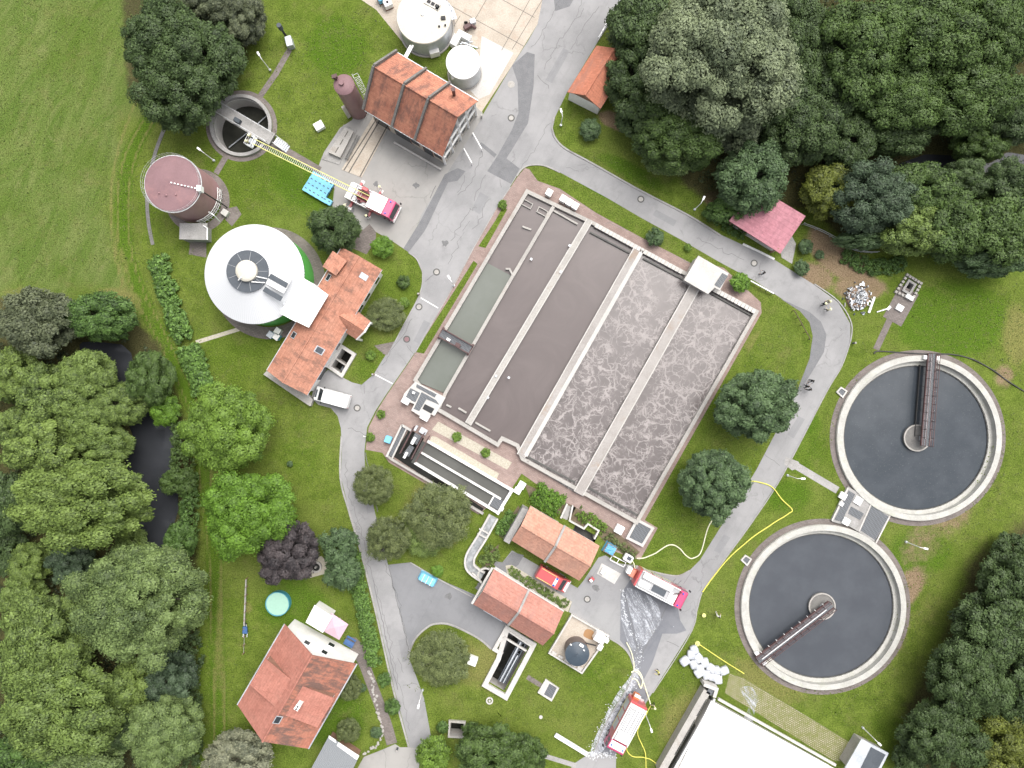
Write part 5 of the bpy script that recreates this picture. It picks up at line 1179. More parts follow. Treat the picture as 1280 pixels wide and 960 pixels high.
q = P(612,875.5); mb = MB(); mb.ring(q.x, q.y, .32, .5, 0, .2, 24); mb.cyl(q.x, q.y, .15, 0, .15, .25, 12); tag(mb.build('well_ring', M['conc_white']), 'round pale concrete well ring at the lower tip of the inlet pit', 'well ring')
q = P(676,896); mb = MB(); mb.cyl(q.x, q.y, .25, 0, .25, .15, 16); tag(mb.build('drain_cap', M['conc_white']), 'tiny round drain cap alone on the lawn above the lowest steel gutter', 'drain cap')
# ---- dark tank on its bund
bd = thing('bund', 'square beige concrete bund with pale upstand and rust stain around the dark tank', 'bund', P(723, 805))
mb = MB(); mb.prism(PP([(715,769),(760,795),(727.5,841),(687,816)]), 0, .15); mb.build('floor', M['slab'], bd)
wall('upstand', [([(715,769),(760.5,795),(727.5,841.5),(686.5,816.5)], 2.0, 0, .55, True)], 'conc_white', bd)
for i in range(5):
    c = lerp((691,815.5), (728,837.5), i/4.6+.03); mb = MB(); p = P(*c); mb.box(p.x, p.y, .15, .3, .75, .55, A30); mb.build('paving_slab', M['conc_white'], bd)
mb = MB(); mb.sheet(smooth_line(PP([(733,786),(742,789),(741,799),(733,797),(729,793)]), 4, True), .156); mb.build('rust_stain', plain('rust_stained_floor', (.3,.17,.08), .9), bd)
bt = thing('dosing_tank', 'round dark blue grey dosing tank with shallow cone lid in the beige bund', 'tank', P(719.5,809)); q = bt.location
M['navy'] = rough_mat('dark_blue_grey_plastic', (.035,.05,.068), (.045,.062,.08), 1, 5, .4, .15)
mb = MB(); mb.cyl(q.x, q.y, 1.62, .15, 1.62, 2.5, 40); mb.build('shell', rough_mat('brown_grey_tank_side', (.12,.095,.085), (.15,.12,.11), 1, 5, .6, .2), bt, smooth=True)
mb = MB(); mb.cyl(q.x, q.y, 1.68, 2.45, 1.68, 2.55, 40); mb.cyl(q.x, q.y, 1.64, 2.55, .25, 2.95, 40); mb.cyl(q.x, q.y, .22, 2.9, .2, 3.05, 12); mb.build('lid', M['navy'], bt, smooth=True)
for c, s_ in (((727,807),.5), ((713.5,806),.2), ((730,813),.2)):
    p = P(*c, 2.9); mb = MB(); mb.box(p.x, p.y, 2.65, 2.95, s_*1.2, s_*.6, R_(-30)); mb.build('fitting', M['white'], bt)
o = thing('dosing_cabinet', 'white dosing cabinets and pipe at the right corner of the beige bund', 'cabinet', P(750,800))
for c, l_, w_, h_ in (((748,793.5),1.5,1.1,1.6), ((756,797),.8,.6,1.2), ((749,806),.7,.8,1.1)):
    p = P(*c); mb = MB(); mb.box(p.x, p.y, .2, h_, l_, w_, A30); mb.build('housing', M['white'], o, bevel=.04)
mb = MB(); mb.tube([P(729,803,1), P(745,807,1)], .1, 6); mb.build('pipe', M['dark'], o)

# ---- the dwelling house
zH = zoomer(290, 730, 4.571)
hs_ = thing('dwelling_house', 'dwelling house with steep salmon red tiled roof, dormers and white gable', 'house', P(380, 850))
ZE, ZR = 4.0, 8.0
eL0, eL1, eR1, eR0 = (355.6,780.3), (296.6,881), (385.5,936), (446,830)
a0, a1, b1, b0 = [P(*p, ZE) for p in (eL0, eL1, eR1, eR0)]
r0, r1 = (a0+b0)/2, (a1+b1)/2; r0.z = r1.z = ZR
mb = MB(); mb.slab([a0, a1, r1, r0], .18); mb.build('roof_slope', T_house, hs_)
mb = MB(); mb.slab([r0, r1, b1, b0], .18); ro2 = mb.build('roof_slope', T_sooty, hs_)
mb = MB(); mb.tube([r0+Vector((0,0,.03)), r1+Vector((0,0,.03))], .15, 6); mb.build('ridge_tiles', T_house, hs_)
c0, c1, d1, d0 = inset([a0, a1, b1, b0], .45)
mb = MB(); mb.prism([c0, c1, d1, d0], 0, ZE-.15, cap=False); mb.build('wall', M['offwhite'], hs_)
for u, v in ((c0, d0), (c1, d1)):
    m_ = (u+v)/2; mb = MB(); mb.add([(u.x,u.y,ZE-.15), (v.x,v.y,ZE-.15), (m_.x,m_.y,ZR-.5)], [(0,1,2)]); mb.build('gable_wall', M['offwhite'], hs_)
windows(hs_, c0, d0, [(.34, 4.1, 5.2, .9), (.60, 4.1, 5.2, .9), (.62, 1.1, 2.2, 1.0)])
windows(hs_, d0, d1, [(.15, 1, 2.3, 1.2), (.4, 1, 2.3, 1.2), (.65, 1, 2.3, 1.2), (.85, 1, 2.3, 1.2)]); windows(hs_, c0, c1, [(.2, 1, 2.3, 1.2), (.5, 1, 2.3, 1.2), (.8, 1, 2.3, 1.2)])
mb = MB(); mb.tube([b0 - Vector((0,0,.05)), b1 - Vector((0,0,.05))], .11, 6); mb.tube([a0 - Vector((0,0,.05)), a1 - Vector((0,0,.05))], .11, 6); mb.build('gutter', M['galv'], hs_)
def shed_dormer(side, t0, t1, label, mat):
    e0, e1, q0, q1 = (a0, a1, r0, r1) if side == 0 else (b0, b1, r0, r1)
    def pt(t, u, dz): p = e0 + (e1-e0)*t; r = q0 + (q1-q0)*t; w_ = p + (r-p)*u; w_ = w_.copy(); w_.z += dz; return w_
    lo0, lo1, hi0, hi1 = pt(t0, .06, 1.8), pt(t1, .06, 1.8), pt(t0, .84, .06), pt(t1, .84, .06)
    mb = MB(); mb.slab([lo0, lo1, hi1, hi0], .14); mb.build('dormer_roof', mat, hs_)
    base0, base1 = pt(t0+.012, .1, -.05), pt(t1-.012, .1, -.05); top0, top1 = pt(t0+.012, .1, 1.55), pt(t1-.012, .1, 1.55); hb0, hb1 = pt(t0+.012, .8, -.05), pt(t1-.012, .8, -.05)
    mb = MB(); mb.add([base0, base1, top1, top0], [(0,1,2,3)]); mb.add([base0, top0, hb0], [(0,1,2)]); mb.add([base1, top1, hb1], [(0,1,2)]); mb.build('dormer_wall', M['timber'], hs_)
    for k in range(3):
        u = (k+.5)/3; p = base0 + (base1-base0)*u; o_ = (e0-q0); o_.z = 0; o_.normalize(); dd = (base1-base0).normalized()
        mb = MB(); mb.prism([p - dd*.5 + o_*.01, p + dd*.5 + o_*.01, p + dd*.5 + o_*.06, p - dd*.5 + o_*.06], p.z+.25, p.z+1.1); f = mb.build('dormer_window', M['white'], hs_)
        mb = MB(); mb.prism([p - dd*.4 + o_*.065, p + dd*.4 + o_*.065, p + dd*.4 + o_*.08, p - dd*.4 + o_*.08], p.z+.33, p.z+1.02); mb.build('pane', M['glass'], f)
shed_dormer(0, .34, .66, '', T_house); shed_dormer(1, .34, .68, '', T_house)
p = P(374.5,880,7.4); mb = MB(); mb.box(p.x, p.y, 6.0, 8.5, .75, .6, R_(57)); ch_ = mb.build('chimney', M['offwhite'], hs_)
for s_ in (-.18, .18): mb = MB(); mb.cyl(p.x + s_*.55, p.y + s_*.84, .11, 8.5, .11, 8.62, 10); mb.build('chimney_flue', M['dark'], ch_)
p = P(348.5,898,7.6); mb = MB(); on = Vector((.857,.515,0)); dd = Vector((-.5,-.857,0)); e_ = (r0-r1); e_.z = 0; e_.normalize(); n_ = (b0-r0); sl3 = -n_.z/Vector((n_.x,n_.y,0)).length; n_.z = 0; n_.normalize()
cc = Vector((p.x,p.y,0)); dist = abs((cc - Vector((r0.x,r0.y,0))).dot(n_)); zz = ZR - sl3*dist
mb.slab([cc + e_*sx*.55 + n_*sy*.4 + Vector((0,0,zz - sl3*sy*.4 + .14)) for sx, sy in ((-1,-1),(1,-1),(1,1),(-1,1))], .1); f = mb.build('roof_window', M['galv'], hs_)
mb = MB(); mb.slab([cc + e_*sx*.45 + n_*sy*.3 + Vector((0,0,zz - sl3*sy*.3 + .16)) for sx, sy in ((-1,-1),(1,-1),(1,1),(-1,1))], .03); mb.build('pane', M['glass'], f)
ex = thing('house_annex', 'white flat roofed annex at the north gable of the dwelling house', 'annex', P(400,776))
mb = MB(); mb.prism(PP([(393,758),(414,771),(403,790),(383,778)], 2.6), 0, 2.5); mb.build('wall', M['offwhite'], ex); mb = MB(); mb.slab(PP([(393,756.5),(415.5,770.5),(403.5,791),(382,778)], 2.7), .18); mb.build('flat_roof', M['white'], ex)
mb = MB(); mb.prism(PP([(396,755),(411,764),(414,768),(398,758)], 1.4), 0, 1.4); mb.build('planter_wall', M['gravel'], ex)
pa_ = thing('parasol', 'square pale pink parasol open beside the white annex', 'parasol', P(420,783)); q = P(419,784,2.5)
mb = MB(); cs = [P(*c, 2.3) for c in ((414,766),(435.5,780.5),(424,800),(402.5,788))]; ap = (cs[0]+cs[2])/2; ap.z = 2.85
mb.add(cs + [ap] + [c - Vector((0,0,.03)) for c in cs] + [ap - Vector((0,0,.03))], [(0,1,4),(1,2,4),(2,3,4),(3,0,4),(6,5,9),(7,6,9),(8,7,9),(5,8,9)] + [(i,(i+1)%4,5+(i+1)%4,5+i) for i in range(4)])
mb.build('canopy', plain('pale_pink_canvas', (.47,.33,.39), .8), pa_); mb = MB(); mb.tube([(ap.x,ap.y,0), (ap.x,ap.y,2.83)], .04, 6); mb.build('pole', M['railing'], pa_); mb = MB(); mb.box(ap.x, ap.y, 0, .12, .7, .7, .5); mb.build('foot', M['conc_grey'], pa_)
bn = thing('garden_table', 'blue garden table with two benches on the terrace by the white gable', 'table', P(438,801)); q = bn.location
M['blue_wood'] = plain('blue_painted_wood', (.04,.1,.24), .5)
for off, w_, z_, nm in ((0, .75, .74, 'table_top'), (.75, .32, .45, 'bench_seat'), (-.75, .32, .45, 'bench_seat')):
    mb = MB(); n = Vector((.5,.866,0))*off*.72; mb.box(q.x+n.x, q.y+n.y, z_-.05, z_, 1.4, w_*.75, A30); mb.build(nm, M['blue_wood'], bn)
for sx in (-.55, .55):
    mb = MB(); p = q + Vector((.866,-.5,0))*sx; mb.bar(p - Vector((.5,.866,0))*.6 + Vector((0,0,.4)), p + Vector((.5,.866,0))*.6 + Vector((0,0,.4)), .08, .08); mb.bar(p, p + Vector((0,0,.69)), .08, .08); mb.build('leg', M['blue_wood'], bn)
po = thing('swimming_pool', 'round turquoise above ground garden pool', 'pool', P(349.5,752.5)); q = po.location
mb = MB(); mb.ring(q.x, q.y, 1.6, 1.68, 0, 1.0, 40); mb.build('pool_wall', plain('teal_blue_pool_wall', (.05,.25,.33), .5), po, smooth=True)
mb = MB(); mb.cyl(q.x, q.y, 1.6, .1, 1.6, .85, 40); mb.build('cover', plain('turquoise_pool_cover', (.28,.46,.37), .4, 0, .1), po)
sh = thing('garden_shed', 'grey corrugated roofed shed with white edge at the bottom of the picture', 'shed', P(425,945))
t = NT('grey_corrugated_sheet'); wv = t.n('ShaderNodeTexWave', bands_direction='X'); wv.inputs['Scale'].default_value = 1.3; t.l(t.pos(R_(30)), wv.inputs['Vector']); t.col(t.mix(t.noise(1, detail=5), t.mix(wv.outputs['Fac'], (.15,.165,.175), (.21,.225,.235)), (.2,.21,.22))).rough(.6); t.bump(wv.outputs['Fac'], .6, .05)
mb = MB(); mb.prism(PP([(411,924),(447,948),(426,990),(388,966)], 2.2), 0, 2.2); mb.build('wall', M['timber'], sh); mb = MB(); mb.slab([P(411,920,2.7), P(449,945,2.5), P(426,994,2.4), P(385,968,2.6)], .12); mb.build('roof', t.m, sh); mb = MB(); mb.slab([P(411,919.5,2.8), P(420,925.5,2.72), P(420,929,2.72), P(411,923,2.8)], .1); mb.slab([P(423,928,2.72), P(449,945,2.6), P(446,950,2.6), P(421,932,2.7)], .1); mb.build('white_edge', M['white'], sh)
# ---- the small white-gabled garage, top right of the main road
ga = thing('garage', 'narrow garage with orange red tiles and white gable, half under trees', 'garage', P(736,97))
gable(ga, [(745.5,57),(709,115),(750.5,136),(787,78)], 2.9, 4.6, T_shed, M['offwhite'], over=.25, gable_mat=M['timber'])
# ---- pink roofed open shed
ps = thing('open_shed', 'open shed with faded pink tiled lean-to roof beside the bend', 'shed', P(959,286))
mb = MB(); mb.slab([P(944,232,4.1), P(1007,270,4.1), P(975.5,317,2.9), P(911.5,276,2.9)], .18); mb.build('roof', T_pink, ps)
for c in ((945,239),(1001,272),(972,311),(918,276)):
    mb = MB(); p = P(*c, 2.7); mb.bar((p.x,p.y,0), (p.x,p.y,3.0), .18, .18); mb.build('post', M['timber'], ps)
mb = MB(); mb.ribbon([P(945,239,2.5), P(1001,272,2.5)], .2, 0, 3.4); mb.build('rear_wall', M['brickwall'], ps)
mb = MB(); mb.ribbon(PP([(912,279),(968,314)], .4), .25, 0, .4); mb.build('front_kerb', M['conc_white'], ps)
# ---- covered rectangular tank, bottom
ct = thing('covered_tank', 'large white flat covered rectangular tank cut by the bottom edge', 'covered tank', P(930,925))
zt = 1.6
mb = MB(); mb.slab(PP([(889,876),(1045,962),(1010,1030),(842,975)], zt+.25), .2); mb.build('cover', M['white'], ct)
mb = MB(); mb.prism(PP([(888,877),(1042,963),(1008,1028),(838,972)], zt), 0, zt); mb.build('wall', M['conc_white'], ct)
wall('channel_wall', [([(884,864),(826,966)], 9, 0, zt+.1, False)], 'conc', ct)
wall('channel_gap', [([(891,873),(836,968)], 2.4, .05, zt-.5, False)], 'conc_dark', ct)
wall('channel_coping', [([(893.5,874),(839,969)], 2, zt-.1, zt+.2, False)], 'white', ct)
for i0, n_ in ((.08, 8), (.34, 17)):
    mb = MB()
    for i in range(n_): c = lerp((887,868),(831,966), i0 + i*.026); p = P(*c, zt+.12); mb.box(p.x, p.y, zt+.1, zt+.14, .2, .42, R_(-31))
    mb.build('drain_slots', M['conc_dark'], ct)
wall('end_wall', [([(880,856),(896,862),(893,872)], 4, 0, zt+.3, False)], 'conc_white', ct)
mb = MB(); p = P(888,864,1.7); mb.box(p.x, p.y, zt-.3, zt+.1, .8, 1.0, A30); mb.build('hatch', M['grate'], ct)
wall('coping', [([(898,874),(1045,957)], 3.0, zt, zt+.36, False)], 'conc_white', ct)
sm = thing('switch_house', 'small flat roofed switch house with grey sheet roof and dark grating at the bottom right', 'hut', P(1083,942))
mb = MB(); mb.prism(PP([(1077,926),(1108,942),(1095,968),(1058,958)], 2.2), 0, 2.2); mb.build('wall', M['conc'], sm); mb = MB(); mb.slab(PP([(1077,923.5),(1111,941.5),(1096,972),(1055,962)], 2.4), .2); mb.build('roof', M['galv'], sm)
mb = MB(); mb.slab(PP([(1089,934),(1107,943.5),(1094,968),(1075,962)], 2.46), .04); mb.build('roof_panel', M['slate'], sm)
# ---- brick shaft near the rubble
bs = thing('brick_shaft', 'square shaft ringed with pale stones around a dark opening by the brown soil', 'shaft', P(1134,360))
cs = [(1133,344),(1150,354.5),(1139,375),(1119,365)]
mb = MB()
for a, b in zip(cs, cs[1:]+cs[:1]):
    for i in range(5): p = P(*lerp(a, b, i/5)); mb.box(p.x, p.y, 0, .35, .36, .34, A30 + rng.uniform(-.2,.2))
mb.build('stone_ring', M['conc'], bs)
mb = MB(); mb.ribbon(PP([(1135,351),(1143,356),(1136,367.5),(1128,363)]), .3, -1.8, .3, True); mb.build('shaft_wall', M['conc_grey'], bs)
mb = MB(); mb.sheet(PP([(1135,351),(1143,356),(1136,367.5),(1128,363)]), -1.6); mb.build('shaft_floor', M['pit'], bs); mb = MB(); p = P(1131,362); mb.bar(p + Vector((0,.4,-.4)), p + Vector((.4,-.3,-.3)), .25, .1); mb.build('ladder', M['galv'], bs)
mb = MB(); p = P(1135,372); mb.box(p.x, p.y, .1, .5, 1.1, .55, A30); mb.build('cover_plate', M['white'], bs)
mb = MB(); p = P(1123.5,385); mb.box(p.x, p.y, 0, .35, 1.0, .85, A30); tag(mb.build('shaft_cover', M['white'], bevel=.03), 'white square shaft cover on the paving below the brick shaft', 'shaft cover', 'white shaft covers')
# small rectangular pit at bottom
sp = thing('sunken_pit', 'small rectangular black pit with pale walls beside the bottom bushes', 'pit', P(571,912))
wall('rim_wall', [([(562,902),(581,903.5),(579,922),(561,921)], 2.4, -2, .4, True)], 'conc', sp); mb = MB(); mb.sheet(PP([(562,903),(580,904),(578,921),(562,920)]), -1.8); mb.build('pit_water', M['pit'], sp)
# old fountain base under the copper beech
fo = thing('stone_fountain', 'square stone basin with round bowl beside the dark purple tree', 'fountain', P(396,708)); q = fo.location
mb = MB(); mb.prism(PP([(382,700),(402,695),(411,703),(410,716),(388,722)]), 0, .15); mb.build('paving', M['gravel'], fo); mb = MB(); mb.ring(q.x, q.y, .55, .8, .15, .5, 24); mb.build('bowl_rim', M['conc'], fo); mb = MB(); mb.cyl(q.x, q.y, .56, .15, .56, .3, 24); mb.build('bowl_water', M['pit'], fo); mb = MB(); mb.cyl(q.x, q.y, .18, .2, .12, .8, 10); mb.build('spout', M['conc'], fo)
# retaining wall and light fence behind the soil
fe = thing('wire_fence', 'light low fence curving from the pink shed along the wood edge', 'fence', P(1050,300))
L = smooth_line(PP([(1002,281),(1025,290),(1047,302),(1062,312),(1080,316),(1095,316)]), 4)
for i, p in enumerate(L):
    if i % 3 == 0: mb = MB(); mb.bar(p, p + Vector((0,0,1.1)), .1, .1); mb.build('post', M['railing'], fe)
for z in (.5, 1.05): mb = MB(); mb.tube([p + Vector((0,0,z)) for p in L], .045, 5); mb.build('rail', M['railing'], fe)
fe = thing('mesh_fence', 'grey steel fence along the top right edge of the main road', 'fence', P(764,25))
A, B = P(785,-14), P(747,52)
for i in range(16): p = A + (B-A)*i/15; mb = MB(); mb.bar(p, p + Vector((0,0,1.4)), .08, .08); mb.build('post', M['railing'], fe)
for z in (.3, .85, 1.35): mb = MB(); mb.bar(A + Vector((0,0,z)), B + Vector((0,0,z)), .05, .06); mb.build('rail', M['railing'], fe)
be = thing('crash_barrier', 'white barrier beam along the inside of the bend', 'barrier', P(952,359)); A, B = P(938,351,.6), P(967,367,.6)
mb = MB(); mb.bar(A, B, .12, .3); mb.build('beam', M['white'], be)
for i in range(5): p = A + (B-A)*(i+.1)/4.2; mb = MB(); mb.bar((p.x,p.y,0), p, .1, .1); mb.build('post', M['railing'], be)
be = thing('handrail', 'thin dark handrail at the lawn edge inside the bend', 'handrail', P(1003,405)); A, B = P(993,388,.9), P(1013,424,.9)
mb = MB(); mb.tube([A, B], .05, 5); mb.build('rail', M['red_steel'], be)
for i in range(5): p = A + (B-A)*i/4; mb = MB(); mb.tube([(p.x,p.y,0), p], .05, 4); mb.build('post', M['red_steel'], be)
gu = thing('steel_gutter', 'straight galvanised steel gutter lying on the lawn left of the lowest engine', 'gutter', P(714,930)); A, B = P(694,918,.25), P(735,943,.25); d = (B-A).normalized(); n = Vector((-d.y,d.x,0))
mb = MB(); mb.bar(A, B, .5, .06); mb.build('trough', M['galv'], gu)
for sg in (.27,-.27): mb = MB(); mb.bar(A + n*sg + Vector((0,0,.1)), B + n*sg + Vector((0,0,.1)), .06, .2); mb.build('side', M['white_rail'], gu)
br_ = thing('garden_fence', 'weathered grey garden fence along the mown track beside the wood', 'fence', P(307,770)); A, B = P(310,722), P(306,815)
for i in range(10): p = A + (B-A)*i/9; mb = MB(); mb.bar(p, p + Vector((0,0,.9)), .09, .09); mb.build('post', M['timber'], br_)
mb = MB(); mb.bar(A + Vector((0,0,.8)), A + (B-A)*.62 + Vector((0,0,.8)), .14, .05); mb.build('rail', M['conc'], br_); mb = MB(); mb.bar(A + Vector((0,0,.45)), B + Vector((0,0,.45)), .05, .06); mb.build('rail', M['conc_grey'], br_)
wb = thing('wheelbarrow', 'blue wheelbarrow leaning by the weathered garden fence', 'wheelbarrow', P(308,786)); q = wb.location
mb = MB(); mb.prism([(q.x-.35,q.y-.5),(q.x+.35,q.y-.5),(q.x+.28,q.y+.5),(q.x-.28,q.y+.5)], .35, .65); mb.build('tray', M['blue_wood'], wb, bevel=.05)
mb = MB(); mb.tube([(q.x-.05,q.y+.7,.2), (q.x+.05,q.y+.7,.2)], .2, 14); mb.build('wheel', M['tyre'], wb)
for s_ in (-.28,.28): mb = MB(); mb.tube([(q.x+s_*.2,q.y+.7,.22), (q.x+s_,q.y-.4,.35), (q.x+s_,q.y-1.0,.55)], .03, 5); mb.build('handle', M['railing'], wb); mb = MB(); mb.tube([(q.x+s_,q.y-.4,.35), (q.x+s_,q.y-.5,.0)], .03, 5); mb.build('leg', M['railing'], wb)
# garden edging stones south-east of the house
rng = random.Random(11)
mb = MB()
for p in smooth_line(PP([(462,840),(466,858),(469,875),(473,895),(478,915),(470,932),(455,942)]), 7): mb.dome(p.x + rng.gauss(0,.1), p.y + rng.gauss(0,.1), rng.uniform(.14,.26), 0, .2, 7, 2)
tag(mb.build('edging_stones', M['conc'], smooth=True), 'row of rough pale edging stones along the garden path', 'stones', kind='stuff')
# ================================================================ VEHICLES
def place(root, px, head, z=0, pz=1.2):
    """head: heading as a photograph vector; px seen at height pz"""
    p = P(px[0], px[1], pz); root.location = (p.x, p.y, z); root.rotation_euler = (0, 0, math.atan2(-head[1], head[0]))
def b_(name, mat, parent, *boxes, bevel=0, smooth=False):
    mb = MB()
    for x, y, z0, z1, lx, ly in boxes: mb.box(x, y, z0, z1, lx, ly)
    return mb.build(name, M[mat] if isinstance(mat, str) else mat, parent, bevel=bevel, smooth=smooth)
def wheel(parent, x, y, r=.5, w=.32):
    mb = MB(); mb.tube([(x, y-w/2, r), (x, y+w/2, r)], r, 20); t = mb.build('wheel', M['tyre'], parent)
    mb = MB(); s = 1 if y > 0 else -1; mb.tube([(x, y+s*(w/2-.05), r), (x, y+s*(w/2+.02), r)], r*.58, 14); mb.build('rim', M['steel'], t)
def cab(root, x0, x1, w, z1, paint, roof):
    """forward control cab with raked screen"""
    hw = w/2; sec = [(x0, .55), (x1, .55), (x1+.02, 1.45), (x1-.28, z1-.12), (x1-.5, z1), (x0, z1)]
    mb = MB(); vs = [(x, -hw, z) for x, z in sec] + [(x, hw, z) for x, z in sec]; n = len(sec)
    mb.add(vs, [tuple(range(n)), tuple(range(2*n-1, n-1, -1))] + [(i, (i+1) % n, n+(i+1) % n, n+i) for i in range(n)])
    c = mb.build('cab', M[paint], root, bevel=.05)
    mb = MB(); mb.add([(x1+.035, -hw+.12, 1.5), (x1+.035, hw-.12, 1.5), (x1-.245, hw-.18, z1-.18), (x1-.245, -hw+.18, z1-.18)], [(0,1,2,3)]); mb.build('windscreen', M['glass'], c)
    for s in (1, -1):
        for xa, xb in ((x0+.15, (x0+x1)/2-.1), ((x0+x1)/2+.05, x1-.2)):
            mb = MB(); mb.add([(xa, s*(hw+.012), 1.55), (xb, s*(hw+.012), 1.55), (xb-(.12 if xb > x1-.3 else 0), s*(hw+.012), z1-.25), (xa, s*(hw+.012), z1-.25)], [(0,1,2,3)]); mb.build('side_window', M['glass'], c)
        b_('mirror', 'dark', c, (x1+.12, s*(hw+.2), 1.5, 2.1, .14, .2)); b_('headlight', 'lamp_glass', c, (x1+.06, s*(hw-.3), .72, .92, .08, .38))
    b_('bumper', 'white', c, (x1+.08, 0, .4, .68, .16, w-.04), bevel=.03)
    for s in (1, -1):
        mb = MB(); mb.cyl(x1-.95, s*(hw-.35), .13, z1, .1, z1+.2, 12); mb.build('beacon', M['blue_glass'], c)
    if roof: b_('cab_roof', roof, c, ((x0+x1)/2-.3, 0, z1+.001, z1+.06, (x1-x0)*.6, w*.9), bevel=.02)
    return c
def shutters(root, x0, x1, w, n):
    for s in (1, -1):
        for i in range(n):
            a = x0 + (x1-x0)*(i+.5)/n; b_('locker_shutter', 'galv', root, (a, s*(w/2+.012), .95, 2.35, (x1-x0)/n*.86, .03))
M['deck_grey'] = rough_mat('grey_tread_deck', (.3, .3, .31), (.38, .38, .39), 2, 9, .6, .3)
def pumper(label, px, head, kind):
    r = thing('fire_engine', label, 'fire engine', group='fire engines on the site')
    L, w = 7.6, 2.5
    b_('chassis', 'dark', r, (0, 0, .45, .75, L-.5, 1.1))
    cab(r, 2.45 if kind == 'a' else 2.2, L/2, w-.04, 2.9, 'fire_red', 'white' if kind == 'b' else None)
    b_('body', 'car_red', r, (-.65 if kind == 'a' else -.8, 0, .6, 2.75, 6.1 if kind == 'a' else 5.9, w), bevel=.04)
    shutters(r, -3.4, 1.2, w, 3)
    x0, x1 = -3.5, 2.35 if kind == 'a' else 2.1
    b_('roof_deck', M['deck_grey'], r, ((x0+x1)/2, 0, 2.751, 2.83, x1-x0-.1, w-.16), bevel=.02)
    for s in (1, -1):
        rl = b_('roof_rail', 'white', r, ((x0+x1)/2, s*1.17, 2.83, 3.05, x1-x0, .1))
        b_('reflective_stripe', 'chrome_yellow', r, (-1.1, s*(w/2+.032), .78, .9, 4.7, .02))
    if kind == 'a':
        b_('roof_locker', 'offwhite', r, (-1.0, .7, 2.83, 3.2, 4.4, .72), bevel=.03); b_('roof_locker', 'white', r, (-2.5, -.45, 2.83, 3.1, 1.6, .8), bevel=.03)
        mb = MB(); mb.slab([(-1.3,-.75,2.86),(.7,-.75,2.86),(.7,.15,2.86),(-1.3,.15,2.86)], .02); mb.build('grey_tread_plate', M['slate'], r)
        b_('roof_locker', 'white', r, (1.7, -.3, 2.83, 2.98, 1.1, 1.3), bevel=.03)
        mb = MB()
        for i in range(16): mb.box(-3.3 + i*.28, -1.05, 3.0, 3.06, .1, .32)
        mb.build('ladder_rungs', M['steel'], r)
        mb = MB(); mb.box(-.9, -1.2, 2.98, 3.08, 4.5, .06); mb.box(-.9, -.88, 2.98, 3.08, 4.5, .06); mb.build('ladder_rails', M['white_rail'], r)
        mb = MB(); mb.tube([(1.6,.2,3), (2.1,.6,3.2), (2.6,.95,3.0)], .08, 6); mb.build('roof_monitor', M['red_steel'], r)
        # hose reel trolley hung at the rear
        b_('rear_step', 'steel', r, (-3.75, 0, .5, .6, .4, 2.2))
        mb = MB(); mb.tube([(-4.2,-.55,1.2), (-4.2,.55,1.2)], .5, 20); mb.build('hose_reel', plain('salmon_hose_reel', (.5,.2,.14), .6), r)
        b_('reel_cover', 'white', r, (-4.75, .1, .6, 1.6, .7, 1.0), bevel=.08)
        for s in (1, -1): mb = MB(); mb.tube([(-3.6, s*.6, 1.0), (-4.3, s*.6, 1.2)], .06, 6); mb.build('reel_arm', M['car_red'], r)
    else:
        for y, wd in ((.75, .3), (.3, .35), (-.2, .35), (-.72, .35)):
            lr = MB(); lr.box(-1.2, y-wd/2, 2.9, 3.02, 4.2, .05); lr.box(-1.2, y+wd/2, 2.9, 3.02, 4.2, .05)
            for i in range(15): lr.box(-3.2 + i*.285, y, 2.92, 2.98, .06, wd)
            lr.build('roof_ladder', M['white'], r)
        b_('roof_locker', 'white', r, (1.3, .1, 2.83, 3.0, 1.3, 1.9), bevel=.04); b_('roof_locker', 'offwhite', r, (-3.2, .0, 2.83, 3.0, .5, 2.0), bevel=.04)
        b_('rear_step', 'steel', r, (-3.75, 0, .5, .6, .4, 2.2)); b_('hose_reel_box', plain('orange_red_reel', (.55,.17,.07), .5), r, (-4.1, -.35, .7, 1.6, .7, .9), bevel=.06); b_('reel_cover', 'white', r, (-4.3, -.35, 1.6, 1.75, .4, .9), bevel=.03)
    for x in (2.55, -1.9):
        for s in (1, -1): wheel(r, x, s*(w/2-.17))
    for s in (1, -1): b_('tail_light', 'car_red', r, (-3.61, s*1.05, .8, 1.3, .05, .18))
    place(r, px, head); return r
pumper('fire engine with pink red cab and hose reel at its rear on the yard', (824, 733), (60, 31), 'a')
pumper('fire engine with pink red front and white ladder rack beside foam', (781, 904), (-155, 290), 'b')
# ---- turntable ladder
tl = thing('turntable_ladder', 'fire engine with long yellow railed ladder stretched over the lawn to the round pit', 'fire engine', group='fire engines on the site')
b_('chassis', 'dark', tl, (0, 0, .45, .8, 7.4, 1.1)); cab(tl, 2.35, 3.75, 2.42, 2.85, 'fire_red', None)
b_('body', 'car_red', tl, (-.95, 0, .7, 1.35, 5.2, 2.46), bevel=.04)
b_('deck', 'galv', tl, (-1.4, 0, 1.351, 1.4, 4.2, 2.4))
for s in (1, -1): b_('deck_rail', 'white', tl, (-1.4, s*1.17, 1.4, 1.62, 4.0, .1))
for i in range(5): b_('deck_box', 'offwhite' if i % 2 else 'red_steel', tl, (-3.0 + i*.75, -.85, 1.4, 1.75, .5, .42), bevel=.03)
b_('crew_locker', 'car_red', tl, (1.05, 0, 1.3, 2.6, 2.5, 2.4), bevel=.05); b_('locker_roof', 'white', tl, (1.05, 0, 2.61, 2.68, 2.4, 2.3))
b_('rear_locker', 'white', tl, (-3.1, -.1, 1.35, 1.9, .9, 2.3), bevel=.05); b_('roof_hatch', 'galv', tl, (1.2, -.2, 2.684, 2.73, .4, .6))
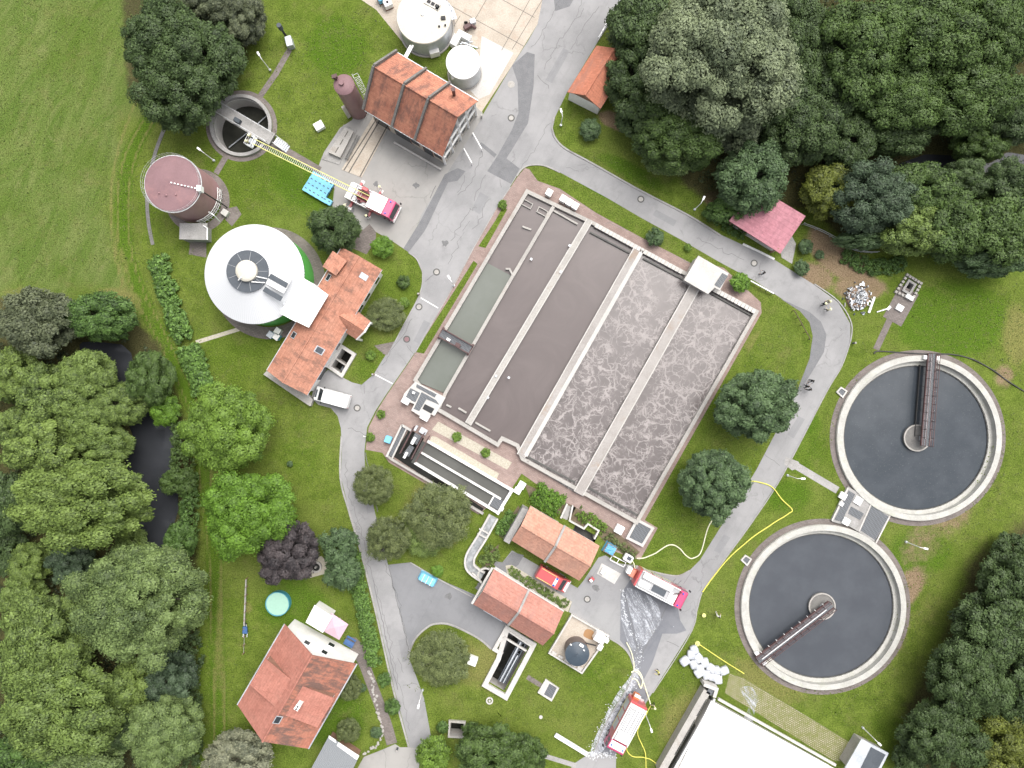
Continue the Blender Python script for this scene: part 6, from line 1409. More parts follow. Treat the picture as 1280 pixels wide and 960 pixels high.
mb = MB(); mb.cyl(-1.3, .1, .95, 1.4, .95, 1.75, 28); mb.build('turntable', M['car_red'], tl)
b_('operator_seat', 'car_red', tl, (-1.3, .95, 1.7, 2.5, .9, .5), bevel=.06)
for s in (1, -1):
    b_('ladder_bracket', 'red_steel', tl, (-1.3, .1 + s*.45, 1.75, 2.6, 1.7, .16), bevel=.04)
    for x in (-2.7, .2): b_('outrigger', 'car_red', tl, (x, s*1.55, .05, .4, .3, .7)); b_('outrigger_pad', 'white', tl, (x, s*2.0, 0, .06, .5, .5))
for x in (2.8, -1.9):
    for s in (1, -1): wheel(tl, x, s*1.08)
for s in (1, -1):
    for i in range(4): b_('locker_door', 'white', tl, (-.1 - i*.62, s*1.245, .8, 1.3, .5, .02))
place(tl, (465, 252), (62, 31))
# the ladder itself goes from the turntable to the basket over the pit
base = tl.location + Vector((-1.3*math.cos(tl.rotation_euler.z), -1.3*math.sin(tl.rotation_euler.z), 0)); base.z = 2.3
tip = P(318, 177.5, 3.4)
inv = tl.rotation_euler.z
def loc(p): d = Vector(p) - tl.location; c, s = math.cos(-inv), math.sin(-inv); return Vector((c*d.x - s*d.y, s*d.x + c*d.y, d.z))
A, B = loc(base), loc(tip); d = (B-A).normalized(); n = Vector((-d.y, d.x, 0)).normalized(); up = n.cross(d) * -1
up = Vector((0,0,1))
def tl_build(mb, name, mat, parent=tl):     # vertices already in the engine's own axes
    o = mb.build(name, mat, None, loc=(0,0,0)); o.parent = parent; return o
mb = MB()
for s in (.34, -.34):
    for z in (0, .42): mb.bar(A - d*1.2 + n*s + up*z, B + n*s + up*z, .055, .07)
    for i in range(26): p = A + (B-A)*i/26 + n*s; mb.bar(p, p + (B-A)/26*.9 + up*.42, .04, .04)
lad = tl_build(mb, 'ladder', M['chrome_yellow'])
mb = MB()
for i in range(60): p = A + (B-A)*(i+.5)/60; mb.bar(p - n*.34, p + n*.34, .035, .04)
tl_build(mb, 'rungs', M['white_rail'], lad)
mb = MB(); bc = B + d*.7 - up*.9
for z in (.0, .5, 1.05):
    q = [bc + d*x + n*y + up*z for x, y in ((-.45,-.75),(.45,-.75),(.45,.75),(-.45,.75))]
    for a, b in zip(q, q[1:]+q[:1]): mb.bar(a, b, .045, .045)
for x, y in ((-.45,-.75),(.45,-.75),(.45,.75),(-.45,.75),(0,.75),(0,-.75)): mb.bar(bc + d*x + n*y, bc + d*x + n*y + up*1.05, .05, .05)
bk_ = tl_build(mb, 'rescue_basket', M['white_rail'])
mb = MB(); mb.slab([bc + d*x + n*y for x, y in ((-.45,-.75),(.45,-.75),(.45,.75),(-.45,.75))], .05); tl_build(mb, 'basket_floor', M['galv'], bk_)
BASKET = [(bc + d*.05 + n*y) for y in (-.4, .45)]
BASKET = [Vector((math.cos(inv)*p.x - math.sin(inv)*p.y + tl.location.x, math.sin(inv)*p.x + math.cos(inv)*p.y + tl.location.y, p.z)) for p in BASKET]
# ---- white van, red crew van
def van(name, label, px, head, paint, L, W_, H_, red=False):
    r = thing(name, label, 'van'); hw = W_/2
    sec = [(-L/2, .35), (L/2-.05, .35), (L/2, .8), (L/2-.55, 1.05), (L/2-1.35, H_-.12), (L/2-1.7, H_), (-L/2+.15, H_), (-L/2, H_-.3)]
    n = len(sec); mb = MB(); tap = lambda z: hw if z < 1.1 else hw*.92
    mb.add([(x, -tap(z), z) for x, z in sec] + [(x, tap(z), z) for x, z in sec], [tuple(range(n)), tuple(range(2*n-1, n-1, -1))] + [(i, (i+1) % n, n+(i+1) % n, n+i) for i in range(n)])
    body = mb.build('body', M[paint], r, bevel=.07)
    x1, z1, x2, z2 = L/2-.55, 1.05, L/2-1.35, H_-.12; off = Vector((z2-z1, 0, x1-x2)).normalized()*.02
    mb = MB(); f = lambda t, y: Vector((x1+(x2-x1)*t, y, z1+(z2-z1)*t)) + off
    mb.add([f(.12, -hw*.84), f(.12, hw*.84), f(.92, hw*.78), f(.92, -hw*.78)], [(0,1,2,3)]); mb.build('windscreen', M['glass'], body)
    for s in (1, -1):
        segs = ((L/2-2.3, L/2-1.35), (L/2-3.4, L/2-2.45), (-L/2+.3, L/2-3.55)) if red else ((L/2-2.4, L/2-1.35),)
        for a, b in segs:
            y = s*(hw*.935+.02); mb = MB(); mb.add([(a, s*(hw*.965), 1.15), (b+.1, s*(hw*.965), 1.15), (b-.2 if b > L/2-1.5 else b, s*(hw*.925+.01), H_-.3), (a, s*(hw*.925+.01), H_-.3)], [(0,1,2,3)]); mb.build('side_window', M['glass'], body)
        b_('mirror', 'dark', r, (L/2-1.2, s*(hw+.12), 1.05, 1.3, .12, .22)); b_('headlight', 'lamp_glass', r, (L/2-.08, s*(hw-.25), .68, .86, .14, .3), bevel=.03); b_('tail_light', 'car_red', r, (-L/2-.005, s*(hw-.15), .8, 1.2, .04, .14))
        for x in (L/2-.95, -L/2+1.0): wheel(r, x, s*(hw-.13), .34, .24)
    b_('bumper', 'white' if red else 'slate', r, (L/2+.01, 0, .32, .55, .14, W_-.1), bevel=.04)
    if red:
        b_('light_bar', 'white', r, (.35, 0, H_, H_+.14, .42, 1.2), bevel=.04)
        for s in (1, -1): b_('beacon', 'blue_glass', r, (.35, s*.5, H_+.14, H_+.22, .3, .25), bevel=.03)
        for s in (1, -1): b_('roof_bar', 'chrome_yellow', r, (-1.0, s*.72, H_+.02, H_+.07, 2.4, .06))
        b_('bonnet_stripe', 'white', r, (L/2-.3, 0, .93, .99, .4, W_-.5), bevel=.02)
    else:
        b_('roof_rib', 'offwhite', r, *[(-.4, y, H_, H_+.02, L-2.6, .12) for y in (-.5, -.17, .17, .5)]); b_('bonnet', 'slate', r, (L/2-.26, 0, .88, .95, .3, 1.1), bevel=.02)
    place(r, px, head, 0, 1.0); return r
van('white_van', 'white panel van parked on the apron at the foot of the operations house', (415, 497), (-44, -12), 'white', 5.0, 1.95, 1.95)
van('red_van', 'red crew van with white light bar parked in front of the light orange plant room', (691, 723.5), (36, 21), 'car_red', 4.9, 1.9, 1.95, True)
# red trolley, trailers
o = thing('pump_trailer', 'white portable pump trailer with hoses beside the blue tarpaulin', 'pump trailer', P(784, 696)); q = o.location
mb = MB(); mb.box(q.x, q.y, .35, 1.15, 1.3, 1.0, A30); mb.build('pump_housing', M['white'], o, bevel=.12); mb = MB(); mb.box(q.x+.1, q.y+.05, 1.15, 1.25, .6, .5, A30); mb.build('control_panel', M['slate'], o)
for s in (1, -1): n = Vector((.5,.866,0))*.62*s; mb = MB(); mb.tube([q + n - Vector((.03,.05,-.28)), q + n + Vector((.03,.05,.28))], .28, 12); mb.build('wheel', M['tyre'], o)
mb = MB(); mb.tube([q + Vector((.5,-.2,.5)), q + Vector((.9,-.9,.3)), P(794,712,.6)], .08, 6); mb.build('suction_hose', M['hose_pale'], o)
o = thing('hand_trolley', 'small red and white trolley beside the pale paved pad in the yard', 'trolley', P(739, 723)); q = o.location
mb = MB(); mb.box(q.x, q.y, .2, .75, .75, .5, R_(40)); mb.build('box', M['car_red'], o, bevel=.05); mb = MB(); mb.box(q.x-.1, q.y-.1, .75, .85, .35, .4, R_(40)); mb.build('lid', M['white'], o)
for dx in (-.3,.3): mb = MB(); mb.tube([(q.x+dx-.03,q.y-.25,.14),(q.x+dx+.03,q.y-.25,.14)], .14, 10); mb.build('wheel', M['tyre'], o)
mb = MB(); mb.tube([(q.x,q.y+.2,.7),(q.x-.4,q.y+.6,1.0)], .03, 5); mb.build('handle', M['steel'], o)
o = thing('paved_pad', 'pale square slab pad with white box at the edge of the yard', 'pad', P(762, 715))
mb = MB(); mb.prism(PP([(752,704),(776,717),(768,730),(746,717)]), 0, .05); mb.build('slab', M['slab_white'], o); mb = MB(); q = P(753,713); mb.box(q.x, q.y, .05, .6, .8, .5, R_(60)); mb.build('white_box', M['white'], o, bevel=.04)
o = thing('white_rack', 'white tubular rack below the blue tarpaulin at the yard edge', 'rack', P(773, 700)); A, B = P(764,697,.6), P(781,706,.6); n = Vector((.5,.866,0))*.35
mb = MB()
for s in (1,-1): mb.bar(A + n*s, B + n*s, .09, .09)
for i in range(3): p = A + (B-A)*i/2; mb.bar(p - n, p + n, .07, .07); [mb.bar(p + n*s, Vector((p.x + n.x*s, p.y + n.y*s, 0)), .06, .06) for s in (1,-1)]
mb.build('frame', M['white'], o)
# ---- blue things
rng = random.Random(8)
def tarp(px, lbl, l, w, h, rot, mat='blue_tarp', bars=0):
    o = thing('tarpaulin_stack' if not bars else 'blue_container', lbl, 'tarpaulin' if not bars else 'container', P(*px)); q = o.location
    mb = MB(); n = 10; g = [[(q.x, q.y, 0)]*n for _ in range(n)]; vs = []
    c, s = math.cos(rot), math.sin(rot)
    for i in range(n):
        for j in range(n):
            u, v = (i/(n-1)-.5), (j/(n-1)-.5); edge = i in (0, n-1) or j in (0, n-1)
            x, y = u*l*(1.06 if edge else .98), v*w*(1.06 if edge else .98); vs.append((q.x + c*x - s*y, q.y + s*x + c*y, .05 if edge else h + rng.uniform(-.05, .06)))
    mb.add(vs, [(i*n+j, (i+1)*n+j, (i+1)*n+j+1, i*n+j+1) for i in range(n-1) for j in range(n-1)])
    mb.build('tarpaulin' if not bars else 'cover', M[mat], o, smooth=False)
    mb = MB(); mb.box(q.x, q.y, 0, h-.12, l*.9, w*.9, rot); mb.build('load', M['timber'] if not bars else M[mat], o)
    for k in range(bars): u = (k+1)/(bars+1)-.5; mb = MB(); mb.box(q.x + c*u*l, q.y + s*u*l, h+.05, h+.1, .06, w*.95, rot); mb.build('strap', M['offwhite'], o)
    return o
tarp((762, 685.5), 'square blue tarpaulin covered stack at the right corner of the light orange plant room', 1.75, 1.5, .9, A30)
tarp((535, 722.5), 'long light blue covered skip container standing on the lower asphalt yard', 2.5, 1.25, 1.0, R_(-28), 'blue_plastic', 3)
o = thing('water_butt', 'small light blue box beside the grating at the head of the grit channel', 'box', P(486, 549)); q = o.location
mb = MB(); mb.box(q.x, q.y, 0, .8, .95, 1.0, R_(-20)); mb.build('body', M['blue_plastic'], o, bevel=.1); mb = MB(); mb.box(q.x, q.y, .8, .86, .8, .85, R_(-20)); mb.build('lid', M['blue_plastic'], o)
A, U, V = P(392,214,.7), P(417.5,229,.7) - P(392,214,.7), P(377.5,237,.7) - P(392,214,.7)
proto = None; k = 0
words_ = ['first', 'second', 'third', 'fourth']; cols_ = ['nearest the lawn corner', 'second from the lawn corner', 'in the middle', 'second from the yard', 'nearest the yard']
for r in range(4):
    for c in range(5):
        if proto is None:
            proto = thing('blue_crate', '', 'crate', group='blue crates stacked by the ladder engine')
            mb = MB(); mb.box(0, 0, .12, .62, .66, .70); mb.build('crate_box', M['blue_plastic'], proto, bevel=.04); mb = MB(); mb.box(0, 0, .62, .68, .72, .78); mb.build('lid', M['blue_plastic'], proto, bevel=.02)
            mb = MB(); mb.box(0,0,0,.12,.7,.74); mb.build('foot', M['slate'], proto); mb = MB(); mb.box(0,.1,.68,.72,.3,.12); mb.build('handle', M['slate'], proto); cr = proto
        else: cr = copy_tree(proto)
        p = A + U*((c+.5)/5) + V*((r+.5)/4); cr.location = (p.x, p.y, .0 + rng.uniform(0,.01)); cr.rotation_euler = (0,0,math.atan2(U.y,U.x) + rng.uniform(-.05,.05))
        cr['label'] = 'light blue crate, %s row from the ladder, %s' % (words_[r], cols_[c])
for c in range(2):
    cr = copy_tree(proto); p = P(405.5 + c*5.5, 249.5 + c*3, .7); cr.location = (p.x, p.y, 0); cr.rotation_euler = (0,0,math.atan2(U.y,U.x)); cr['label'] = 'light blue crate jutting from the stack towards the round tree, ' + ('inner one' if c == 0 else 'outer one')
# ---- white bulk bags
def bag_mesh(seed):
    rg = random.Random(seed); bm = bmesh.new(); bmesh.ops.create_cube(bm, size=1); bmesh.ops.subdivide_edges(bm, edges=list(bm.edges), cuts=4, use_grid_fill=True)
    for v in bm.verts:
        u = v.co.normalized()*.58; v.co = v.co*.55 + u*.5
        v.co.z *= .85 + .15*rg.random(); v.co += Vector((rg.uniform(-.025,.025), rg.uniform(-.025,.025), rg.uniform(-.03,.03)))
        if v.co.z > .3: v.co.z -= .06*rg.random()
    for v in bm.verts: v.co.z += .5
    me = bpy.data.meshes.new('bag_fabric'); bm.to_mesh(me); bm.free(); me.polygons.foreach_set('use_smooth', [True]*len(me.polygons)); me.materials.append(M['bag']); return me
M['bag'] = rough_mat('white_woven_bag', (.36,.38,.41), (.46,.475,.5), 1.2, 5, .7, .2, (.38,.4,.44), .9)
bm_ = [bag_mesh(s) for s in range(3)]
BG = [((857,828),'leftmost bag at the road end of the heap'),((865,820),'bag at the upper corner of the heap'),((869,814),'small bag at the very top of the heap'),((874,824),'bag in the upper row, second from top'),((868,832),'bag in the middle of the road end'),((882,830),'bag in the upper row centre'),((876,838),'bag in the middle of the heap'),((890,837),'bag in the upper row right half'),((884,845),'bag in the lower row centre'),((874,843),'bag in the lower row near the road'),((892,848),'bag in the lower row right half'),((897,840),'bag near the right end, upper'),((906,840),'separate bag at the far right end'),((899,851),'bag at the lower right corner')]
for i, (c, l) in enumerate(BG):
    r = thing('bulk_bag', 'white bulk bag by the covered tank, ' + l, 'bag', P(c[0], c[1], .9) * 1, rng.uniform(0, 6), 'white bulk bags by the covered tank'); r.location.z = 0
    g = bpy.data.objects.new('bag_fabric', bm_[i % 3]); COL.objects.link(g); g.parent = r; s = 1.02 + .14*rng.random(); g.scale = (s*1.1, s*.95, s*.7)
    mb = MB()
    for a in range(4): mb.tube([(.3*math.cos(a*1.57+.78), .3*math.sin(a*1.57+.78), .62*s), (.22*math.cos(a*1.57+.78), .22*math.sin(a*1.57+.78), .68*s)], .02, 4)
    lp = mb.build('lifting_loop', M['galv'], None, loc=(0,0,0)); lp.parent = r; lp.name = 'lifting_loops'
# ---- rubble heap
rng = random.Random(21); mb = MB(); mb2 = MB(); mb3 = MB()
for i in range(330):
    a, rr = rng.random()*6.28, abs(rng.gauss(0, .75)); rr = min(rr, 1.7); px_ = P(1072, 373); x, y = px_.x + rr*1.25*math.cos(a), px_.y + rr*1.35*math.sin(a); h = 1.0*max(0, 1 - rr/1.8)
    l_, w_, t_ = rng.uniform(.12,.55), rng.uniform(.1,.3), rng.uniform(.03,.12); d_ = Vector((rng.gauss(0,1), rng.gauss(0,1), rng.gauss(0,.45))).normalized()*l_/2; p = Vector((x, y, h*rng.uniform(.6,1)+.1))
    (mb if i % 3 == 0 else mb2 if i % 3 == 1 else mb3).bar(p - d_, p + d_, w_, t_)
hp = thing('rubble_heap', 'heap of grey and white rubble and scrap on the brown soil', 'rubble heap', P(1072, 373))
for m_, nm, mt in ((mb, 'broken_concrete', 'conc_grey'), (mb2, 'scrap_sheets', 'galv'), (mb3, 'dark_scrap', 'slate')): tag(m_.build(nm, M[mt], hp), kind='stuff')
mb = MB(); mb.dome(hp.location.x, hp.location.y, 1.7, -.05, .8, 20, 4); mb.build('mound', M['soil'], hp)
mb = MB(); mb.bar(P(1086,391,.15), P(1093,371,.15), .3, .16); tag(mb.build('plank', M['offwhite']), 'pale plank lying on the grass beside the rubble heap', 'plank')
mb = MB(); mb.bar(P(1096,390,.1), P(1112,385,.1), .14, .1); mb.bar(P(1109,387,.1), P(1113,383,.1), .35, .12); tag(mb.build('marker_pole', M['white']), 'thin white pole lying between rubble heap and brick shaft', 'pole')
# ---- hoses
def hose(pts, mat, r, lbl, name='hose', z=.06):
    q = smooth_line(PP(pts, z), 6); mb = MB(); mb.tube([p + Vector((0,0,z)) if p.z < z else p for p in q], r, 6); o = mb.build(name, M[mat], smooth=True); return tag(o, lbl, 'hose')
hose([(936,601),(950,603),(965,609),(978,625),(990,637),(984,643),(962,657),(935,676),(905,704),(878,740)], 'hose_yellow', .085, 'yellow hose crossing the road, bent in the grass beside the lower clarifier')
hose([(890,650),(884,662),(880,677),(875,692),(865,698),(857,694),(850,686),(841,681),(832,683),(820,691),(806,697),(796,698)], 'hose_pale', .085, 'pale hose snaking over the lawn below the round tree to the pump trailer')
hose([(813,882),(808,892),(800,905),(797,917),(802,930),(806.5,941),(807.5,960),(808,985)], 'hose_yellow', .07, 'bright yellow hose running down right of the lowest engine to the bottom edge')
hose([(807,892),(796,910),(786,926),(783,936),(790,945),(806,947),(816,951),(828,962),(840,980)], 'hose_yellow', .065, 'yellow hose curling round the front of the lowest fire engine')
hose([(872,804),(900,823),(930,842)], 'hose_yellow', .07, 'straight yellow hose lying beside the white bulk bags')
hose([(783,803),(789,815),(792,828),(793,838),(798,842),(803,850),(808,864),(813,880)], 'hose_pale', .09, 'pale hose along the lawn edge leading to the standing firefighter')
hose([(789,840),(797,838),(803,848),(801,860),(796,850),(790,848)], 'hose_pale', .1, 'short coil of pale hose on the wet road above the lowest engine')
hose([(1092,442),(1098,439),(1130,441),(1160,442.5),(1190,443),(1215,449),(1240,462),(1262,478),(1285,492),(1310,508)], 'hose_black', .09, 'long black cable passing over the top rim of the upper clarifier')
mb = MB(); p = P(871.5,804); mb.cyl(p.x, p.y, .35, .03, .35, .22, 14); mb.cyl(p.x, p.y, .16, .22, .16, .4, 10); tag(mb.build('hose_coupling', M['chrome_yellow']), 'yellow hose coupling at the top end of the straight yellow hose', 'coupling')
mb = MB(); p = P(879,768); mb.cyl(p.x, p.y, .22, 0, .28, .45, 14); tag(mb.build('bucket', M['chrome_yellow']), 'small yellow bucket on the grass near the white clad firefighter', 'bucket')
# ---- manholes
mh = [((639,147.5),'round manhole cover in the road beside the hall gable, lower one'),((639,105.5),'pale manhole cover in the road near the white tank'),((801,249),'round manhole cover in the side road above the aeration basins'),((545.7,340),'manhole cover in a ring where the road passes the operations lawn'),((523.7,383.6),'manhole cover between the two white drain lines, upper one'),((942.6,329),'manhole cover in the side road near the pink shed'),((734,749),'manhole cover in the yard below the red van'),((508.4,424),'reddish manhole cover just above the lower white drain line'),((446.5,510),'dark round manhole patch in the road beside the white van')]
for c, l in mh:
    p = P(*c); o = thing('manhole_cover', l, 'manhole cover', p, 0, 'manhole covers in the roads')
    mb = MB(); mb.ring(p.x, p.y, .34, .5, .0, .03, 28); mb.build('frame', M['conc_dark'] if 'pale' not in l else M['conc'], o); mb = MB(); mb.cyl(p.x, p.y, .33, .0, .33, .028, 24); mb.build('lid', M['conc'] if 'reddish' not in l else M['pink_roof'], o)
# ---- street lamps: base px and direction of the arm
lam = None
LP = [((338,88),(-.6,-1),'white lamp post on the lawn left of the narrow path to the flare'),((268,201),(-1,-.8),'white lamp post between the round pit and the brown tank'),((701,157),(-.3,-1),'white lamp post in the grass corner below the garage'),((1132,677),(1,.2),'white lamp post on the grass right of the two clarifiers'),((984,594),(1,0),'white lamp post beside the short path to the clarifiers'),((1078,909),(1,1),'white lamp post above the grey switch house'),((806,891),(.3,1),'white lamp post on the grass right of the lowest fire engine'),((528.5,862),(-.2,1),'white lamp post at the road edge below the lawn island'),((567.5,357),(-.5,-.8),'white lamp post in the grass strip left of the basins'),((868,262),(.3,-.6),'white lamp post at the tree edge near the pink shed')]
for c, d, l in LP:
    if lam is None:
        lam = thing('street_lamp', '', 'street lamp', group='white lamp posts on the site')
        mb = MB(); mb.tube([(0,0,0),(0,0,3.5)], .07, 8, .05); mb.build('post', M['white_rail'], lam)
        mb = MB(); mb.tube([(0,0,3.5),(.25,0,3.62),(.5,0,3.65)], .045, 6); mb.build('arm', M['white_rail'], lam)
        mb = MB(); mb.box(.75, 0, 3.6, 3.74, .62, .28); hd = mb.build('lamp_head', M['white'], lam, bevel=.05); mb = MB(); mb.box(.75,0,3.57,3.6,.45,.2); mb.build('diffuser', M['lamp_glass'], lam)
        mb = MB(); mb.cyl(0,0,.16,0,.16,.3,12); mb.build('base', M['galv'], lam); o = lam
    else: o = copy_tree(lam)
    p = P(*c); o.location = p; o.rotation_euler = (0,0,math.atan2(-d[1], d[0])); o['label'] = l
# small road-edge bollards
for i, (c, l) in enumerate((((523.5,368),'short brown post where the operations lawn meets the road'),((467,468),'short brown post at the lower white drain line'),((602,147),'short grey post at the foot of the hall gable'),((1066,429),'dark short post at the outer edge of the road bend'),((497,935),'dark short post at the forecourt entrance'),((660,575),'short white post at the lower end of the grit channel path'))):
    p = P(*c); o = thing('bollard', l, 'bollard', p); mb = MB(); mb.cyl(p.x, p.y, .14, 0, .14, .85, 12); mb.build('post', M['timber'] if 'brown' in l else M['slate'] if 'dark' in l else M['conc_white'], o); mb = MB(); mb.dome(p.x, p.y, .15, .85, .08, 12, 3); mb.build('cap', M['conc'], o)

# ================================================================ PEOPLE
def person_mesh(seed, top, legs, skin=(.45,.28,.2), stride=.18, arms=.25):
    """one continuous skinned figure: joints as vertices with radii"""
    V = []; E = []; Rd = []
    def v(p, r, par=None):
        V.append(p); Rd.append(r); 
        if par is not None: E.append((par, len(V)-1))
        return len(V)-1
    pel = v((0,0,.95), .14); wa = v((0,0,1.12), .125, pel); ch = v((.01,0,1.32), .15, wa); nk = v((.0,0,1.50), .062, ch); hd = v((.02,0,1.60), .085, nk); tp = v((.01,0,1.72), .09, hd); v((.115,0,1.63), .02, hd)
    for s in (1, -1):
        sh = v((0,s*.19,1.43), .065, ch); el = v((.04+arms*.3,s*.27,1.16), .045, sh); wr = v((.10+arms,s*.25,.95+arms*.35), .032, el); pm = v((.14+arms,s*.245,.90+arms*.36), .036, wr)
        for k, (dy, ln) in enumerate(((-.03,.07),(-.01,.085),(.01,.08),(.03,.065))):
            f1 = v((.18+arms,s*(.245+dy),.86+arms*.36), .009, pm); v((.18+arms+ln*.35,s*(.245+dy),.86+arms*.36-ln*.7), .008, f1)
        v((.19+arms,s*.20,.89+arms*.36), .010, pm)
        hp = v((0,s*.10,.90), .095, pel); kn = v((s*stride*.55,s*.11,.5), .062, hp); an = v((s*stride,s*.12,.09), .042, kn); v((s*stride+.17,s*.13,.035), .036, an)
    me = bpy.data.meshes.new('person'); me.from_pydata(V, E, []); o = bpy.data.objects.new('person', me); COL.objects.link(o)
    m = o.modifiers.new('skin', 'SKIN')
    for i, sv in enumerate(me.skin_vertices[0].data): sv.radius = (Rd[i], Rd[i]); sv.use_root = (i == 0)
    sb = o.modifiers.new('sub', 'SUBSURF'); sb.levels = 1
    dg_ = bpy.context.evaluated_depsgraph_get(); ev = o.evaluated_get(dg_); m2 = bpy.data.meshes.new_from_object(ev); bpy.data.objects.remove(o, do_unlink=True)
    m2.materials.clear()
    for mt in (top, legs, M['skin']): m2.materials.append(mt)
    for p in m2.polygons:
        z, r = p.center.z, math.hypot(p.center.x, p.center.y)
        hand = abs(p.center.y) > .17 and p.center.x > .09 + arms*.95 and z < 1.2 and z > .7
        p.material_index = 2 if (z > 1.5 or hand) else 0 if z > .93 or abs(p.center.y) > .2 and z > .75 else 1; p.use_smooth = True
    return m2
M['skin'] = plain('skin', (.45,.27,.2), .6); M['navy_cloth'] = plain('dark_navy_cloth', (.02,.022,.03), .85); M['beige_gear'] = plain('beige_turnout_gear', (.42,.38,.24), .8); M['yellow_jacket'] = plain('yellow_hi_vis_jacket', (.62,.58,.16), .75); M['white_cloth'] = plain('white_overall', (.6,.6,.56), .8)
M['helmet'] = plain('pale_luminous_helmet', (.66,.66,.42), .35); M['dark_hair'] = plain('dark_hair', (.03,.025,.02), .8)
PM = {'dark': person_mesh(1, M['navy_cloth'], M['navy_cloth']), 'beige': person_mesh(2, M['beige_gear'], M['navy_cloth'], arms=.3), 'yellow': person_mesh(3, M['yellow_jacket'], M['navy_cloth'], arms=.35, stride=.1), 'white': person_mesh(4, M['white_cloth'], M['white_cloth'], arms=.2)}
def person(p, ang, kind, label, helmet=True):
    r = thing('person', label, 'person', p, ang); r.rotation_euler = (0,0,ang)
    o = bpy.data.objects.new('body', PM[kind]); COL.objects.link(o); o.parent = r
    mb = MB(); mb.dome(.012, 0, .125, 1.68 if helmet else 1.655, .135, 16, 4)
    if helmet: mb.ring(.01, 0, .11, .165, 1.67, 1.695, 16)
    else: mb.ring(-.02, 0, .07, .112, 1.58, 1.67, 16)
    h = mb.build('helmet' if helmet else 'hair', M['helmet'] if helmet else M['dark_hair'], None, loc=(0,0,0), smooth=True); h.parent = r
    return r
PE = [((951,343),2.6,'dark','person in dark clothes walking on the side road near the white barrier',0),((1026,381),.4,'dark','dark clad person with pale helmet at left of the trio on the bend',1),((1032,378),3.5,'beige','upper firefighter in beige gear of the trio on the road bend',1),((1032,388),1.9,'beige','lower firefighter in beige gear of the trio on the road bend',1),
      ((1004.5,483),.8,'dark','left dark clad person of the group by the round lawn tree',0),((1011,476),3.9,'dark','upper right dark clad person of the group by the round lawn tree',0),((1008,487),2.2,'dark','lowest dark clad person of the group by the round lawn tree',0),
      ((821,837),2.9,'yellow','person in bright yellow jacket on the road above the lowest fire engine',0),((895,767),1.2,'white','person in pale overall on the grass between road and lower clarifier',0),((434,260),.6,'white','person in pale clothes near the rear corner of the ladder engine',1),((460.5,273),2.0,'dark','dark clad helmeted person beside the ladder engine cab on the lawn side',1),((477,237),4.2,'white','pale clad helmeted person on the hall side of the ladder engine',1),((816,879),3.3,'beige','beige clad firefighter where pale and yellow hoses meet',1)]
for c, a, k, l, h in PE: person(P(*c), a, k, l, bool(h))
for p, l, k in zip(BASKET, ('firefighter in beige gear in the ladder basket, the one nearer the bridge', 'firefighter in beige gear in the ladder basket, the one farther from the bridge'), ('beige', 'beige')): person(p, 2.0, k, l)
# ================================================================ VEGETATION
def leaves_to_mesh(name, pos, nrm, shade_n, size, tone, rng):
    n = len(pos); rnd = rng.normal(size=(n,3)); t = np.cross(nrm, rnd); t /= np.linalg.norm(t, axis=1, keepdims=True)+1e-9; b = np.cross(nrm, t)
    s = size[:,None]; asp = .62
    q = np.stack([pos - t*s*.5, pos - b*s*.5*asp, pos + t*s*.5, pos + b*s*.5*asp], 1).reshape(-1,3)
    me = bpy.data.meshes.new(name); me.vertices.add(4*n); me.vertices.foreach_set('co', q.astype(np.float32).ravel()); me.loops.add(4*n); me.polygons.add(n)
    me.loops.foreach_set('vertex_index', np.arange(4*n, dtype=np.int32)); me.polygons.foreach_set('loop_start', (np.arange(n)*4).astype(np.int32)); me.update(calc_edges=True)
    me.polygons.foreach_set('use_smooth', np.ones(n, bool)); at = me.attributes.new('tone', 'FLOAT', 'POINT'); at.data.foreach_set('value', np.repeat(np.clip(tone,0,1), 4).astype(np.float32))
    me.normals_split_custom_set_from_vertices(np.repeat(shade_n, 4, axis=0).astype(np.float32).tolist())
    return me
def cloud(name, centres, radii, tones, per, leaf, seed, outdir=None):
    """leaf clumps: centres of clumps, each a puff of leaf faces"""
    rng = np.random.default_rng(seed); n = len(centres); c = np.repeat(centres, per, 0); r = np.repeat(radii, per); tn = np.repeat(tones, per)
    d = rng.normal(size=(n*per,3)); d /= np.linalg.norm(d, axis=1, keepdims=True); d[:,2] = np.where(d[:,2] < -.2, -d[:,2], d[:,2])
    pos = c + d*(r*np.abs(rng.normal(.78,.34,n*per)))[:,None]
    up = np.array([0,0,.45]); od = np.repeat(outdir, per, 0) if outdir is not None else 0
    nr = d*.55 + up + od*.5 + rng.normal(size=pos.shape)*.45; nr /= np.linalg.norm(nr, axis=1, keepdims=True)
    sn = nr*.9 + (d*.15 + od*.6 if outdir is not None else d*.45) + np.array([0,0,.15]); sn /= np.linalg.norm(sn, axis=1, keepdims=True)
    return leaves_to_mesh(name, pos, nr, sn, leaf*rng.uniform(.6,1.35,n*per), tn + rng.normal(size=n*per)*.33, rng)
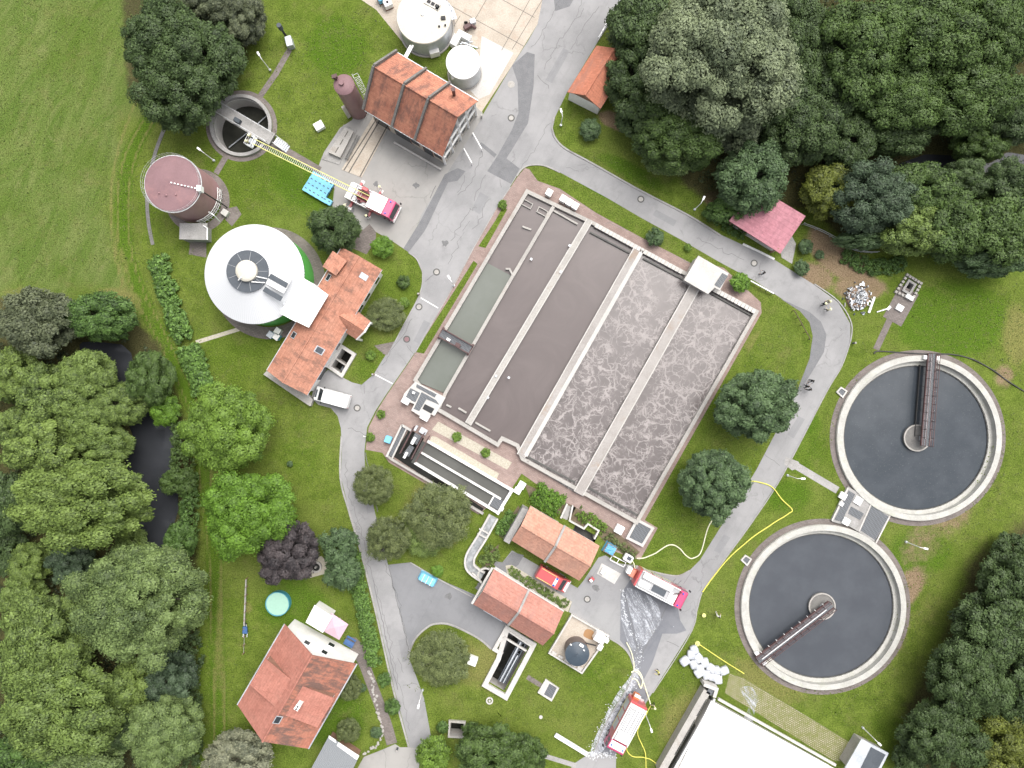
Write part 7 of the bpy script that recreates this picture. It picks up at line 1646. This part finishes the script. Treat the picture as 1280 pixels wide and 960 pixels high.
def crown_mesh(name, seed, R, nl, lr, nsub, per, leaf, flat=.62, sub_r=.34, keep=.86):
    rng = np.random.default_rng(seed); L = []
    tries = 0
    while len(L) < nl and tries < 6000:
        tries += 1; a = rng.uniform(0,6.283); q = R*(1-lr*.8)*math.sqrt(rng.uniform(0,1)); x, y = q*math.cos(a), q*math.sin(a)
        wob = 1 + .13*math.sin(3*a+seed) + .1*math.sin(5*a+2*seed)
        x *= wob; y *= wob
        if any((x-l[0])**2 + (y-l[1])**2 < (lr*R*.78)**2 for l in L) and tries < 5000: continue
        z = R*(.95 + flat*math.sqrt(max(0, 1-(q/R)**2)) + rng.uniform(-.16,.1)); L.append((x, y, z, lr*R*rng.uniform(.72,1.25)))
    m_ = int(5.2/lr)
    for i in range(m_):
        a = 6.283*(i+rng.uniform(-.3,.3))/m_; q = R*(1-lr*.75)*rng.uniform(.9,1.02); L.append((q*math.cos(a), q*math.sin(a), R*(.88+rng.uniform(-.15,.1)), lr*R*rng.uniform(.7,1.05)))
    cs, rs, ts, od = [], [], [], []
    for x, y, z, r in L:
        tl_ = rng.normal(.5,.16)
        for _ in range(nsub):
            d = rng.normal(size=3); d /= np.linalg.norm(d)
            if d[2] < -.35: d[2] = -d[2]
            if rng.uniform() > keep: continue
            cs.append((x+d[0]*r*.78, y+d[1]*r*.78, z+d[2]*r*.62)); rs.append(r*sub_r*rng.uniform(.7,1.3)); ts.append(tl_ + rng.normal(0,.12) + .1*d[2]); od.append(d)  # lobe tops lighter: light from above is put into the leaf tone
    for _ in range(int(len(cs)*.3)):      # inner foliage seen through the gaps, their shade put into a darker tone
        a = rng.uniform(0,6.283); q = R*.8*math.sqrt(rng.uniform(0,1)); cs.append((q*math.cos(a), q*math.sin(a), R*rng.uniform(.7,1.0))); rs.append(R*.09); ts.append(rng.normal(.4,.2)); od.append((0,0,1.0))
    return cloud(name, np.array(cs), np.array(rs), np.array(ts), per, leaf, seed+77, np.array(od)), L
def trunk_mesh(name, R, L, seed):
    rg = random.Random(seed); mb = MB(); h = R*1.1; r0 = max(.06, R*.05)
    mb.tube([(0,0,0), (R*.02,R*.01,h*.4), (0,0,h*.8), (R*.02,-R*.02,h*1.15)], r0, 8, r0*.35)
    for x, y, z, r in L[:12]: z0 = h*rg.uniform(.45,.85); mb.tube([(0,0,z0), (x*.45,y*.45,z0+(z-z0)*.55), (x*.9,y*.9,z-r*.2)], r0*.5, 6, r0*.12)
    me = bpy.data.meshes.new(name); me.from_pydata(mb.v, [], mb.f); me.materials.append(M['bark']); return me
VAR = {}
def variants(key, n, R, *a, **k):
    VAR[key] = []
    for i in range(n):
        me, L = crown_mesh('crown', 100*len(VAR)+i*7+3, R, *a, **k); me.materials.append(LEAF['dark']); VAR[key].append((R, me, trunk_mesh('trunk', R, L, i)))
variants('huge', 2, 10.5, 54, .19, 46, 32, .40, sub_r=.37)
variants('large', 4, 7.5, 34, .22, 40, 32, .38, sub_r=.37)
variants('medium', 4, 4.6, 22, .26, 30, 30, .34, sub_r=.37)
variants('small', 3, 2.2, 9, .36, 18, 34, .21, flat=.5, sub_r=.38)
variants('shrub', 3, 1.1, 6, .45, 10, 28, .17, flat=.35)
variants('loose', 3, 4.6, 34, .2, 18, 26, .23, flat=.3, sub_r=.5, keep=.75)
variants('round', 2, 5.6, 44, .17, 28, 30, .36, flat=.75, sub_r=.4)
tr_i = 0; GROW = .97
def tree(px, py, rx, ry, leaf, label, cat='tree', group=None, style=None, rot=None, name='tree', hk=1.0, zx=None):
    global tr_i; tr_i += 1; rg = random.Random(tr_i*13)
    Rw = (rx+ry)/2*SC
    key = style or ('huge' if Rw > 8.2 else 'large' if Rw > 5.2 else 'medium' if Rw > 3.0 else 'small' if Rw > 1.5 else 'shrub')
    Rn, cm, tm = VAR[key][tr_i % len(VAR[key])]
    zc = Rw*1.1*hk; p = P(px, py, zc); k = (1 - zc/CAM_H)*GROW
    r = thing(name, label, cat, (p.x, p.y, -.02), 0, group)
    th = rg.uniform(0, 6.28) if rx == ry else 0.0
    s = Rw/Rn*k
    if abs(rx-ry)/max(rx,ry) < .12: th = rg.uniform(0,6.28); sx = sy = s
    else: sx, sy = rx*SC/Rn*k, ry*SC/Rn*k; th = rg.choice([0, 3.14159])
    if rot is not None: th = rot
    for me, nm, mt in ((cm, 'crown', LEAF[leaf]), (tm, 'trunk', None)):
        o = bpy.data.objects.new(nm, me); COL.objects.link(o); o.parent = r; o.scale = (sx, sy, s*hk); o.rotation_euler = (0,0,th)
        if mt: o.material_slots[0].link = 'OBJECT'; o.material_slots[0].material = mt
    return r
def shrub(px, py, r, leaf, label, style=None, ry=None): return tree(px, py, r, ry or r, leaf, label, 'shrub', None, style, None, 'shrub', .75)
def strip_plants(name, label, cat, pts, w, h, leaf, dens, lf=.22, seed=1, per=26, stuff=False):
    """hedge or planted bed following a line of photograph points"""
    rg = np.random.default_rng(seed); q = smooth_line(PP(pts), 6); cs = []; rs = []; ts = []
    for a, b in zip(q[:-1], q[1:]):
        L = (b-a).length; n = max(1, int(L*w*dens)); nn = Vector((-(b-a).y, (b-a).x, 0)).normalized()
        for _ in range(n):
            u, v = rg.uniform(), rg.uniform(-.5,.5); p = a + (b-a)*u + nn*v*w*(1+.12*math.sin(p_ if (p_ := (a.x+a.y)*2.1) else 0)); z = h*(1-(abs(v)*2)**3*.55)*rg.uniform(.55,1.0)
            cs.append((p.x, p.y, max(.05, z-.15))); rs.append(rg.uniform(.18,.42)*min(1, h)); ts.append(rg.normal(.5,.2))
    if not cs: return
    o0 = q[len(q)//2]; arr = np.array(cs) - np.array([o0.x, o0.y, 0])
    me = cloud('foliage', arr, np.array(rs), np.array(ts), per, lf, seed); me.materials.append(LEAF[leaf]); r = thing(name, label, cat, (o0.x, o0.y, 0))
    o = bpy.data.objects.new('foliage', me); COL.objects.link(o); o.parent = r
    mb = MB(); rg2 = random.Random(seed)
    for c in cs[::max(1, len(cs)//14)]: mb.tube([(c[0], c[1], 0), (c[0]+rg2.uniform(-.1,.1), c[1]+rg2.uniform(-.1,.1), max(.12, c[2]))], .03, 5)
    mb.build('stems', M['bark'], r)
    if stuff: tag(o, kind='stuff')
    return r
G1 = 'trees of the left wood'; G2 = 'trees of the upper right wood'; G3 = 'trees at the lower right edge'
LW = [(45,402,50,42,'grey','grey green crown at the upper left end of the left wood, touching the meadow'),(125,395,44,32,'green','fresh green crown above the upper pond water at the meadow corner'),(14,470,36,36,'yellow','yellow green crown cut by the left edge, below the grey green one'),(60,492,40,36,'olive','olive crown left of the upper pond water, second from the picture edge'),(108,470,36,32,'olive','olive crown immediately left of the small upper patch of open water'),(150,506,34,28,'olive','olive crown hanging over the pond between its two open patches'),(186,474,30,36,'mid','mid green crown right of the upper patch of open water'),(205,514,20,20,'bright','bright green small crown at the right bank above the long pond water'),
      (108,522,36,28,'olive','olive crown behind the overhanging one, north of the yellow crown'),(20,535,30,28,'olive','small olive crown at the left edge above the yellow lobed crown'),(50,560,48,38,'yellow','strongly yellow green lobed crown near the left edge, west of the pond middle'),(128,556,38,26,'olive','low olive crown reaching from the left bank toward the pale pond sheen'),(98,630,84,55,'yellow','very wide yellow olive crown left of the long dark pond water'),(35,704,27,27,'yellow','small round yellow crown near the left edge below the very wide crown'),(88,706,30,24,'teal','dark blue green crown deep between the yellow round and sage crowns'),(163,681,22,20,'olive','small olive crown at the lower left bank of the pond'),
      (28,748,30,26,'olive','small olive crown at the left edge above the broad olive crown'),(168,756,84,72,'sage','largest sage green crown at the right edge of the left wood'),(52,806,62,58,'olive','broad olive crown at the left edge beside the largest sage crown'),(72,892,82,60,'olive','broad olive crown in the bottom left corner'),(165,856,32,30,'yellow','yellow green crown just under the largest sage crown'),(205,916,47,48,'sage','round sage crown at the bottom of the left wood beside the mown track'),(212,846,32,32,'teal','dark blue green crown by the track under the largest sage crown'),(28,948,45,32,'green','green crown cut by the bottom left corner'),(108,952,45,28,'sage','sage crown cut by the bottom edge left of the round sage crown'),(150,905,30,30,'dark','dark low crown between the two sage crowns at the bottom'),
      (220,602,24,16,'mid','spreading bush leaning from the right bank over the pond'),(224,676,20,24,'green','green bush at the lower right end of the pond'),(8,630,34,40,'dark','dark crown at the left edge beside the very wide crown'),(8,690,22,30,'dark','dark crown at the left edge beside the small round yellow one'),(135,720,28,24,'sage','low sage crown tucked above the largest sage crown')]
for a in LW: tree(*a, group=G1)
RW = [(908,62,104,92,'silver','huge silver grey willow in the upper right wood'),(802,28,42,50,'dark','dark crown between main road fence and the silver willow'),(790,94,34,38,'dark','dark crown overhanging the orange garage'),(806,140,38,34,'dark','dark crown just right of the garage, lower one'),(850,168,56,46,'mid','mid green crown directly below the silver willow'),(838,192,36,26,'sage','greyish low crown above the side road verge'),(942,221,45,46,'laurel','blue green round crown overhanging the pink roof'),(905,262,24,16,'green','low green bush between side road and pink roof'),(1000,152,54,52,'dark','dark crown right of the silver willow'),(985,45,46,60,'dark','darkest tall crown right of the willow top'),(1040,237,33,37,'amber','amber green crown above the brown soil patch'),
      (1078,62,66,66,'mid','broad mid green crown near the top edge of the right wood'),(1155,45,72,62,'mid','broad mid green crown at top right, second from the edge'),(1238,40,62,58,'mid','broad mid green crown in the top right corner'),(1122,125,60,46,'mid','mid green crown left of the dark stream'),(1212,118,66,48,'mid','mid green crown above the dark stream'),(1268,145,40,36,'dark','dark crown at the right edge beside the stream'),(1122,168,46,26,'dark','low dark crown just left of the stream water'),(1062,175,34,40,'dark','dark small crown between the two darkest ones and the teal one'),(1226,178,34,26,'mid','small crown leaning over the stream near the bright ripple'),(1268,232,40,34,'dark','dark crown at the right edge below the stream'),
      (1090,246,52,44,'teal','dark teal crown above the wire fence'),(1152,236,46,36,'mid','mid green crown directly below the stream water'),(1142,286,42,34,'olive','olive speckled crown at the lawn edge of the right wood'),(1194,284,44,40,'mid','mid green crown at the lawn edge right of the olive one'),(1248,288,48,44,'mid','mid green crown at the right edge near the lawn'),(1242,325,44,22,'laurel','low bush at the right end of the wood edge over the lawn'),(1205,225,36,26,'dark','small dark crown at the lower stream bank'),(1045,110,44,48,'dark','dark crown in the middle of the right wood'),(1080,300,36,12,'laurel','low leafy bush along the wire fence behind the soil'),(1010,60,40,60,'dark','tall dark crown next to the darkest one, right side'),(930,150,40,40,'silver','lower lobe of silver foliage hanging below the willow')]
for a in RW: tree(*a, group=G2)
RE = [(1266,735,38,44,'dark','dark crown at the right edge, uppermost of the lower right trees'),(1242,788,46,46,'dark','dark crown second from the top at the lower right edge'),(1212,850,50,50,'dark','dark crown bulging toward the lower clarifier'),(1272,862,46,46,'dark','dark crown cut by the right edge beside the bulging one'),(1182,922,52,42,'dark','dark crown above the bottom edge near the switch house'),(1255,932,52,42,'amber','yellowish crown in the bottom right corner'),(1268,690,24,24,'dark','small dark crown at the very top of the lower right trees'),(1138,950,22,20,'dark','small dark bush beside the grey switch house')]
for a in RE: tree(*a, group=G3)
tree(206,55,56,56,'dark','large dark green tree on the meadow edge, upper left half'); tree(220,108,56,50,'dark','large dark green tree beside the round pit, lower half of the pair'); tree(262,70,40,46,'dark','dark tree joined to the right side of the large meadow pair')
tree(304,20,26,34,'grey','greyish bush tree at the top edge right of the dark meadow trees'); tree(265,6,36,26,'grey','low greyish tree at the very top edge behind the dark pair')
shrub(315,36,8,'bright','tiny bright green shrub below the greyish tree at the top')
tree(417,286,33,30,'dark','dark green tree between ladder engine and operations house', style='medium'); shrub(478,308,14,'bright','bright green shrub at the yard corner above the operations lawn'); shrub(504,352,9,'mid','small round shrub in the middle of the operations lawn'); tree(482,392,25,22,'dusty','thin dusty shrub beside the porch', 'shrub', style='loose', hk=.6); shrub(505,378,7,'lime','tiny lime green shrub beside the dusty one'); shrub(463,444,7,'lime','tiny lime shrub on the small lawn by the pit')
tree(948,505,52,43,'laurel','dense round tree on the lawn right of the basins, upper of two', style='round', rot=.3); tree(893,607,46,41,'laurel','dense round tree on the lawn right of the basins, lower of two', style='round', rot=2.2)
shrub(819,296,12,'laurel','round shrub on the strip above the aeration lanes'); shrub(860,309,5,'lime','tiny flowering shrub right of the round strip shrub'); shrub(926,353,13,'bright','leafy shrub next to the white roofed chamber'); shrub(738,161,14,'laurel','dark round shrub below the garage on the lawn')
tree(280,538,54,56,'lime','big light green tree between hedge and west lawn, upper'); tree(308,642,60,52,'bright','big bright green tree between hedge and west lawn, lower'); tree(357,690,38,40,'purple','dark purple leaved tree beside the stone fountain', style='round'); tree(424,684,24,24,'laurel','blue green bushy tree between fountain and road hedge, upper'); tree(428,716,22,24,'laurel','blue green bushy tree between fountain and road hedge, lower')
tree(466,607,27,26,'dusty','dusty thin tree overhanging the road, upper of two', style='loose'); tree(484,674,30,28,'dusty','dusty thin tree overhanging the road, lower of two', style='loose')
tree(548,645,44,42,'dusty','large wide dusty bush left of the curved flume', 'shrub', style='loose', hk=.6); tree(530,668,30,30,'olive','olive half of the wide bush left of the flume', 'shrub', style='loose', hk=.5)
tree(552,824,36,38,'dusty','rounded olive brown bush on the lawn island', 'shrub', style='loose', hk=.5); shrub(547,714,8,'bright','small bright shrub beside the blue skip container')
tree(541,946,24,22,'lime','light green round tree at the bottom edge beside the forecourt'); tree(612,945,44,34,'mid','broad mid green tree at the bottom edge, left of the pair'); tree(655,950,30,28,'mid','mid green tree at the bottom edge, right of the pair'); tree(590,915,14,12,'mid','small bush beside the little black pit', 'shrub'); shrub(553,910,8,'green','small bush left of the little black pit')
tree(298,946,44,28,'pale','pale whitish shrub at the bottom edge left of the house', style='medium'); tree(435,860,16,18,'dusty','thin dusty shrub right of the house wall', 'shrub', style='loose'); tree(435,915,16,16,'dusty','thin dusty shrub above the grey shed', 'shrub', style='loose'); shrub(480,850,9,'green','round green shrub between garden path and road, upper'); shrub(490,884,11,'green','round green shrub between garden path and road, lower'); shrub(452,860,6,'laurel','tiny dark shrub at the garden edging'); shrub(470,916,8,'laurel','dark small shrub beside the garden path end')
shrub(476,518,6,'lime','small bush where road meets the red paving, upper'); shrub(463,547,6,'lime','small bush where road meets the red paving, lower'); shrub(571,546,6.5,'lime','small round bush in the pale bed, left one'); shrub(607,566,6.5,'lime','small round bush in the pale bed, right one'); shrub(628,256,6,'lime','small bush at the top of the grass strip by the basins')
shrub(362,580,4,'laurel','tiny dark shrub alone on the west lawn'); shrub(1008,308,10,'laurel','dark shrub at the driveway left of the soil patch'); shrub(1003,335,10,'laurel','dark shrub at the road edge below the driveway'); shrub(1025,318,6,'laurel','small weed bush on the soil patch')
strip_plants('hedge', 'long clipped leafy hedge along the western lawn, upper length', 'hedge', [(199,322),(205,345),(214,372),(224,402),(233,425)], 2.6, 1.4, 'hedge', 12, .44, 4, 20)
strip_plants('hedge', 'leafy hedge along the western lawn, lower length below the narrow path', 'hedge', [(236,434),(243,450),(250,468),(258,490)], 3.0, 1.4, 'hedge', 12, .44, 5, 20)
strip_plants('hedge', 'bright leafy hedge between garden and road', 'hedge', [(440,690),(446,710),(450,735),(456,765),(462,795),(470,828)], 1.9, 1.5, 'hedge', 16, .26, 6)
strip_plants('flower_bed', 'planted bed of bright bushes above the light orange plant room', 'plants', [(668,614),(682,622),(700,634)], 3.0, 1.1, 'bright', 14, .24, 7)
strip_plants('flower_bed', 'planted bed beside the stair well below the basins', 'plants', [(722,640),(738,650),(756,662)], 1.6, .7, 'lime', 12, .2, 8)
strip_plants('flower_bed', 'planted bed above the blue tarpaulin at the basin corner', 'plants', [(758,668),(776,682),(794,695)], 1.2, .6, 'dusty', 12, .2, 9)
strip_plants('flower_bed', 'green bed right of the curved flume, upper', 'plants', [(643,640),(634,654),(626,668)], 2.0, .9, 'hedge', 13, .22, 10)
strip_plants('flower_bed', 'olive bed right of the curved flume, lower', 'plants', [(620,685),(612,695),(606,706)], 2.3, .7, 'olive', 13, .2, 11)
strip_plants('flower_bed', 'narrow green bed between the two plant rooms', 'plants', [(636,712),(660,727),(684,741),(708,757)], 1.2, .6, 'olive', 13, .2, 12)
strip_plants('flower_bed', 'leafy undergrowth along the fence at the wood edge', 'plants', [(1052,318),(1075,330),(1095,334),(1130,330)], 2.2, .8, 'green', 12, .24, 13)
strip_plants('flower_bed', 'ground cover below the pink shed beside the side road', 'plants', [(880,262),(905,280),(930,296)], 1.6, .7, 'green', 12, .22, 14)
strip_plants('hedge', 'slim leafy bank hedge on the right pond bank opposite the pale sheen', 'hedge', [(231,528),(232,555),(234,592)], 3.0, 2.6, 'mid', 7, .28, 21, 30)
strip_plants('hedge', 'long leafy bank hedge beside the mown track, lower pond', 'hedge', [(238,590),(242,620),(240,650),(236,682)], 2.6, 2.4, 'green', 7, .28, 22, 30)
strip_plants('hedge', 'dark ivy hedge at the wood edge along the mown track, upper half', 'hedge', [(236,745),(240,790),(240,838)], 3.2, 2.6, 'dark', 7, .28, 23, 30)
strip_plants('hedge', 'dark ivy hedge at the wood edge along the mown track, lower half', 'hedge', [(240,842),(242,890),(243,950)], 2.8, 2.2, 'dark', 7, .28, 24, 30)
# beds' soil and gravel
for q in ([(655,604),(720,634),(712,650),(702,644),(664,626)], [(715,632),(760,656),(800,690),(790,700),(755,676),(735,655),(730,660),(713,650)], [(648,632),(652,640),(632,676),(622,668)], [(624,680),(618,706),(604,712),(600,700)]):
    m = MB(); m.sheet(PP(q), .028); struct('planting_soil', m, M['mulch'])
for q in ([(632,707),(640,706),(715,752),(710,765),(700,760),(634,718)],):
    m = MB(); m.sheet(PP(q), .02); struct('planting_soil', m, M['gravel'])
for q in ([(548,527),(640,578),(634,587),(540,537)], [(540,545),(545,546),(624,592),(620,600),(536,552)]):
    m = MB(); m.sheet(PP(q), .026); struct('gravel_bed', m, M['gravel'])
# grass tufts so that the lawns are not a flat sheet
rgn = np.random.default_rng(99); keep = []
lawns = [[(20,-20),(200,-20),(140,100),(180,330),(20,360),(-20,200)],[(140,220),(190,180),(200,320),(260,480),(245,560),(180,400)],[(290,60),(480,0),(480,60),(420,150),(400,200),(340,180),(345,130)],[(200,170),(265,190),(200,200)],[(300,200),(390,240),(400,280),(340,270),(290,270)],[(190,260),(240,300),(260,330),(255,420),(330,480),(420,520),(420,600),(440,690),(380,640),(330,600),(330,500),(260,480),(210,330)],
         [(250,560),(300,700),(300,900),(250,940)],[(700,800),(770,810),(780,850),(740,930),(690,910),(640,870)],[(500,850),(600,860),(680,910),(560,900),(530,880)],[(1070,420),(1100,440),(1040,520),(1000,570),(1040,560)],[(1130,380),(1280,350),(1280,480),(1160,435)],[(1250,520),(1280,500),(1280,640),(1180,700),(1130,670),(1200,650)],[(1130,700),(1190,700),(1140,870),(1060,910),(930,850),(1000,860),(1100,850)],[(870,770),(920,720),(920,800),(960,850),(900,830)],[(820,880),(870,800),(880,850),(830,940),(790,950)],[(720,190),(790,200),(860,255),(740,200)],[(820,650),(960,400),(1000,410),(990,490),(900,650),(830,705)],[(330,780),(440,720),(450,780),(380,740)],[(395,900),(460,850),(470,910),(420,920)]]
for pl in lawns:
    q = PP(pl); xs = [p.x for p in q]; ys = [p.y for p in q]; ar = (max(xs)-min(xs))*(max(ys)-min(ys)); n = int(ar*5)
    X = rgn.uniform(min(xs),max(xs),n); Y = rgn.uniform(min(ys),max(ys),n); ins = poly_sd(X, Y, q) < -.2; keep.append(np.stack([X[ins],Y[ins],np.full(ins.sum(),.05)],1))
pos = np.concatenate(keep); n = len(pos); nr = np.tile(np.array([[0,0,1.0]]),(n,1)) + rgn.normal(size=(n,3))*.5; nr /= np.linalg.norm(nr,axis=1,keepdims=True)
M['tuft'] = leaf_mat('grass_blades', (.085,.122,.02), .5, .2)
me = leaves_to_mesh('grass', pos, nr, nr*.5+np.array([[0,0,.6]]), rgn.uniform(.12,.30,n), rgn.uniform(0,1,n), rgn); me.materials.append(M['tuft'])
o = bpy.data.objects.new('grass', me); COL.objects.link(o); tag(o, 'short uneven grass tufts on the lawns', 'grass', kind='stuff')

# leaf fill under the woods; shade between crowns put into its dark colour
cs = []
for q, box in (([P(*p) for p in [(-60,380),(60,380),(150,400),(196,436),(232,560),(240,700),(240,1020),(-60,1020)]], (-82,-62,-44,12)), ([P(*p) for p in [(780,-60),(775,60),(778,130),(810,170),(865,235),(905,255),(1010,258),(1060,296),(1110,312),(1330,322),(1330,-60)]], (12,80,16,62)), ([P(*p) for p in [(1330,650),(1262,690),(1228,740),(1190,830),(1150,900),(1130,1010),(1330,1010)]], (52,80,-60,-18))):
    x0, x1 = min(p.x for p in q), max(p.x for p in q); y0, y1 = min(p.y for p in q), max(p.y for p in q); n = int((x1-x0)*(y1-y0)*.75)
    X = rgn.uniform(x0,x1,n); Y = rgn.uniform(y0,y1,n); ok = (poly_sd(X,Y,q) < -.6) & (poly_sd(X,Y,POND) > .4) & (poly_sd(X,Y,STREAM) > .4)
    cs.append(np.stack([X[ok],Y[ok],rgn.uniform(.2,1.1,ok.sum())],1))
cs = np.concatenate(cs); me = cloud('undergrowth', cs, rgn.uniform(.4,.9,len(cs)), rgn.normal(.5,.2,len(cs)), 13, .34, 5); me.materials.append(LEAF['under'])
o = bpy.data.objects.new('undergrowth', me); COL.objects.link(o); tag(o, 'undergrowth on the floor of the woods, shade put into its dark leaf colour', 'undergrowth', kind='stuff')
